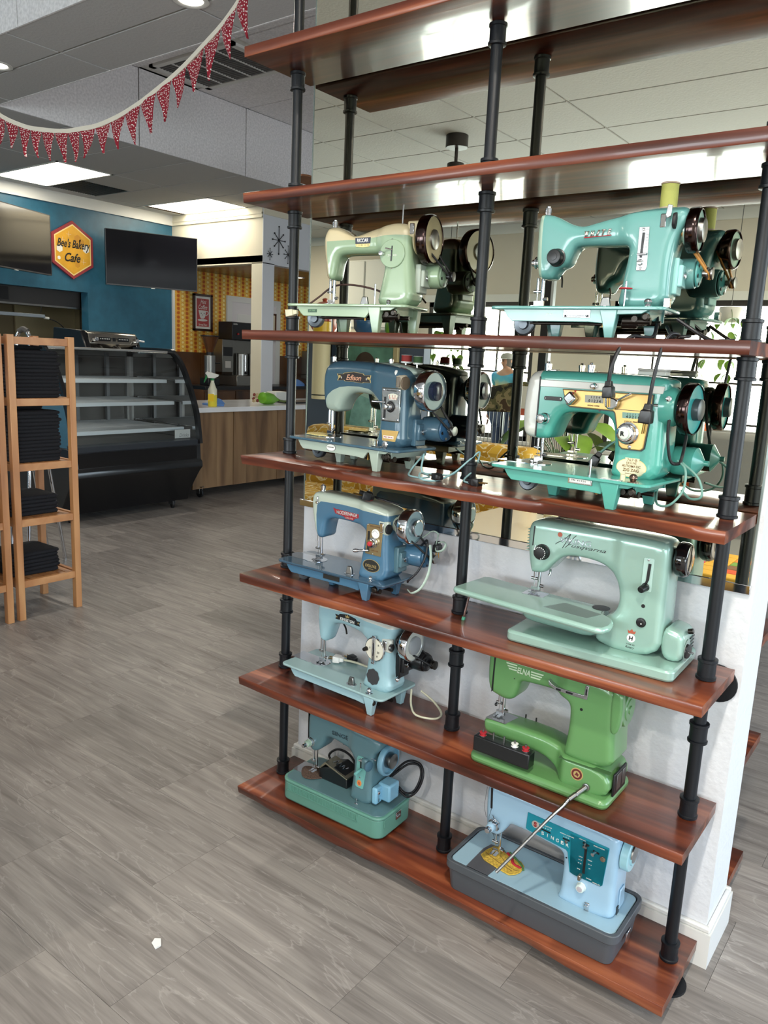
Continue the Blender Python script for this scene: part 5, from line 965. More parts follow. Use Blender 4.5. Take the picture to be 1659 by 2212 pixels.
for s_, x, z, w_ in (('DROP FEED', .320, .249, .016), ('SPEED WINDER', .360, .2465, .026), ('LONG', .320, .206, .008), ('MEDIUM', .342, .206, .010), ('6  8  10', .319, .198, .008), ('12 15', .343, .196, .008), ('20  24', .319, .189, .008), ('30', .343, .186, .004), ('FINE', .318, .174, .007), ('REVERSE', .344, .160, .012), ('MODEL 347', .362, .156, .018)): text('panel_print', s_, WHITEL, p2, x, z, w_, .0022, yq-.0002)
for x, z, w_ in ((.216, .2325, .005), (.284, .2320, .005)): boxes('slider_tab', [(x-.003, yp-.006, z-.006, x+.003, yp, z+.002)], STEEL, p, .001)
boxes('slider_tab', [(.324, yq-.008, .234, .334, yq, .239), (.3275, yq-.008, .238, .3305, yq, .247)], STEEL, p2, .001); boxes('stitch_lever', [(.3215, yq-.014, .153, .3285, yq, .1665)], mat('warm_steel', (160, 146, 130), .25, .9), p2, .002)
cyl('side_knob', (.352, yq, .231), (.350, yq-.012, .230), .004, CHROME, p2, seg=14); lathe('panel_screw', (.371, yq, .223), (0, -1, 0), [(0, .0065), (.003, .006), (.004, .003)], mat('warm_steel', (160, 146, 130), .25, .9), p2, 16)
knob('stitch_balance', r, .328, yf, .131, .0108, .012, mat('pale_ivory_knob', (206, 220, 216), .3), mat('grey_cap2', (176, 170, 176), .4), .6)
boxes('thread_clip', [(.340, yf-.004, .078, .352, yf, .100), (.341, yf-.010, .086, .351, yf-.003, .098)], CHROME, r, .002)
k = knob('tension_dial', r, .094, ya, .190, .0135, .008, STEEL); knob('tension_disc', r, .094, ya-.008, .190, .0115, .014, RB); knob('tension_nut', r, .094, ya-.022, .190, .0075, .012, CHROME)
boxes('tension_guard', [(.096, ya-.014, .200, .112, ya-.002, .204), (.108, ya-.014, .186, .112, ya-.002, .204), (.090, ya-.010, .206, .104, ya-.004, .209)], CHROME, r, .001); tube('thread_guide_hook', [(.092, ya-.002, .216), (.10, ya-.010, .214), (.112, ya-.008, .206)], .0016, CHROME, r)
slot(r, .083, .285, .0855, .232, .005, ya); tube('thread', [(.086, ya-.001, .232), (.085, ya-.008, .20), (.084, yc-.01, .13)], .0005, BLACKL, r)
tube('thread', [(.070, ya-.001, .284), (.069, ya-.006, .235), (.075, ya-.004, .205)], .0005, BLACKL, r); prism('oil_hole', ell(.286, .187, .002, .002, 10), ya-.0004, ya, BLACKP, r)
w = lathe('handwheel', (.403, yc, .230), (1, 0, 0), [(0, .033), (.002, .037), (.018, .037), (.020, .035), (.0205, .022), (.024, .021), (.0245, 0)], mat('pale_aqua_wheel', (154, 200, 210), .25, 0, .4), r, 36); lathe('hub', (.4245, yc, .236), (1, 0, 0), [(0, .022), (.003, .021), (.0035, 0)], STEEL, w, 24)
needle_set(r, .088, yc, .160, zb)
YB = mat('yellow_print_cloth', (190, 158, 62), .9, bump=.5, bscale=200, var=.35)
f = slab('fabric_scrap', [(.057, .060), (.075, .046), (.10, .042), (.13, .036), (.150, .034), (.162, .046), (.168, .062), (.165, .088), (.150, .100), (.12, .098), (.095, .110), (.085, .118), (.066, .112), (.058, .085)], zb+.001, zb+.004, YB, r, .001)
tube('red_trim', [(.108, .108, zb+.0045), (.125, .096, zb+.005), (.14, .078, zb+.005), (.162, .074, zb+.005)], .004, RED, f, flat=.5); tube('green_fringe', [(.112, .113, zb+.005), (.135, .100, zb+.005), (.158, .086, zb+.005), (.170, .072, zb+.004)], .003, mat('green_yarn', (70, 110, 60), .9), f, flat=.5)
tube('stitch_lines', [(.062, .075, zb+.0042), (.10, .062, zb+.0042), (.15, .05, zb+.0042)], .0006, mat('brown_thread', (90, 60, 30), .8), f); tube('stitch_lines', [(.07, .10, zb+.0042), (.10, .085, zb+.0042), (.135, .062, zb+.0042), (.16, .058, zb+.0042)], .0006, mat('brown_thread', (90, 60, 30), .8), f)
boxes('rear_cover', [(.404, yc-.01, .09, .408, yc+.02, .14)], RB, r, .002); boxes('side_slot', [(.4055, yc-.02, .082, .407, yc-.005, .102)], BLACKP, r)
# thread spools standing on the machines
def spool(label, X, Y, Z, rz, h, rad, thread, core, fl=1.1):
    t = empty('thread_spool', (X, Y, Z), rz, label, 'spool', 'thread spools on the machines')
    lathe('core', (0, 0, 0), (0, 0, 1), [(0, rad*.8), (.002, rad*fl*.95), (.005, rad*fl), (h*.06, rad*fl), (h*.07, rad*.6), (h*.93, rad*.6), (h*.94, rad*fl), (h-.001, rad*fl), (h, rad*fl*.9), (h+.0004, rad*.25)], core, t, 24)
    lathe('thread', (0, 0, h*.075), (0, 0, 1), [(0, rad), (h*.85, rad)], thread, t, 28)
def wpt(X, Y, sh, th, x, y, z):
    c, s = math.cos(math.radians(th)), math.sin(math.radians(th)); return (X+c*x-s*y, Y+s*x+c*y, ZS[sh]+z)
p_ = wpt(.759, .012, 4, 4.6, .333, .085, .2515); spool('tall pale yellow thread spool on the turquoise machine, top right', *p_, 0, .052, .0165, CLOTHTHREAD, mat('pink_red_core', (206, 180, 160), .4))
p_ = wpt(.109, .072, 3, -3.7, .32, .118, .2745); spool('red thread spool on the steel blue machine with the sage throat', *p_, 0, .022, .0135, mat('red_thread', (150, 44, 40), .7), WHITEP)
p_ = wpt(.109, .072, 3, -3.7, .358, .118, .2725); spool('green thread spool beside the red spool on the steel blue machine', *p_, 0, .022, .0115, mat('green_thread', (52, 84, 44), .7), WHITEP)
p_ = wpt(.763, .053, 3, -3.7, .31, .125, .2745)
bx = empty('bobbin_case_box', p_, math.radians(-3.7), 'clear plastic lidded box lying on top of the bright turquoise machine', 'box')
box('tray', (-.03, -.014, 0, .03, .014, .009), mat('clear_plastic_tray', (205, 205, 196), .15, 0, .3), bx, .002); box('lid', (-.031, -.015, .009, .031, .015, .014), mat('clear_plastic_lid', (190, 186, 180), .1, 0, .3), bx, .002)
# ---------------------------------------------------------------- bakery side of the room
OAK = grain('counter_plank_wood', [(.2, (86, 62, 42)), (.5, (128, 98, 68)), (.8, (150, 120, 86))], .5, .05, (9, 9, 1.6), .8, True, .06)
MARB = mat('white_marble', (222, 222, 224), .2, 0, .3, var=.06, bscale=4)
c = empty('service_counter', (-4.5, 4.8, 0), 0, 'long rolling service counter with vertical brown planks and white marble top', 'counter'); c.location = (0, 0, 0)
y = 3.17; w_ = (.12, .17, .21, .17, .16, .27, .20, .18, .22, .19, .2, .2, .22, .2, .2, .2)
for i, w in enumerate(w_):
    box('plank', (-4.108-.002*(i % 2), y+.0015, .085, -4.09-.002*(i % 3), y+w-.0015, .80), OAK, c); y += w
yend = y; box('carcass', (-4.92, 3.19, .10, -4.11, yend, .80), OAK, c); box('counter_top', (-4.96, 3.13, .80, -4.065, yend+.04, .845), MARB, c, .003)
def caster(root, x, y, r=.045, turn=0.):
    a = turn; lathe('caster_wheel', (x-.012*math.sin(a), y-.012*math.cos(a), r), (math.sin(a), math.cos(a), 0), [(0, r*.7), (.002, r*.95), (.006, r), (.018, r), (.022, r*.95), (.024, r*.7)], RUBBER, root, 20)
    boxes('caster_fork', [(x-.03, y-.020, r*.8, x+.02, y-.015, r*2.2), (x-.03, y+.015, r*.8, x+.02, y+.020, r*2.2), (x-.032, y-.026, r*2.1, x+.03, y+.026, r*2.35)], STEEL, root, .002)
for x, y in ((-3.98, 3.28), (-4.15, 4.62), (-4.2, 6.0), (-4.85, 3.3)): caster(c, x-.14, y)
# refrigerated display case
GLS = bpy.data.materials.new('clear_case_glass'); GLS.use_nodes = True
def thin_glass(m, tint=(1, 1, 1)):
    N, L = m.node_tree.nodes, m.node_tree.links; N.clear(); o = N.new('ShaderNodeOutputMaterial'); t = N.new('ShaderNodeBsdfTransparent'); g = N.new('ShaderNodeBsdfGlossy'); f = N.new('ShaderNodeFresnel'); mx = N.new('ShaderNodeMixShader')
    t.inputs[0].default_value = tint+(1,); g.inputs['Roughness'].default_value = .01; f.inputs[0].default_value = 1.5
    L.new(f.outputs[0], mx.inputs[0]); L.new(t.outputs[0], mx.inputs[1]); L.new(g.outputs[0], mx.inputs[2]); L.new(mx.outputs[0], o.inputs[0])
thin_glass(GLS, (.93, .95, .95))
GB = mat('case_black', (14, 15, 18), .28, 0, .3); STL = mat('case_steel_inside', (150, 150, 148), .4, .6)
t = empty('pastry_display_case', (-4.2, 2.3, 0), 0, 'black refrigerated pastry case with curved glass front and empty wire shelves', 'display case'); t.location = (0, 0, 0)
Y0, Y1 = 1.69, 2.90
PR = [(-4.55, 1.335), (-4.07, 1.332), (-3.99, 1.31), (-3.885, 1.22), (-3.78, 1.037), (-3.70, .845), (-3.67, .69), (-3.655, .58)]
pr = [tuple(p) for p in catmull([(x, 0, z) for x, z in PR], 5)]; pr = [(p[0], p[2]) for p in pr]
def profile_sheet(name, P, ya, yb, m, root, th=.006):
    n = len(P); V = [(x, ya, z) for x, z in P]+[(x, yb, z) for x, z in P]; return obj(name, mesh(name, V, [(i, i+1, n+i+1, n+i) for i in range(n-1)], m, 180), root)
profile_sheet('curved_glass', pr, Y0+.02, Y1-.02, GLS, t)
for ya in (Y0, Y1-.03):
    V, F = [], []
    for i, (x, z) in enumerate(pr):
        a, b = pr[max(i-1, 0)], pr[min(i+1, len(pr)-1)]; d = Vector((b[0]-a[0], b[1]-a[1])).normalized(); n = Vector((d.y, -d.x))
        for s in (.012, -.032):
            V += [(x-n.x*s*-1, ya, z+n.y*s), (x-n.x*s*-1, ya+.03, z+n.y*s)]
    for i in range(len(pr)-1):
        k = i*4; F += [(k, k+1, k+5, k+4), (k+2, k+6, k+7, k+3), (k, k+4, k+6, k+2), (k+1, k+3, k+7, k+5)]
    obj('side_frame', fixn(mesh('side_frame', V, F, GB, 50)), t)
    quad('side_glass', [(-4.60, ya+.015, 1.31)]+[(x, ya+.015, z) for x, z in pr[6:]]+[(-4.60, ya+.015, .58)], GLS, t)
body = [(-3.655, .60), (-3.645, .45), (-3.625, .43), (-3.620, .385), (-3.655, .35), (-3.735, .238), (-3.79, .148), (-3.82, .070), (-4.70, .070), (-4.70, .60)]
prism('base_cabinet', body, Y0, Y1, GB, t, .006); prism('sill_rail', [(-3.65, .615), (-3.652, .57), (-3.70, .57), (-3.72, .625)], Y0+.005, Y1-.005, mat('case_grey_rail', (44, 48, 54), .3), t, .003)
box('front_panel', (-3.652, Y0+.05, .455, -3.641, Y1-.05, .565), mat('gloss_black', (12, 12, 14), .08, 0, .6), t); box('top_cap', (-4.62, Y0, 1.325, -4.05, Y1, 1.345), STL, t, .004)
boxes('rear_door_frame', [(-4.66, Y0, .6, -4.62, Y0+.05, 1.33), (-4.66, Y1-.05, .6, -4.62, Y1, 1.33), (-4.66, (Y0+Y1)/2-.03, .6, -4.62, (Y0+Y1)/2+.03, 1.33), (-4.66, Y0, .6, -4.62, Y1, .66), (-4.66, Y0, 1.28, -4.62, Y1, 1.33)], STL, t)
box('rear_sliding_door', (-4.655, Y0+.05, .62, -4.645, Y1-.05, 1.30), mat('rear_door_grey', (84, 82, 78), .3), t); box('interior_deck', (-4.66, Y0+.03, .60, -3.70, Y1-.03, .618), STL, t); boxes('standards', [(-4.62, yy, .62, -4.59, yy+.03, 1.31) for yy in (1.95, 2.32, 2.62)], mat('grey_standard', (120, 122, 124), .4, .5), t)
WSH = mat('white_wire_shelf', (206, 210, 212), .4)
for z, xf, xb in ((1.105, -4.03, -4.58), (.925, -3.93, -4.58), (.715, -3.80, -4.62)):
    s = boxes('wire_shelf', [(xf-.012, Y0+.05, z-.030, xf, Y1-.06, z-.002), (xb, Y0+.05, z-.012, xb+.01, Y1-.06, z)]+[(xb, Y0+.05+d, z-.014, xf, Y0+.058+d, z-.006) for d in (0, .36, .72, 1.08)], WSH, t)
    multi('shelf_wires', [(boxv(xb, yy, z-.005, xf-.003, yy+.005, z), BOXF) for yy in [Y0+.06+.026*k for k in range(int((Y1-Y0-.13)/.026))]], WSH, s); boxes('price_rail', [(xf-.002, Y0+.05, z-.032, xf+.003, Y1-.06, z-.008)], mat('price_rail_white', (214, 222, 226), .3), s)
for x, y in ((-3.86, 2.76), (-3.87, 1.79), (-4.6, 2.75), (-4.6, 1.8)): caster(t, x, y, .045, .4)
box('case_paper_sign', (-3.722, 2.68, .628, -3.716, 2.84, .70), WHITEP, t); text('sign_lettering', 'Drinks', mat('grey_script', (150, 150, 150), .5), t, 0, 0, .10, .03, 0, (math.radians(90), 0, math.radians(90)), shear=.3, origin=(-3.7155, 2.775, .652))
# espresso machine behind the case
e = empty('espresso_machine', (-5.2, 2.9, .9), 0, 'black and chrome two group espresso machine behind the pastry case', 'coffee machine'); e.location = (0, 0, 0)
BT = box('back_bar', (-5.75, 2.3, .0, -5.0, 3.6, .96), mat('back_bar_black', (26, 26, 28), .4)); tag(BT, 'low black back bar cabinet hidden behind the pastry case', 'cabinet')
EX, EY0, EY1 = -5.02, 2.72, 3.24
bev(prism('side_panel', [(-4.93, 1.28), (-5.0, 1.42), (-5.05, 1.50), (-5.5, 1.52), (-5.55, 1.0), (-5.3, .98), (-5.1, 1.2)], EY0-.06, EY0, GB, e), .01); bev(prism('side_panel', [(-4.97, 1.36), (-5.0, 1.44), (-5.05, 1.49), (-5.5, 1.50), (-5.55, 1.0), (-5.3, .98), (-5.1, 1.2)], EY1, EY1+.015, GB, e), .005)
prism('steel_body', [(-4.99, 1.385), (-5.02, 1.475), (-5.06, 1.492), (-5.52, 1.51), (-5.52, 1.30), (-5.06, 1.33)], EY0, EY1, mat('polished_steel', (180, 174, 164), .18, 1), e, .004)
boxes('button_panel', [(-5.005, EY0+.10, 1.41, -4.995, EY0+.225, 1.445), (-5.005, EY0+.245, 1.412, -4.995, EY0+.28, 1.443), (-5.005, EY0+.30, 1.41, -4.995, EY0+.425, 1.445)], BLACKP, e, .002)
multi('buttons', [cylg((-4.994, EY0+.115+.018*k+.2*j, 1.43), (-4.991, EY0+.115+.018*k+.2*j, 1.43), .005, 8) for k in range(6) for j in (0, 1)], WHITEP, e)
for yy in (EY0+.16, EY0+.36):
    cyl('brew_group', (-5.08, yy, 1.37), (-5.08, yy, 1.27), .038, CHROME, e, seg=18); cyl('portafilter_handle', (-5.06, yy, 1.285), (-4.90, yy+.03, 1.265), .014, BLACKP, e, seg=12)
for yy in (EY0+.05, EY1-.03): cyl('steam_knob', (-5.0, yy, 1.425), (-4.95, yy, 1.425), .02, CHROME, e, seg=16, c=.004)
cyl('steam_lever', (-4.97, EY1-.02, 1.425), (-4.97, EY1+.06, 1.42), .008, CHROME, e); tube('steam_wand', [(-5.0, EY1-.01, 1.38), (-4.97, EY1, 1.3), (-4.96, EY1, 1.15)], .006, CHROME, e); box('drip_tray', (-5.5, EY0, .96, -5.0, EY1, 1.03), STL, e, .004); box('back_column', (-5.5, EY0+.02, 1.03, -5.3, EY1-.02, 1.33), GB, e)
# televisions
def tv(name, label, a, b, z0, z1):
    A, B = Vector((a[0], a[1], 0)), Vector((b[0], b[1], 0)); d = (B-A).normalized(); w = (B-A).length; ang = math.atan2(d.y, d.x)
    t = empty(name, (a[0], a[1], 0), ang, label, 'television')
    box('casing', (0, .006, z0, w, .05, z1), BLACKP, t, .004); box('screen', (.008, .0, z0+.014, w-.008, .007, z1-.008), mat('tv_screen', (10, 10, 16), .12, 0, .5), t)
    boxes('bezel', [(0, -.002, z0, w, .008, z0+.013), (0, -.002, z1-.006, w, .008, z1), (0, -.002, z0, .007, .008, z1), (w-.007, -.002, z0, w, .008, z1)], mat('tv_bezel', (60, 60, 62), .35), t)
    box('wall_bracket', (w*.4, .05, (z0+z1)/2-.1, w*.6, .09, (z0+z1)/2+.1), BLACKP, t); m_ = (A+B)/2; q = Vector((-7.055, m_.y, 0))-A; c_, s_ = math.cos(ang), math.sin(ang); q = (q.x*c_+q.y*s_, -q.x*s_+q.y*c_, (z0+z1)/2); cyl('bracket_arm', (w*.5, .09, (z0+z1)/2), q, .03, BLACKP, t); box('sensor', (w*.48, -.004, z0-.008, w*.52, .01, z0), WHITEP, t); return t
tv('television', 'large black television angled out over the blue wall right of the hexagon sign', (-6.86, 4.15), (-6.44, 5.17), 2.085, 2.725)
tv('television', 'large black television at the left edge beside the hexagon sign', (-6.26, 2.34), (-6.70, 3.37), 2.095, 2.727)
# hexagon sign
hx = empty('hexagon_sign', (-7.06, 3.835, 2.44), math.radians(90), 'yellow hexagon cafe sign with a red border on the blue wall', 'sign')
def hexa(r, f=.92): return [(r*f*math.cos(math.radians(30+60*k)), r*math.sin(math.radians(30+60*k))) for k in range(6)]
prism('board', hexa(.325), -.03, 0, mat('sign_red', (150, 50, 56), .45), hx); prism('cream_line', hexa(.288), -.032, -.03, mat('sign_cream', (246, 220, 150), .4), hx); prism('yellow_face', hexa(.272), -.034, -.031, mat('sign_yellow', (226, 168, 44), .4, var=.1, bscale=9), hx)
for x, z, s in ((-.17, .0, .045), (-.18, -.105, .022), (.165, .03, .05), (.05, -.16, .035)): prism('white_hexagon', [(x+a, z+b) for a, b in hexa(s)], -.0352, -.0338, mat('sign_white', (240, 236, 226), .4) if s != .035 else mat('sign_ochre', (206, 146, 40), .4), hx)
for x, z, s in ((.06, .13, .05), (.11, .10, .04)): prism('ochre_hexagon', [(x+a, z+b) for a, b in hexa(s)], -.0348, -.0338, mat('sign_ochre', (206, 146, 40), .4), hx)
SGL = mat('sign_black', (34, 28, 26), .5)
text('sign_lettering', "Bee's Bakery", SGL, hx, .01, .055, .42, .125, -.0362, shear=.35, bold=.02); text('sign_lettering', 'Cafe', SGL, hx, -.01, -.085, .20, .10, -.0362, shear=.35, bold=.02)
for x, z in ((-.05, .17), (.13, -.12), (-.13, .1)): boxes('sparkle', [(x-.03, -.0356, z-.001, x+.03, -.0346, z+.001), (x-.001, -.0356, z-.03, x+.001, -.0346, z+.03)], mat('sign_white', (240, 236, 226), .4), hx)
# kitchen behind the pass-through
k = box('extractor_hood', (-7.75, 1.5, 1.80, -7.28, 4.06, 2.1), mat('hood_dark_grey', (62, 60, 60), .5)); tag(k, 'dark grey extractor hood inside the kitchen pass-through', 'hood'); box('hood_rim', (-7.29, 1.5, 1.785, -7.26, 4.06, 1.805), STEEL, k); box('hood_control', (-7.28, 2.98, 1.83, -7.25, 3.16, 1.97), BLACKP, k)
l = empty('heat_lamp_bar', (-7.3, 3.3, 1.7), 0, 'hanging silver strip lamp in the kitchen pass-through', 'lamp'); l.location = (0, 0, 0)
box('lamp_housing', (-7.36, 2.6, 1.655, -7.27, 3.60, 1.695), mat('lamp_silver', (170, 180, 190), .3, .6), l, .004); cyl('lamp_end', (-7.3, 3.60, 1.66), (-7.3, 3.66, 1.655), .015, WHITEP, l); tube('hanging_wire', [(-7.3, 3.56, 1.70), (-7.3, 3.57, 1.75), (-7.3, 3.57, 1.798)], .004, BLACKP, l); tube('lamp_cord', [(-7.3, 3.64, 1.655), (-7.3, 3.76, 1.62), (-7.3, 3.86, 1.54), (-7.3, 3.88, 1.44), (-7.3, 3.98, 1.35)], .006, BLACKP, l)
tag(boxes('kitchen_door', [(-8.98, 4.2, 0, -8.95, 5.0, 2.1), (-8.96, 4.12, 0, -8.93, 4.2, 2.16), (-8.96, 5.0, 0, -8.93, 5.08, 2.16)], mat('kitchen_cream', (206, 190, 150), .5)), 'cream kitchen door seen through the pass-through', 'door')
# coffee nook: cabinets, brewer, grinder, poster
nb = empty('nook_cabinet', (-6.75, 6.5, 0), 0, 'brown base cabinets with a black top in the coffee nook', 'cabinet'); nb.location = (0, 0, 0)
box('worktop', (-7.04, 5.3, .86, -6.44, 8.6, .905), mat('black_worktop', (22, 22, 26), .3), nb, .003); box('carcass', (-7.04, 5.3, .08, -6.48, 8.6, .86), WAINS, nb)
for i in range(6):
    d = box('door', (-6.482, 5.32+.54*i, .12, -6.465, 5.32+.54*i+.52, .84), WAINS, nb, .002); cyl('handle', (-6.455, 5.32+.54*i+.46, .6), (-6.455, 5.32+.54*i+.46, .72), .006, STEEL, d)
g = empty('coffee_grinder', (-6.68, 5.58, .905), 0, 'black coffee grinder with a clear bean hopper on the nook counter', 'grinder')
box('base', (-.09, -.10, 0, .09, .10, .10), BLACKP, g, .01); cyl('dosing_chamber', (0, 0, .10), (0, 0, .40), .075, STEEL, g, seg=24, c=.006); cyl('neck', (0, 0, .40), (0, 0, .44), .05, BLACKP, g); lathe('hopper', (0, 0, .44), (0, 0, 1), [(0, .045), (.05, .06), (.20, .12), (.205, .115), (.05, .055)], mat('amber_hopper', (150, 96, 60), .15, 0, .4, trans=.6), g, 24); cyl('hopper_lid', (0, 0, .645), (0, 0, .66), .125, BLACKP, g, seg=24); cyl('lever', (.06, .04, .3), (.06, .12, .3), .01, BLACKP, g)
b = empty('coffee_brewer', (-6.72, 6.12, .905), 0, 'stainless coffee brewer with black control head and two thermal servers', 'coffee machine')
BRS = mat('brewer_steel', (132, 130, 124), .3, .9); box('body', (-.20, -.12, 0, .02, .30, .62), BRS, b, .006); box('control_head', (-.16, -.22, .62, .12, .30, .86), BLACKP, b, .006); multi('switches', [cylg((.12, -.12+.1*i, .70), (.14, -.12+.1*i, .70), .014, 10) for i in range(4)], mat('red_switch', (150, 40, 40), .4), b); box('grinder_tower', (-.15, -.34, .18, .06, -.14, .62), BRS, b, .004); box('display', (.06, -.32, .40, .065, -.16, .52), BLACKP, b); box('label', (.06, -.29, .24, .065, -.19, .33), mat('brewer_label', (190, 188, 184), .4), b); box('base_tray', (-.2, -.2, 0, .20, .32, .14), BRS, b, .006)
text('head_lettering', 'BUNN', WHITEL, b, 0, 0, .07, .02, 0, (math.radians(90), 0, math.radians(90)), origin=(.1206, -.16, .83))
for yy in (-.02, .18):
    s = cyl('server', (.09, yy, .14), (.09, yy, .44), .075, STEEL, b, seg=24, c=.006); cyl('sight_glass', (.17, yy, .16), (.17, yy, .42), .012, CHROME, s); boxes('faucet', [(.16, yy-.012, .16, .21, yy+.012, .20)], BLACKP, s)
b2 = empty('coffee_server', (-6.70, 7.75, .905), 0, 'tall stainless coffee server behind the left pole past the white pillar', 'coffee machine'); box('stand', (-.16, -.2, .10, .16, .2, .16), BRS, b2, .004); boxes('stand_leg', [(.10, -.17, 0, .13, -.14, .1), (.10, .14, 0, .13, .17, .1)], WHITEP, b2); box('body', (-.15, -.2, .16, .0, .1, .52), BRS, b2, .006); cyl('tank', (.05, .12, .16), (.05, .12, .5), .07, STEEL, b2, seg=20); multi('taps', [cylg((.14, .0+.1*i, .2), (.14, .0+.1*i, .48), .012, 10) for i in range(3)], CHROME, b2)
tag(lathe('folded_cloth', (-6.62, 7.2, .905), (0, 0, 1), [(0, .13), (.03, .125), (.06, .09), (.09, .04), (.10, 0)], mat('blue_cloth', (90, 130, 190), .9, bump=.6, bscale=30), None, 14), 'crumpled blue cloth on the black nook counter', 'cloth')
po = empty('framed_poster', (-7.045, 5.752, 1.87), math.radians(90), 'framed red hot coffee poster on the orange wallpaper', 'picture')
boxes('frame', [(-.165, -.03, -.245, .165, 0, -.215), (-.165, -.03, .215, .165, 0, .245), (-.165, -.03, -.245, -.135, 0, .245), (.135, -.03, -.245, .165, 0, .245)], mat('dark_wood_frame', (52, 26, 20), .4), po, .002)
box('mat_board', (-.136, -.016, -.216, .136, -.004, .216), WHITEP, po); box('red_print_panel', (-.105, -.018, -.185, .105, -.015, .185), mat('poster_red', (176, 70, 70), .5), po)
text('poster_lettering', 'Hot', WHITEL, po, .01, .145, .10, .055, -.0185, shear=.3); text('poster_lettering', 'Coffee', WHITEL, po, .0, .075, .15, .06, -.0185, shear=.3); text('poster_lettering', 'Served Here', WHITEL, po, .0, -.158, .15, .032, -.0185, shear=.3)
cpn = prism('cup_print', [(-.075, .03), (.06, .03), (.055, .01), (.035, -.06), (.015, -.078), (-.03, -.078), (-.05, -.06), (-.07, .01)], -.0195, -.018, mat('cup_white', (222, 218, 214), .5), po); prism('saucer', ell(-.005, -.10, .085, .016, 20), -.0195, -.018, mat('cup_white', (222, 218, 214), .5), cpn); tube('cup_handle', [(.055, -.019, .02), (.085, -.019, .018), (.088, -.019, -.015), (.045, -.019, -.04)], .006, mat('cup_white', (222, 218, 214), .5), cpn)
prism('cup_dots', ell(-.03, -.01, .006, .01, 8), -.0202, -.0193, BLACKL, cpn); prism('cup_dots', ell(.02, -.01, .006, .01, 8), -.0202, -.0193, BLACKL, cpn); prism('cup_dots', ell(-.005, -.03, .005, .008, 8), -.0202, -.0193, BLACKL, cpn)
for (y, z, lb) in ((7.02, 1.75, 'small brown framed picture on the white nook door'), (8.0, 1.52, 'small brown framed picture on wallpaper beside the mirror edge')):
    q = empty('framed_picture', (-7.03, y, z), math.radians(90), lb, 'picture'); boxes('frame', [(-.13, -.02, -.2, .13, 0, -.175), (-.13, -.02, .175, .13, 0, .2), (-.13, -.02, -.2, -.105, 0, .2), (.105, -.02, -.2, .13, 0, .2)], mat('brown_frame', (90, 54, 30), .4), q); box('print', (-.106, -.012, -.176, .106, -.002, .176), mat('beige_print', (206, 196, 172), .6), q)
# starburst ornaments on the white nook wall (plane X = -5.375)
for (y, z, s, lb) in ((5.52, 2.70, .13, 'largest black atomic starburst on the white pillar wall'), (5.375, 2.525, .055, 'smallest black starburst below left of the largest one'), (5.68, 2.555, .085, 'black starburst half hidden behind the left pole')):
    st = empty('starburst_ornament', (-5.375, y, z), math.radians(90), lb, 'ornament')
    for k in range(4):
        a = math.radians(90+45*k); L_ = s*(1.2 if k == 0 else .8)
        for sg in (1, -1):
            p1 = (sg*math.cos(a)*L_, -.012, sg*math.sin(a)*L_); cyl('ray', (0, -.012, 0), p1, .004 if s > .1 else .003, BLACKP, st, seg=8); lathe('ray_ball', (p1[0], -.017, p1[2]), (0, 1, 0), [(0, .002), (.003, s*.075), (.009, s*.075), (.012, .002)], BLACKP, st, 10)
# things on the counter
s = empty('spray_bottle', (-4.20, 3.50, .845), math.radians(35), 'clear spray bottle of yellow cleaner with a green and white trigger on the counter', 'bottle')
lathe('bottle', (0, 0, 0), (0, 0, 1), [(0, .040), (.004, .043), (.11, .043)], mat('yellow_liquid', (224, 206, 60), .2, 0, .3), s, 24); lathe('upper_bottle', (0, 0, .11), (0, 0, 1), [(0, .043), (.05, .043), (.075, .030), (.12, .016), (.135, .016)], mat('frosted_plastic', (214, 212, 190), .25, 0, .3), s, 24); box('label', (-.03, -.0445, .05, .025, -.040, .12), mat('yellow_label', (232, 196, 40), .5), s)
cyl('collar', (0, 0, .245), (0, 0, .265), .018, mat('green_plastic', (30, 120, 66), .4), s); prism('spray_head', [(-.04, .265), (.02, .265), (.055, .285), (.06, .30), (.0, .315), (-.05, .325), (-.07, .31), (-.05, .29)], -.016, .016, WHITEP, s, .004); prism('trigger', [(-.045, .30), (-.06, .295), (-.085, .225), (-.078, .22), (-.05, .27)], -.008, .008, mat('green_plastic', (30, 120, 66), .4), s, .002)
BCL = mat('blue_cloth', (90, 130, 190), .9, bump=.6, bscale=30)
v = [(-.11, -.05), (-.02, -.07), (.10, -.045), (.13, .02), (.06, .07), (-.06, .06), (-.13, .02)]; cl = slab('cleaning_cloth', v, 0, .018, BCL, None, .006); cl.location = (-4.30, 3.60, .845); tag(cl, 'light blue cleaning cloth lying behind the spray bottle', 'cloth'); lathe('cloth_fold', (.03, .03, .016), (0, 0, 1), [(0, .07), (.02, .055), (.045, .03), (.055, .0)], BCL, cl, 9)
f = empty('wrapped_bouquet', (-4.33, 4.32, .845), 0, 'bouquet in bright green wrap lying on the marble counter', 'bouquet')
lathe('green_wrap', (.05, -.10, .068), (-.15, 1, -.10), [(0, .03), (.01, .058), (.08, .066), (.17, .056), (.25, .026), (.30, .012)], mat('lime_wrap', (112, 176, 44), .3, 0, .3, bump=.6, bscale=30), f, 12, 60)
for k in range(7):
    x, y, z = .06+random.uniform(-.04, .05), -.15-random.uniform(0, .05), .03+random.uniform(0, .07); lathe('flower_head', (x, y, z), (0, -1, .3), [(0, .006), (.008, .018), (.018, .016), (.024, .004)], mat('dusty_red_flower', (128, 62, 52), .8) if k % 2 else mat('pale_flower', (190, 170, 130), .8), f, 8)
tube('stems', [(.02, .18, .035), (.0, .28, .02), (-.02, .36, .015)], .012, mat('green_stems', (96, 110, 60), .7), f)
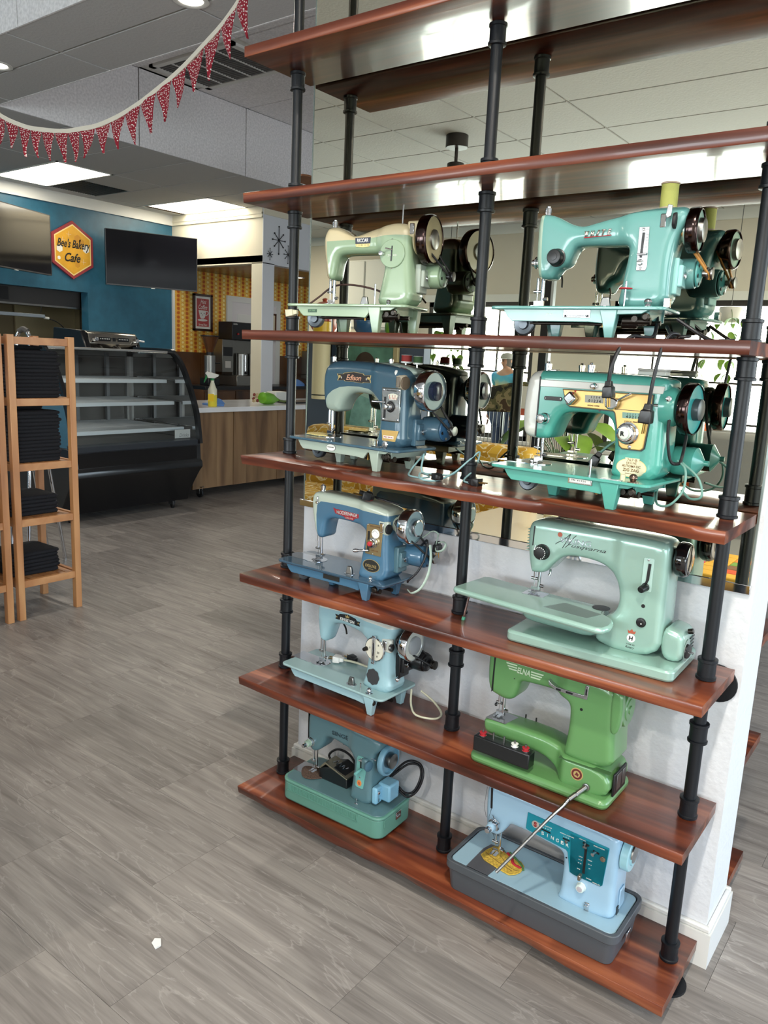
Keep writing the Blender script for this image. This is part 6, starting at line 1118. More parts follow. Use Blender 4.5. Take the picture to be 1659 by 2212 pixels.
tag(boxes('white_caddy', [(-4.75, 4.75, .845, -4.60, 4.95, .95)], WHITEP, None, .01), 'white plastic box on the back of the counter behind the left pole', 'box'); tag(box('black_tray', (-4.55, 4.62, .845, -4.25, 5.2, .86), BLACKP, None, .004), 'flat black tray on the marble counter beside the mirror edge', 'tray')
# wooden racks with folded shirts
BIR = grain('birch_rack_wood', [(.2, (148, 96, 56)), (.5, (176, 122, 76)), (.8, (196, 146, 96))], .45, .1, (14, 14, 2.4), .5, True, .05)
BIRX = grain('birch_slat_wood', [(.2, (148, 96, 56)), (.5, (172, 118, 72)), (.8, (190, 140, 92))], .45, .1, (3, 14, 14), .5, True, .05)
def rack(y0, y1, label):
    r = empty('wooden_rack', (-2.19, (y0+y1)/2, 0), 0, label, 'rack', 'slatted wooden racks'); W_, D2 = .165, (y1-y0)/2
    for x in (-W_, W_):
        for y in (-D2, D2): box('leg', (x-.0165, y-.0165, 0, x+.0165, y+.0165, 1.40), BIR, r, .002)
    for z in (1.39, 1.10, .785, .51, .20):
        boxes('rail', [(-W_+.0165, -D2-.012, z-.035, W_-.0165, -D2+.008, z), (-W_+.0165, D2-.008, z-.035, W_-.0165, D2+.012, z), (W_-.010, -D2+.0165, z-.035, W_+.012, D2-.0165, z), (-W_-.012, -D2+.0165, z-.035, -W_+.010, D2-.0165, z)], BIRX, r, .001)
        for k in range(7): box('slat', (-W_+.006, -D2+.022+k*(2*D2-.044-.032)/6, z-.012, W_-.006, -D2+.022+k*(2*D2-.044-.032)/6+.032, z-.0005), BIRX, r)
    return r
rack(.408, .716, 'slatted wooden rack of folded shirts, right one of the pair'); rack(.03, .348, 'slatted wooden rack at the left edge, cut by the frame')
NAVYS = mat('navy_shirt_fabric', (9, 10, 18), .9, bump=.5, bscale=120); TAGM = mat('gold_foil_tag', (206, 170, 110), .4, .3)
def shirt_mesh(w, d, h, sd):
    rnd = random.Random(sd); n = 20; prof = [(0, .93), (.18, 1.0), (.5, 1.02), (.82, 1.0), (1, .92)]; V, F = [], []
    base = rrect(-w/2, -d/2, w/2, d/2, .028, 4); n = len(base); wob = [1+rnd.uniform(-.015, .03) for _ in base]
    for t, s in prof: V += [(x*s*q, y*s*q, h*t+rnd.uniform(-.0008, .0008)) for (x, y), q in zip(base, wob)]
    for k in range(4): F += [(k*n+i, k*n+(i+1) % n, (k+1)*n+(i+1) % n, (k+1)*n+i) for i in range(n)]
    F += [tuple(reversed(range(n))), tuple(4*n+i for i in range(n))]; return mesh('folded_shirt', V, F, NAVYS, 60)
SM = [shirt_mesh(.128, .24, .0185, i) for i in range(4)]; SL = [shirt_mesh(.235, .25, .0205, 10+i) for i in range(3)]; tgm = mesh('price_tag', boxv(-.004, -.012, -.003, .006, .012, .004), BOXF, TAGM)
ORD = 'top second third fourth fifth sixth seventh eighth ninth tenth eleventh twelfth thirteenth fourteenth fifteenth'.split()
def stack(x, y, z, n, ms, h, label, group, tags):
    for k in range(n):
        o = obj('folded_shirt', ms[k % len(ms)], None, (x+random.uniform(-.005, .005), y+random.uniform(-.006, .006), z+h*k)); o.rotation_euler = (0, 0, random.uniform(-.05, .05)); q_ = ORD[n-1-k]; tag(o, 'navy folded shirt, '+('topmost of ' if q_ == 'top' else q_+' from top of ')+label, 'shirt', group)
        if tags and k % 2 == 0: q = obj('price_tag', tgm, o, (tags*.068, -.07+random.uniform(-.01, .01), .008))
Yr = .562
stack(-2.262, Yr-.005, 1.10, 14, SM, .0178, 'left stack on upper shelf of right rack', 'left stack on the upper rack shelf', 1); stack(-2.118, Yr, 1.10, 13, SM, .0175, 'right stack on upper shelf of right rack', 'right stack on the upper rack shelf', 0)
stack(-2.27, Yr, .785, 15, SM, .0178, 'left stack on the second rack shelf', 'left stack on the second rack shelf', 0); stack(-2.12, Yr-.004, .785, 14, SM, .0178, 'right stack on the second rack shelf', 'right stack on the second rack shelf', 0)
stack(-2.21, Yr-.02, .51, 5, SL, .0195, 'low stack on third shelf of right rack', 'stack on the third rack shelf', -1.5); stack(-2.215, Yr-.02, .20, 6, SL, .0195, 'low stack on bottom shelf of right rack', 'stack on the bottom rack shelf', 0)
stack(-2.2, .19, .20, 6, SL, .0195, 'stack on bottom shelf of left rack', 'stack on the bottom shelf of the left rack', 0); stack(-2.2, .19, .51, 5, SL, .0195, 'stack on third shelf of left rack', 'stack on the third shelf of the left rack', 0)
# folding step stool behind the racks
st = empty('step_ladder', (-2.9, .95, 0), math.radians(25), 'folding chrome step ladder with dark grip handle behind the racks', 'ladder')
tube('handle_tube', [(-.06, -.12, .0), (-.05, -.05, .7), (-.045, .0, 1.32), (-.04, .005, 1.40), (.0, .008, 1.44), (.04, .005, 1.40), (.045, .0, 1.32), (.05, -.05, .7), (.06, -.12, 0)], .012, CHROME, st, seg=10); tube('grip', [(-.028, .007, 1.428), (0, .008, 1.441), (.028, .007, 1.428)], .017, mat('grey_grip', (64, 62, 60), .6), st); tube('rear_leg', [(-.05, .0, 1.2), (-.06, .25, .0)], .011, CHROME, st, n=0); tube('rear_leg', [(.05, .0, 1.2), (.06, .25, .0)], .011, CHROME, st, n=0); boxes('step', [(-.08, -.16, .45, .08, .04, .47), (-.08, -.1, .78, .08, .04, .80)], BLACKP, st); box('label_sheet', (-.05, -.035, 1.08, .05, -.028, 1.26), mat('white_label_grey', (150, 150, 150), .4), st)
# paper scrap on the floor
v = [(0, 0), (.018, -.004), (.022, .010), (.008, .020), (-.004, .012)]; o = slab('paper_scrap', v, 0, .004, WHITEP); o.location = (.285, -.525, .0); o.rotation_euler = (.25, .1, 0); o.location.z = .002; tag(o, 'tiny white paper scrap lying on the grey tile floor', 'paper')
# bunting
bt = empty('bunting', (-1.8, .9, 2.5), 0, 'red polka dot pennant bunting on a cream tape across the ceiling', 'bunting'); bt.location = (0, 0, 0)
BP = [(-2.855, .822, 2.59), (-2.786, .841, 2.546), (-2.688, .863, 2.508), (-2.604, .88, 2.483), (-2.517, .895, 2.467), (-2.42, .911, 2.452), (-2.318, .925, 2.442), (-2.229, .934, 2.442), (-2.11, .945, 2.443), (-1.989, .951, 2.456), (-1.87, .953, 2.476), (-1.746, .952, 2.503), (-1.619, .946, 2.535), (-1.495, .936, 2.565), (-1.374, .922, 2.598), (-1.23, .9, 2.641), (-1.092, .874, 2.679), (-.967, .844, 2.722), (-.85, .81, 2.77), (-.55, .72, 2.9), (-.25, .63, 3.03)]
c = catmull([(-3.4, .70, 3.02), (-3.1, .77, 2.76)]+BP, 5); V, F = [], []
for p in c: V += [(p.x, p.y-.003, p.z-.011), (p.x, p.y-.003, p.z+.011), (p.x, p.y+.003, p.z+.011), (p.x, p.y+.003, p.z-.011)]
for i in range(len(c)-1):
    for j in range(4): F.append((i*4+j, i*4+(j+1) % 4, i*4+4+(j+1) % 4, i*4+4+j))
obj('tape', fixn(mesh('tape', V, F, mat('cream_tape', (224, 216, 200), .8), 60)), bt)
DOT = mat('red_polka_cloth', (140, 20, 40), .85)
def dots():
    N, L, b = nodes_of(DOT); tc = N.new('ShaderNodeTexCoord'); v = N.new('ShaderNodeTexVoronoi'); v.inputs['Scale'].default_value = 84; v.inputs['Randomness'].default_value = .75; v.voronoi_dimensions = '2D'
    mp = N.new('ShaderNodeMapping'); mp.inputs['Rotation'].default_value = (math.radians(90), 0, 0); L.new(tc.outputs['Object'], mp.inputs[0]); L.new(mp.outputs[0], v.inputs['Vector'])
    r = N.new('ShaderNodeValToRGB'); e = r.color_ramp.elements; r.color_ramp.interpolation = 'CONSTANT'; e[0].color = lin((232, 220, 214)); e[1].position = .23; e[1].color = lin((140, 20, 40)); L.new(v.outputs['Distance'], r.inputs[0]); L.new(r.outputs[0], b.inputs['Base Color'])
dots()
for i in range(len(BP)-2):
    a, b = Vector(BP[i]), Vector(BP[i+1]); m = (a+b)/2; d = (b-a); d.z = d.z; w = d.length*.46; d.normalize(); rnd = random.Random(i); h = .128+.02*rnd.random()+.012*(i > 9); sw = rnd.uniform(-.02, .02); n = 7; V, F = [], []
    for k in range(n+1):
        t = k/n; ww = w*(1-t)+.0015; q = m+Vector((sw*t*t+.35*d.z*h*t*0, .012*math.sin(t*4+i)*t, -.011-h*t)); bow = .01*math.sin(t*3+i)
        for s in (-1, 0, 1): V += [tuple(q+d*ww*s*(1)+Vector((0, bow*(1-abs(s))-.0012, -d.z*ww*s*t*.6))), tuple(q+d*ww*s+Vector((0, bow*(1-abs(s))+.0012, -d.z*ww*s*t*.6)))]
    for k in range(n):
        for s in range(2):
            p0, p1 = k*6+s*2, k*6+s*2+2; F += [(p0, p1, p1+6, p0+6), (p0+1, p0+7, p1+7, p1+1)]
        F += [(k*6, k*6+6, k*6+7, k*6+1), (k*6+4, k*6+5, k*6+11, k*6+10)]
    F += [(0, 1, 3, 2), (2, 3, 5, 4), (n*6, n*6+2, n*6+3, n*6+1), (n*6+2, n*6+4, n*6+5, n*6+3)]
    obj('pennant', fixn(mesh('pennant', V, F, DOT, 60)), bt)
# ceiling fan beyond the wall (only one blade shows past the left edge of the wall)
def fan(x, y, zt, rod, label, ang, tilt=.1):
    f = empty('ceiling_fan', (x, y, zt), 0, label, 'fan'); FB_ = grain('fan_blade_wood', [(.2, (110, 68, 40)), (.8, (150, 98, 60))], .4, .2, (2, 20, 20), .5, True, .03); DK = mat('fan_dark_bronze', (52, 47, 45), .4, .3)
    h = -.09-rod; cyl('canopy', (0, 0, -.09), (0, 0, 0), .085, DK, f, seg=28, c=.003); cyl('down_rod', (0, 0, h), (0, 0, -.09), .013, DK, f); cyl('motor_housing', (0, 0, h-.2), (0, 0, h), .065, DK, f, seg=28, c=.004); cyl('motor_disc', (0, 0, h-.28), (0, 0, h-.2), .11, DK, f, seg=28, c=.02)
    for k in range(3):
        a = ang+2*math.pi*k/3; P = [(.10, -.03), (.20, -.055), (.45, -.075), (.66, -.07), (.72, -.045), (.735, 0), (.72, .045), (.66, .06), (.45, .055), (.2, .04), (.10, .03)]; c, s = math.cos(a), math.sin(a)
        n = len(P); V = [(px*c-py*s, px*s+py*c, h-.225+py*tilt*2+dz) for dz in (-.007, .007) for px, py in P]; F = [tuple(reversed(range(n))), tuple(range(n, 2*n))]+[(i, (i+1) % n, (i+1) % n+n, i+n) for i in range(n)]; obj('fan_blade', fixn(mesh('fan_blade', V, F, FB_)), f)
fan(-1.83, -3.33, ZC, .11, 'dark ceiling fan with wooden blades, seen in the mirror', math.radians(128)); fan(-2.86, 3.92, ZC+.61, .62, 'ceiling fan past the mirror edge with one wooden blade tip showing', math.radians(-90))
# ---------------------------------------------------------------- the seating side of the room, seen in the mirror
BGW = mat('blue_grey_partition_paint', (74, 88, 112), .55, bump=.15, bscale=30)
struct(boxes('wall_partition', [(-4.6, -3.87, 0, -2.33, -3.77, 1.56)], BGW)); struct(box('trim_5', (-4.62, -3.89, 1.56, -2.31, -3.75, 1.585), TRIMW))
pc = empty('framed_portrait', (-2.91, -3.765, 1.12), math.radians(180), 'gold framed painting of a dark haired girl in teal on the blue grey partition', 'picture')
boxes('frame', [(-.32, -.035, -.44, .32, 0, -.39), (-.32, -.035, .35, .32, 0, .40), (-.32, -.035, -.44, -.27, 0, .40), (.27, -.035, -.44, .32, 0, .40)], mat('pale_gold_frame', (186, 174, 138), .45, .2), pc, .004)
cv = mat('teal_painted_canvas', (92, 142, 130), .6, var=.35, bscale=7); box('canvas', (-.275, -.018, -.395, .275, -.004, .355), cv, pc)
prism('dress_paint', [(-.20, -.39), (.23, -.39), (.18, -.12), (.12, -.02), (-.02, .0), (-.12, -.06), (-.18, -.2)], -.0195, -.018, mat('pale_teal_dress', (132, 186, 186), .6, var=.2, bscale=14), pc); prism('arm_paint', [(-.18, -.2), (-.05, -.14), (.10, -.10), (.16, -.04), (.12, .0), (-.02, -.04), (-.16, -.12)], -.0202, -.0192, mat('white_teal_sleeve', (168, 206, 204), .6), pc)
prism('hair_paint', ell(.06, .16, .125, .14, 24), -.0200, -.018, mat('dark_brown_hair', (58, 44, 36), .7), pc); prism('face_paint', ell(.04, .13, .062, .082, 20), -.0212, -.0198, mat('face_tan', (176, 128, 92), .6), pc)
prism('eyes_paint', ell(.018, .145, .012, .006, 10), -.0218, -.0211, mat('dark_brown_hair', (58, 44, 36), .7), pc); prism('eyes_paint', ell(.064, .145, .012, .006, 10), -.0218, -.0211, mat('dark_brown_hair', (58, 44, 36), .7), pc); prism('mouth_paint', ell(.04, .085, .018, .006, 10), -.0218, -.0211, mat('red_print', (150, 40, 40), .5), pc)
pe = empty('hanging_cylinder', (-3.40, -3.62, .96), 0, 'cream hanging cylinder with red and yellow top bands at the mirror left edge', 'ornament')
CRC = mat('cream_cylinder', (214, 206, 176), .5); cyl('shaft', (0, 0, 0), (0, 0, .62), .085, CRC, pe, seg=28, c=.004); cyl('bottom_ring', (0, 0, .035), (0, 0, .045), .0865, BLACKP, pe, seg=28); cyl('top_ring', (0, 0, .60), (0, 0, .61), .0865, BLACKP, pe, seg=28); cyl('yellow_band', (0, 0, .62), (0, 0, .72), .085, mat('yellow_glaze', (214, 176, 44), .3), pe, seg=28); cyl('red_band', (0, 0, .72), (0, 0, .86), .085, mat('red_glaze', (150, 44, 36), .3), pe, seg=28, c=.006); box('hanger', (-.01, -.14, .4, .01, -.07, .8), BLACKP, pe)
def pot(x, z0, col, r, h, lid, label, cat='pot'):
    t = empty('lidded_pot', (x, -3.82, z0), 0, label, cat); m = mat('glaze_'+str(col), col, .3, 0, .3)
    lathe('pot_body', (0, 0, 0), (0, 0, 1), [(0, r*.7), (h*.2, r*.95), (h*.6, r), (h*.95, r*.85), (h, r*.8)], m, t, 24)
    if lid: lathe('lid', (0, 0, h), (0, 0, 1), [(0, r*.95), (.012, r*.9), (.05, r*.35), (.055, r*.16), (.075, r*.2), (.085, r*.12), (.09, 0)], m, t, 24)
pot(-3.55, 1.585, (168, 76, 48), .14, .24, True, 'terracotta lidded crock on top of the blue grey partition'); pot(-3.02, 1.585, (44, 92, 140), .13, .20, False, 'round blue pot on top of the blue grey partition'); pot(-3.28, 1.585, (206, 178, 40), .05, .14, False, 'small yellow jar on top of the blue grey partition'); pot(-2.74, 1.585, (98, 150, 40), .06, .13, False, 'small green jar on top of the blue grey partition'); pot(-2.5, 1.585, (200, 104, 40), .05, .15, False, 'small orange jar on top of the blue grey partition')
wc = boxes('white_wall_cabinet', [(-5.6, -6.85, 1.75, -4.75, -6.45, 2.65)], WHITEP, None, .01); tag(wc, 'white wall cabinet on the far wall above the partition', 'cabinet'); boxes('cabinet_door', [(-5.58, -6.45, 1.77, -5.19, -6.43, 2.63), (-5.16, -6.45, 1.77, -4.77, -6.43, 2.63)], TRIMW, wc, .004)
# booth bench with yellow floral cover
FLOR = mat('yellow_floral_fabric', (196, 158, 50), .8)
def floral():
    N, L, b = nodes_of(FLOR); tc = N.new('ShaderNodeTexCoord'); n = N.new('ShaderNodeTexNoise'); n.inputs['Scale'].default_value = 7; n.inputs['Detail'].default_value = 2; n.inputs['Distortion'].default_value = 2.2; L.new(tc.outputs['Object'], n.inputs['Vector'])
    r = N.new('ShaderNodeValToRGB'); r.color_ramp.interpolation = 'EASE'; e = r.color_ramp.elements; e[0].position = .44; e[0].color = lin((178, 134, 36)); e[1].position = .50; e[1].color = lin((226, 214, 180)); e.new(.56).color = lin((196, 156, 54)); L.new(n.outputs['Fac'], r.inputs[0]); L.new(r.outputs[0], b.inputs['Base Color'])
floral()
s = empty('booth_bench', (-1.15, -2.3, 0), 0, 'booth bench covered in yellow and white floral fabric', 'bench'); s.location = (0, 0, 0)
box('backrest', (-2.3, -2.42, .38, -.46, -2.22, .87), FLOR, s, .05); box('seat', (-2.3, -2.22, .30, -.46, -1.72, .46), FLOR, s, .04); box('base', (-2.26, -2.38, 0, -.5, -1.78, .30), mat('dark_bench_base', (50, 40, 34), .6), s)
t = empty('cafe_table', (-.05, -1.25, 0), 0, 'cafe table with white top in front of the floral bench', 'table'); t.location = (0, 0, 0)
box('table_top', (-.50, -1.95, .515, .36, -.98, .55), mat('white_table_top', (220, 214, 206), .2, 0, .3), t, .006)
for x in (-.05,): cyl('pedestal', (x, -1.45, .02), (x, -1.45, .515), .035, CHROME, t, seg=18); cyl('foot', (x, -1.45, 0), (x, -1.45, .025), .22, BLACKP, t, seg=24)
j = empty('glass_jar', (-.02, -1.62, .55), 0, 'pale glass candle jar standing on the white cafe table', 'jar'); lathe('jar_body', (0, 0, 0), (0, 0, 1), [(0, .038), (.004, .04), (.09, .04), (.1, .036)], mat('cream_wax_jar', (206, 196, 160), .15, 0, .4), j, 22); lathe('jar_lid', (0, 0, .1), (0, 0, 1), [(0, .04), (.018, .04), (.02, .03)], mat('pale_jar_lid', (190, 190, 184), .2), j, 22)
cp = empty('green_cup', (.16, -1.55, .55), 0, 'small green cup on the white cafe table', 'cup'); lathe('cup_body', (0, 0, 0), (0, 0, 1), [(0, .028), (.07, .036), (.072, .033)], mat('cup_green', (120, 160, 110), .3), cp, 18)
st = empty('bar_stool', (-3.2, -1.6, 0), 0, 'red vinyl stool with a chrome column, low at the mirror left edge', 'stool')
cyl('seat', (0, 0, .42), (0, 0, .56), .17, mat('red_vinyl', (150, 52, 46), .3, 0, .3), st, seg=28, c=.02); lathe('column', (0, 0, 0), (0, 0, 1), [(0, .18), (.02, .18), (.04, .05), (.42, .045)], CHROME, st, 24)
# wire crate with a camouflage cover and bag
CAMO = mat('camouflage_cloth', (80, 76, 54), .9)
def camo():
    N, L, b = nodes_of(CAMO); tc = N.new('ShaderNodeTexCoord'); n = N.new('ShaderNodeTexNoise'); n.inputs['Scale'].default_value = 9; n.inputs['Detail'].default_value = 2; L.new(tc.outputs['Object'], n.inputs['Vector']); r = N.new('ShaderNodeValToRGB'); r.color_ramp.interpolation = 'CONSTANT'; e = r.color_ramp.elements
    e[0].color = lin((40, 40, 32)); e[1].position = .45; e[1].color = lin((92, 90, 60)); e.new(.53).color = lin((140, 128, 96)); e.new(.6).color = lin((74, 56, 40)); L.new(n.outputs['Fac'], r.inputs[0]); L.new(r.outputs[0], b.inputs['Base Color'])
camo()
c = empty('wire_crate', (-1.7, -4.6, 0), 0, 'tall black wire pet crate under a camouflage cover', 'crate'); c.location = (0, 0, 0)
CX0, CX1, CY0, CY1 = -2.15, -1.45, -4.95, -4.40
boxes('crate_frame', [(x-.012, y-.012, 0, x+.012, y+.012, 1.12) for x in (CX0, CX1) for y in (CY0, CY1)]+[(CX0, y-.008, z, CX1, y+.008, z+.016) for y in (CY0, CY1) for z in (.05, .55, 1.1)]+[(x-.008, CY0, z, x+.008, CY1, z+.016) for x in (CX0, CX1) for z in (.05, .55, 1.1)], BLACKP, c)
multi('crate_wires', [(boxv(CX0+.04*k, CY1-.003, .05, CX0+.04*k+.004, CY1+.003, 1.1), BOXF) for k in range(18)]+[(boxv(CX1-.003, CY0+.04*k, .05, CX1+.003, CY0+.04*k+.004, 1.1), BOXF) for k in range(15)], BLACKP, c)
bev(prism('cover', [(CX0-.02, .92), (CX0+.1, 1.14), (CX0+.35, 1.20), (CX1-.2, 1.22), (CX1+.02, 1.12), (CX1+.02, .95)], CY0-.02, CY1+.02, CAMO, c), .02); box('white_panel', (-1.70, CY1+.02, .98, -1.45, CY1+.03, 1.18), WHITEP, c, .004); box('red_panel', (-1.70, CY1+.021, .92, -1.45, CY1+.032, .98), mat('coral_panel', (196, 96, 76), .6), c)
tg = lathe('pet_bed', (-1.68, -4.65, .06), (0, 0, 1), [(0, .24), (.1, .27), (.24, .24), (.34, .12), (.36, 0)], mat('charcoal_fleece', (46, 46, 50), .95), None, 18); tag(tg, 'dark charcoal pet bed inside the wire crate', 'pet bed')
# person in a tie-dye shirt by the window, skin-modifier figure
TIE = mat('tie_dye_shirt', (120, 190, 220), .8)
def tie():
    N, L, b = nodes_of(TIE); tc = N.new('ShaderNodeTexCoord'); mp = N.new('ShaderNodeMapping'); mp.inputs['Location'].default_value = (0, 0, -.92); L.new(tc.outputs['Object'], mp.inputs[0]); ln = N.new('ShaderNodeVectorMath'); ln.operation = 'LENGTH'; L.new(mp.outputs[0], ln.inputs[0]); nz = N.new('ShaderNodeTexNoise'); nz.inputs['Scale'].default_value = 9; L.new(tc.outputs['Object'], nz.inputs['Vector'])
    a = N.new('ShaderNodeMath'); a.operation = 'MULTIPLY_ADD'; a.inputs[1].default_value = .12; L.new(nz.outputs['Fac'], a.inputs[0]); L.new(ln.outputs['Value'], a.inputs[2]); r = N.new('ShaderNodeValToRGB'); e = r.color_ramp.elements; e[0].position = .08; e[0].color = lin((206, 96, 90)); e[1].position = .46; e[1].color = lin((70, 160, 214)); e.new(.18).color = lin((230, 150, 90)); e.new(.26).color = lin((236, 214, 120)); e.new(.34).color = lin((110, 200, 220)); L.new(a.outputs[0], r.inputs[0]); L.new(r.outputs[0], b.inputs['Base Color'])
tie()
def figure(X, Y, rz):
    p = empty('person', (X, Y, 0), rz, 'person in a tie-dye shirt and pale cap standing at the far window', 'person'); SK = mat('skin', (196, 150, 124), .5); JE = mat('blue_jeans', (66, 82, 112), .8)
    def skin(name, pts, edges, rad, m, root=0):
        me = bpy.data.meshes.new(name); me.from_pydata(pts, edges, []); me.materials.append(m); o = obj(name, me, p); o.modifiers.new('skin', 'SKIN')
        for v, r in zip(me.skin_vertices[0].data, rad): v.radius = r if isinstance(r, tuple) else (r, r)
        me.skin_vertices[0].data[root].use_root = True; s = o.modifiers.new('sub', 'SUBSURF'); s.levels = s.render_levels = 2; o.modifiers['skin'].use_smooth_shade = True; return o
    k = 1.52/1.72
    P = [(0, 0, .92), (0, 0, 1.10), (0, .01, 1.30), (0, .0, 1.42), (0, .0, 1.49), (0, -.01, 1.56), (0, -.01, 1.66), (-.19, 0, 1.39), (-.24, .02, 1.12), (-.23, -.06, .90), (-.225, -.08, .82), (.19, 0, 1.39), (.24, .02, 1.12), (.23, -.06, .90), (.225, -.08, .82), (-.09, 0, .86), (-.10, -.01, .48), (-.10, .01, .09), (-.10, -.11, .04), (.09, 0, .86), (.10, -.01, .48), (.10, .01, .09), (.10, -.11, .04)]
    P = [(x*k, y*k, z*k) for x, y, z in P]; E = [(0, 1), (1, 2), (2, 3), (3, 4), (4, 5), (5, 6), (3, 7), (7, 8), (8, 9), (9, 10), (3, 11), (11, 12), (12, 13), (13, 14), (0, 15), (15, 16), (16, 17), (17, 18), (0, 19), (19, 20), (20, 21), (21, 22)]
    R = [(.15, .11), (.15, .11), (.16, .11), (.10, .08), .05, (.075, .09), (.068, .085), .06, .043, .032, .035, .06, .043, .032, .035, .085, .06, .045, .04, .085, .06, .045, .04]
    b = skin('body', P, E, [tuple(q*k for q in r) if isinstance(r, tuple) else r*k for r in R], SK)
    skin('shirt', [P[0], P[1], P[2], P[3], P[7], tuple((np.array(P[7])*.45+np.array(P[8])*.55)), P[11], tuple((np.array(P[11])*.45+np.array(P[12])*.55))], [(0, 1), (1, 2), (2, 3), (3, 4), (4, 5), (3, 6), (6, 7)], [(.155, .125), (.155, .125), (.17, .125), (.10, .09), .075, .062, .075, .062], TIE)
    skin('trousers', [P[0], P[15], P[16], P[17], P[19], P[20], P[21]], [(0, 1), (1, 2), (2, 3), (0, 4), (4, 5), (5, 6)], [(.14, .115), .09, .068, .056, .09, .068, .056], JE)
    hz = 1.60*k; c = lathe('cap', (0, -.01, hz+.01), (0, 0, 1), [(0, .083), (.03, .08), (.06, .06), (.075, .0)], mat('pale_cap', (170, 170, 164), .8), p, 22); slab('cap_brim', [(-.06, -.07), (-.05, -.15), (0, -.17), (.05, -.15), (.06, -.07)], hz+.01, hz+.018, mat('pale_cap', (170, 170, 164), .8), c)
    lathe('hair', (0, .012, 1.50*k), (0, 0, 1), [(0, .05), (.03, .075), (.09, .082), (.11, .078)], mat('grey_hair', (128, 122, 116), .9), p, 18)
    for s in (-1, 1):
        lathe('eye', (s*.026, -.086, 1.585*k), (0, -1, 0), [(0, .008), (.004, .006), (.005, 0)], BLACKP, p, 8); lathe('ear', (s*.068, -.005, 1.585*k), (s, 0, 0), [(0, .016), (.008, .02), (.012, .01)], SK, p, 10)
        for f in range(5):
            a = (-.016+.008*f)*(1 if f < 4 else 1.8); x, y, z = s*.225*k+a*.6, -.08*k+a, .80*k; tube('finger', [(x, y, z), (x, y-.004, z-.03), (x, y-.012, z-.05-.006*(f == 2))] if f < 4 else [(x, y, z+.02), (x, y-.02, z), (x, y-.025, z-.015)], .0075, SK, p, n=3, seg=6)
    lathe('nose', (0, -.088, 1.56*k), (0, -1, -.3), [(0, .012), (.012, .008), (.016, 0)], SK, p, 8); box('mouth', (-.02, -.089, 1.525*k, .02, -.084, 1.53*k), mat('lip', (150, 84, 78), .5), p)
figure(-2.78, -6.15, math.radians(200))
# potted and hanging plants
LEAF = mat('green_leaf', (104, 140, 44), .45, var=.25, bscale=8); LEAFD = mat('deep_green_leaf', (58, 90, 40), .45, var=.2, bscale=8)
def leaf_mesh(nm, l, w, m):
    V, F = [], []; n = 6
    for k in range(n+1):
        t = k/n; ww = w*math.sin(math.pi*min(1, t*.92+.06))**.8*(1-.25*t); z = .25*l*t*(1-t)*1.6-.12*l*t*t
        V += [(-ww, l*t, z+ww*.25), (0, l*t, z), (ww, l*t, z+ww*.25)]
    for k in range(n): F += [(k*3, k*3+1, k*3+4, k*3+3), (k*3+1, k*3+2, k*3+5, k*3+4)]
    me = mesh(nm, V, F, m, 180); return me
LM = [leaf_mesh('leaf', .24, .085, LEAF), leaf_mesh('leaf', .26, .09, LEAFD), leaf_mesh('leaf', .10, .035, LEAF)]
def plant(x, y, z, label, n, spread, big=True, seed=1, potc=(190, 184, 170)):
    t = empty('potted_plant', (x, y, z), 0, label, 'plant'); lathe('plant_pot', (0, 0, 0), (0, 0, 1), [(0, .09), (.02, .10), (.2, .125), (.205, .11), (.17, .10)], mat('pot_'+str(potc), potc, .5), t, 22); rnd = random.Random(seed)
    for k in range(n):
        a = rnd.uniform(0, 6.28); r = spread*rnd.uniform(.2, 1); h = .25+rnd.uniform(0, .32); e = Vector((math.cos(a)*r, math.sin(a)*r, h)); tube('stem', [(0, 0, .17), (e.x*.4, e.y*.4, h*.75), tuple(e)], .004, LEAFD, t, n=3, seg=5)
        o = obj('leaf', LM[k % 2], t, e); o.rotation_euler = (rnd.uniform(-.7, .1), rnd.uniform(-.4, .4), a-math.pi/2); o.scale = (1, 1, 1)
plant(-.55, -2.85, .45, 'broad leaved green plant behind the floral bench', 16, .30); box_ = box('plant_stand', (-.72, -3.02, 0, -.38, -2.68, .45), mat('dark_bench_base', (50, 40, 34), .6)); tag(box_, 'dark square stand under the broad leaved plant', 'stand')
plant(.95, -6.3, .40, 'leafy plant on the sill side of the right hand window', 14, .3, seed=5, potc=(120, 90, 70)); tag(box('plant_stand', (.78, -6.47, 0, 1.12, -6.13, .40), mat('dark_bench_base', (50, 40, 34), .6)), 'dark stand below the plant by the right hand window', 'stand')
def vine(x, y, z0, label, seed, L_=.9):
    t = empty('hanging_plant', (x, y, z0), 0, label, 'plant'); rnd = random.Random(seed); lathe('hanging_pot', (0, 0, -.02), (0, 0, -1), [(0, .10), (.02, .105), (.14, .08), (.15, .03)], mat('pot_white', (206, 204, 198), .5), t, 20); cyl('hanger', (0, 0, 0), (0, 0, ZC-z0), .003, BLACKP, t, seg=6)
    for s in range(4):
        a = s*1.6+seed; P = [(math.cos(a)*.09, math.sin(a)*.09, -.02)]+[(math.cos(a)*(.13+.02*k)+rnd.uniform(-.03, .03), math.sin(a)*(.13+.02*k), -.14*(k+1)*L_) for k in range(5)]; tube('trailing_stem', P, .003, LEAFD, t, n=3, seg=5)
        for q in P[1:]:
            for _ in range(2): o = obj('leaf', LM[2], t, q); o.rotation_euler = (rnd.uniform(-1.4, -.4), 0, rnd.uniform(0, 6.28))
vine(-3.3, -5.6, 1.95, 'trailing hanging plant in the left window near the partition', 2); vine(-.35, -5.9, 2.0, 'trailing hanging plant before the right hand window', 6)
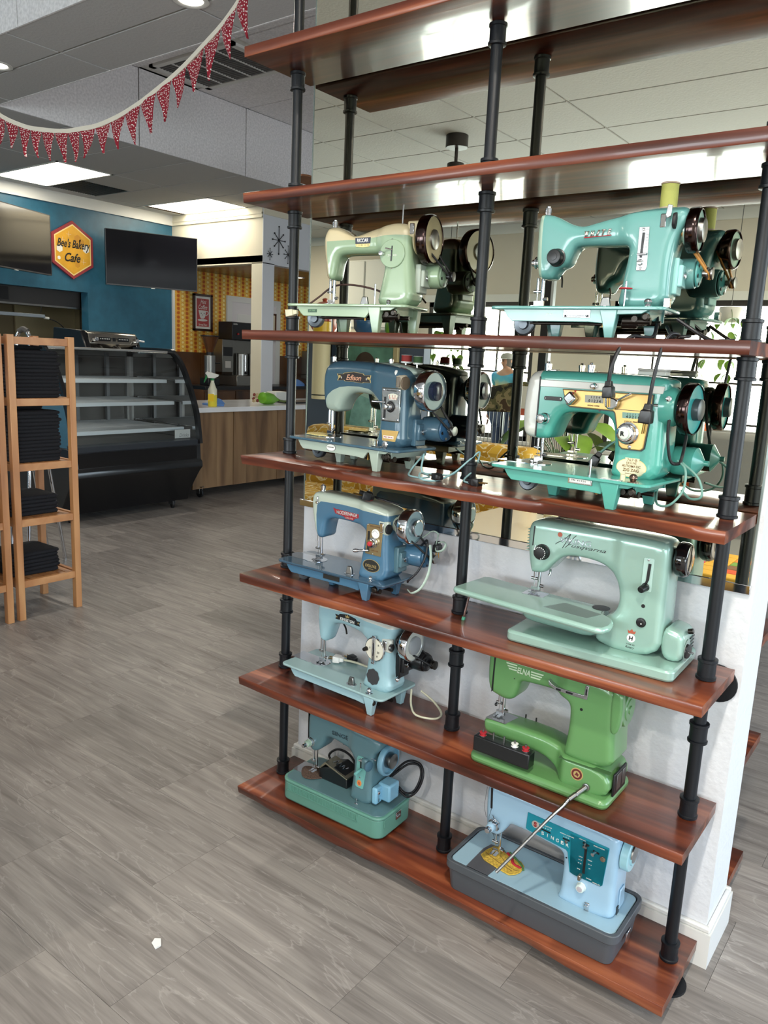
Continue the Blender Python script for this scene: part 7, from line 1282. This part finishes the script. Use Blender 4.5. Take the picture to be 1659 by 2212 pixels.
# lounge furniture
OR = empty('orange_chair', (-.15, -3.6, 0), math.radians(190), 'orange upholstered chair behind the broad leaved plant', 'chair'); OF = mat('burnt_orange_fabric', (172, 84, 40), .8)
box('seat', (-.25, -.25, .34, .25, .25, .46), OF, OR, .04); box('backrest', (-.25, .18, .44, .25, .30, 1.02), OF, OR, .05)
for x in (-.21, .21):
    for y in (-.2, .2): cyl('leg', (x, y, 0), (x, y, .34), .018, mat('chair_leg_wood', (120, 84, 50), .5), OR)
GF = mat('grey_sofa_fabric', (122, 124, 124), .9, bump=.3, bscale=300)
so = empty('grey_sofa', (.45, -4.4, 0), math.radians(180), 'long grey sofa with cream pillow in the middle of the room', 'sofa'); box('seat', (-.8, -.4, .16, .8, .35, .44), GF, so, .05); box('backrest', (-.8, .25, .40, .8, .45, .92), GF, so, .06)
for x in (-.8, .65): box('armrest', (x, -.4, .16, x+.15, .45, .64), GF, so, .04)
for x in (-.72, .72):
    for y in (-.33, .38): cyl('leg', (x, y, 0), (x, y, .17), .02, BLACKP, so)
pi = bev(box('throw_pillow', (-.05, -4.33, .44, .40, -4.18, .80), mat('cream_pillow', (216, 204, 178), .9)), .06, 4); tag(pi, 'cream throw pillow with black line print on the grey sofa', 'pillow'); tube('line_print', [(.05, -4.176, .55), (.12, -4.174, .64), (.2, -4.174, .60), (.15, -4.174, .52), (.26, -4.174, .58), (.32, -4.176, .68)], .004, BLACKL, pi)
pi = bev(box('striped_pillow', (-.42, -4.32, .44, -.10, -4.2, .74), mat('pale_striped_fabric', (176, 186, 196), .9)), .05, 4); tag(pi, 'pale pillow with dark stripes at the left end of the grey sofa', 'pillow'); boxes('stripe', [(-.39+.05*k, -4.198, .49, -.375+.05*k, -4.19, .69) for k in range(6)], mat('charcoal_fleece', (46, 46, 50), .95), pi)
OW = mat('armchair_oak', (150, 116, 76), .5)
ac = empty('grey_armchair', (.62, -2.75, 0), math.radians(168), 'grey armchair with sloping oak side frame', 'armchair'); box('seat', (-.30, -.34, .24, .30, .30, .40), GF, ac, .04); bev(prism('back_cushion', [(-.30, .36), (.30, .36), (.30, 1.02), (-.30, 1.02)], .22, .34, GF, ac), .04)
for x in (-.36, .33): bev(obj('side_frame', fixn(mesh('side_frame', *join([(boxv(x, -.36, .0, x+.03, -.31, .55), BOXF), (boxv(x, .30, .0, x+.03, .36, .98), BOXF), (boxv(x, -.36, .53, x+.03, .36, .565), BOXF), (boxv(x, -.36, .20, x+.03, .36, .24), BOXF)]), OW)), ac), .004)
qb = box('low_bench', (.30, -2.3, 0, 1.35, -1.72, .40), mat('dark_plank_bench', (58, 42, 34), .5), None, .006); tag(qb, 'low dark plank bench near the mirror lower right', 'bench')
QC = [(196, 84, 50), (206, 160, 60), (96, 160, 140), (190, 60, 84), (150, 140, 110), (214, 130, 60), (110, 150, 70), (120, 86, 60)]
qu = empty('patchwork_quilt', (.82, -2.0, .40), 0, 'multicoloured patchwork quilt folded on the low bench', 'quilt')
for i in range(9):
    for j in range(6): box('patch', (-.48+.107*i, -.26+.088*j, 0, -.48+.107*i+.105, -.26+.088*j+.086, .045), mat('quilt_%d' % ((i*3+j*5+i*j) % 8), QC[(i*3+j*5+i*j) % 8], .9), qu, .006)
# easel frame by the right window and the post
ea = empty('easel', (.55, -5.6, 0), 0, 'dark wooden A frame easel before the right hand window', 'easel'); EW = mat('easel_dark_wood', (84, 70, 56), .6)
for a, b in (((-.35, .1, 0), (-.03, 0, 1.72)), ((.35, .1, 0), (.03, 0, 1.72)), ((0, -.4, 0), (0, -.02, 1.70)), ((-.24, .08, .6), (.24, .08, .6))): tube('easel_bar', [a, b], .022, EW, ea, n=0, seg=6)
po = empty('black_post', (-2.36, -6.2, 0), 0, 'slim black square post with a bright metal strip beside the left window', 'post'); box('post_core', (-.045, -.045, 0, .045, .045, ZC), BLACKP, po); box('metal_strip', (.045, -.02, 0, .075, .045, ZC), mat('bright_strip', (190, 194, 198), .3, .5), po)
ow = prism('owl_plaque', [(-.05, -.07), (.05, -.07), (.065, .04), (.05, .075), (.0, .06), (-.05, .075), (-.065, .04)], -.012, .0, mat('brown_plaque', (110, 72, 42), .5), None, .003); ow.location = (-2.12, -6.885, 1.78); ow.rotation_euler = (0, 0, math.pi); tag(ow, 'small brown wooden owl plaque on the wall between the windows', 'ornament')
for x in (-.02, .02): lathe('owl_eye', (x, -.012, .03), (0, -1, 0), [(0, .018), (.004, .016), (.005, .006)], mat('pale_eye', (196, 160, 110), .5), ow, 12)
# outside: lawn, a bare tree, hedge
lw = box('lawn', (-60, -90, -.5, 60, -7.3, -.35), mat('lawn_green', (122, 156, 74), .9, var=.3, bscale=.6)); tag(lw, 'sunlit green lawn outside the windows', 'lawn'); lw['kind'] = 'structure'
BARK = mat('pale_bark', (150, 138, 120), .8); tr = empty('bare_tree', (.45, -12.5, -.4), 0, 'bare pale tree with fine branches outside the right hand window', 'tree'); rnd = random.Random(3)
parts = [tube_geo(catmull([(-.8, 0, 0), (-.4, 0, 1.4), (0, 0, 2.6), (.5, .1, 4.2), (.8, 0, 6.0)], 5), .16, 10)]; twigs = []
for k in range(26):
    z = rnd.uniform(1.2, 5.6); a = rnd.uniform(0, 6.28); x0 = -.5+.22*z; l = rnd.uniform(.8, 2.2); e = Vector((x0+math.cos(a)*l, math.sin(a)*l, z+rnd.uniform(.1, .9))); twigs.append(tube_geo(catmull([(x0, 0, z), ((x0+e.x)/2, e.y*.5, (z+e.z)/2+.1), tuple(e)], 3), .028, 5))
    for _ in range(5):
        q = Vector((x0, 0, z)).lerp(e, rnd.uniform(.3, 1)); d = Vector((rnd.uniform(-1, 1), rnd.uniform(-1, 1), rnd.uniform(-.4, .8)))*rnd.uniform(.3, .8); twigs.append(tube_geo([q, q+d*.5+Vector((0, 0, .06)), q+d], .010, 4))
v, f = join(parts); obj('trunk', mesh('trunk', v, f, BARK, 60), tr); v, f = join(twigs); o = obj('branches', mesh('branches', v, f, BARK, 60), tr); o['kind'] = 'stuff'
he = bpy.data.meshes.new('hedge'); bmx = bmesh.new(); bmesh.ops.create_icosphere(bmx, subdivisions=4, radius=1)
for vv in bmx.verts: vv.co = Vector((vv.co.x*5, vv.co.y*1.1, vv.co.z*.8))*(1+.12*math.sin(vv.co.x*23+vv.co.z*17)*math.cos(vv.co.y*19))
bmx.to_mesh(he); bmx.free(); he.materials.append(LEAFD); o = obj('hedge', he, None, (-4, -17, .1)); tag(o, 'low green hedge across the lawn outside', 'hedge')
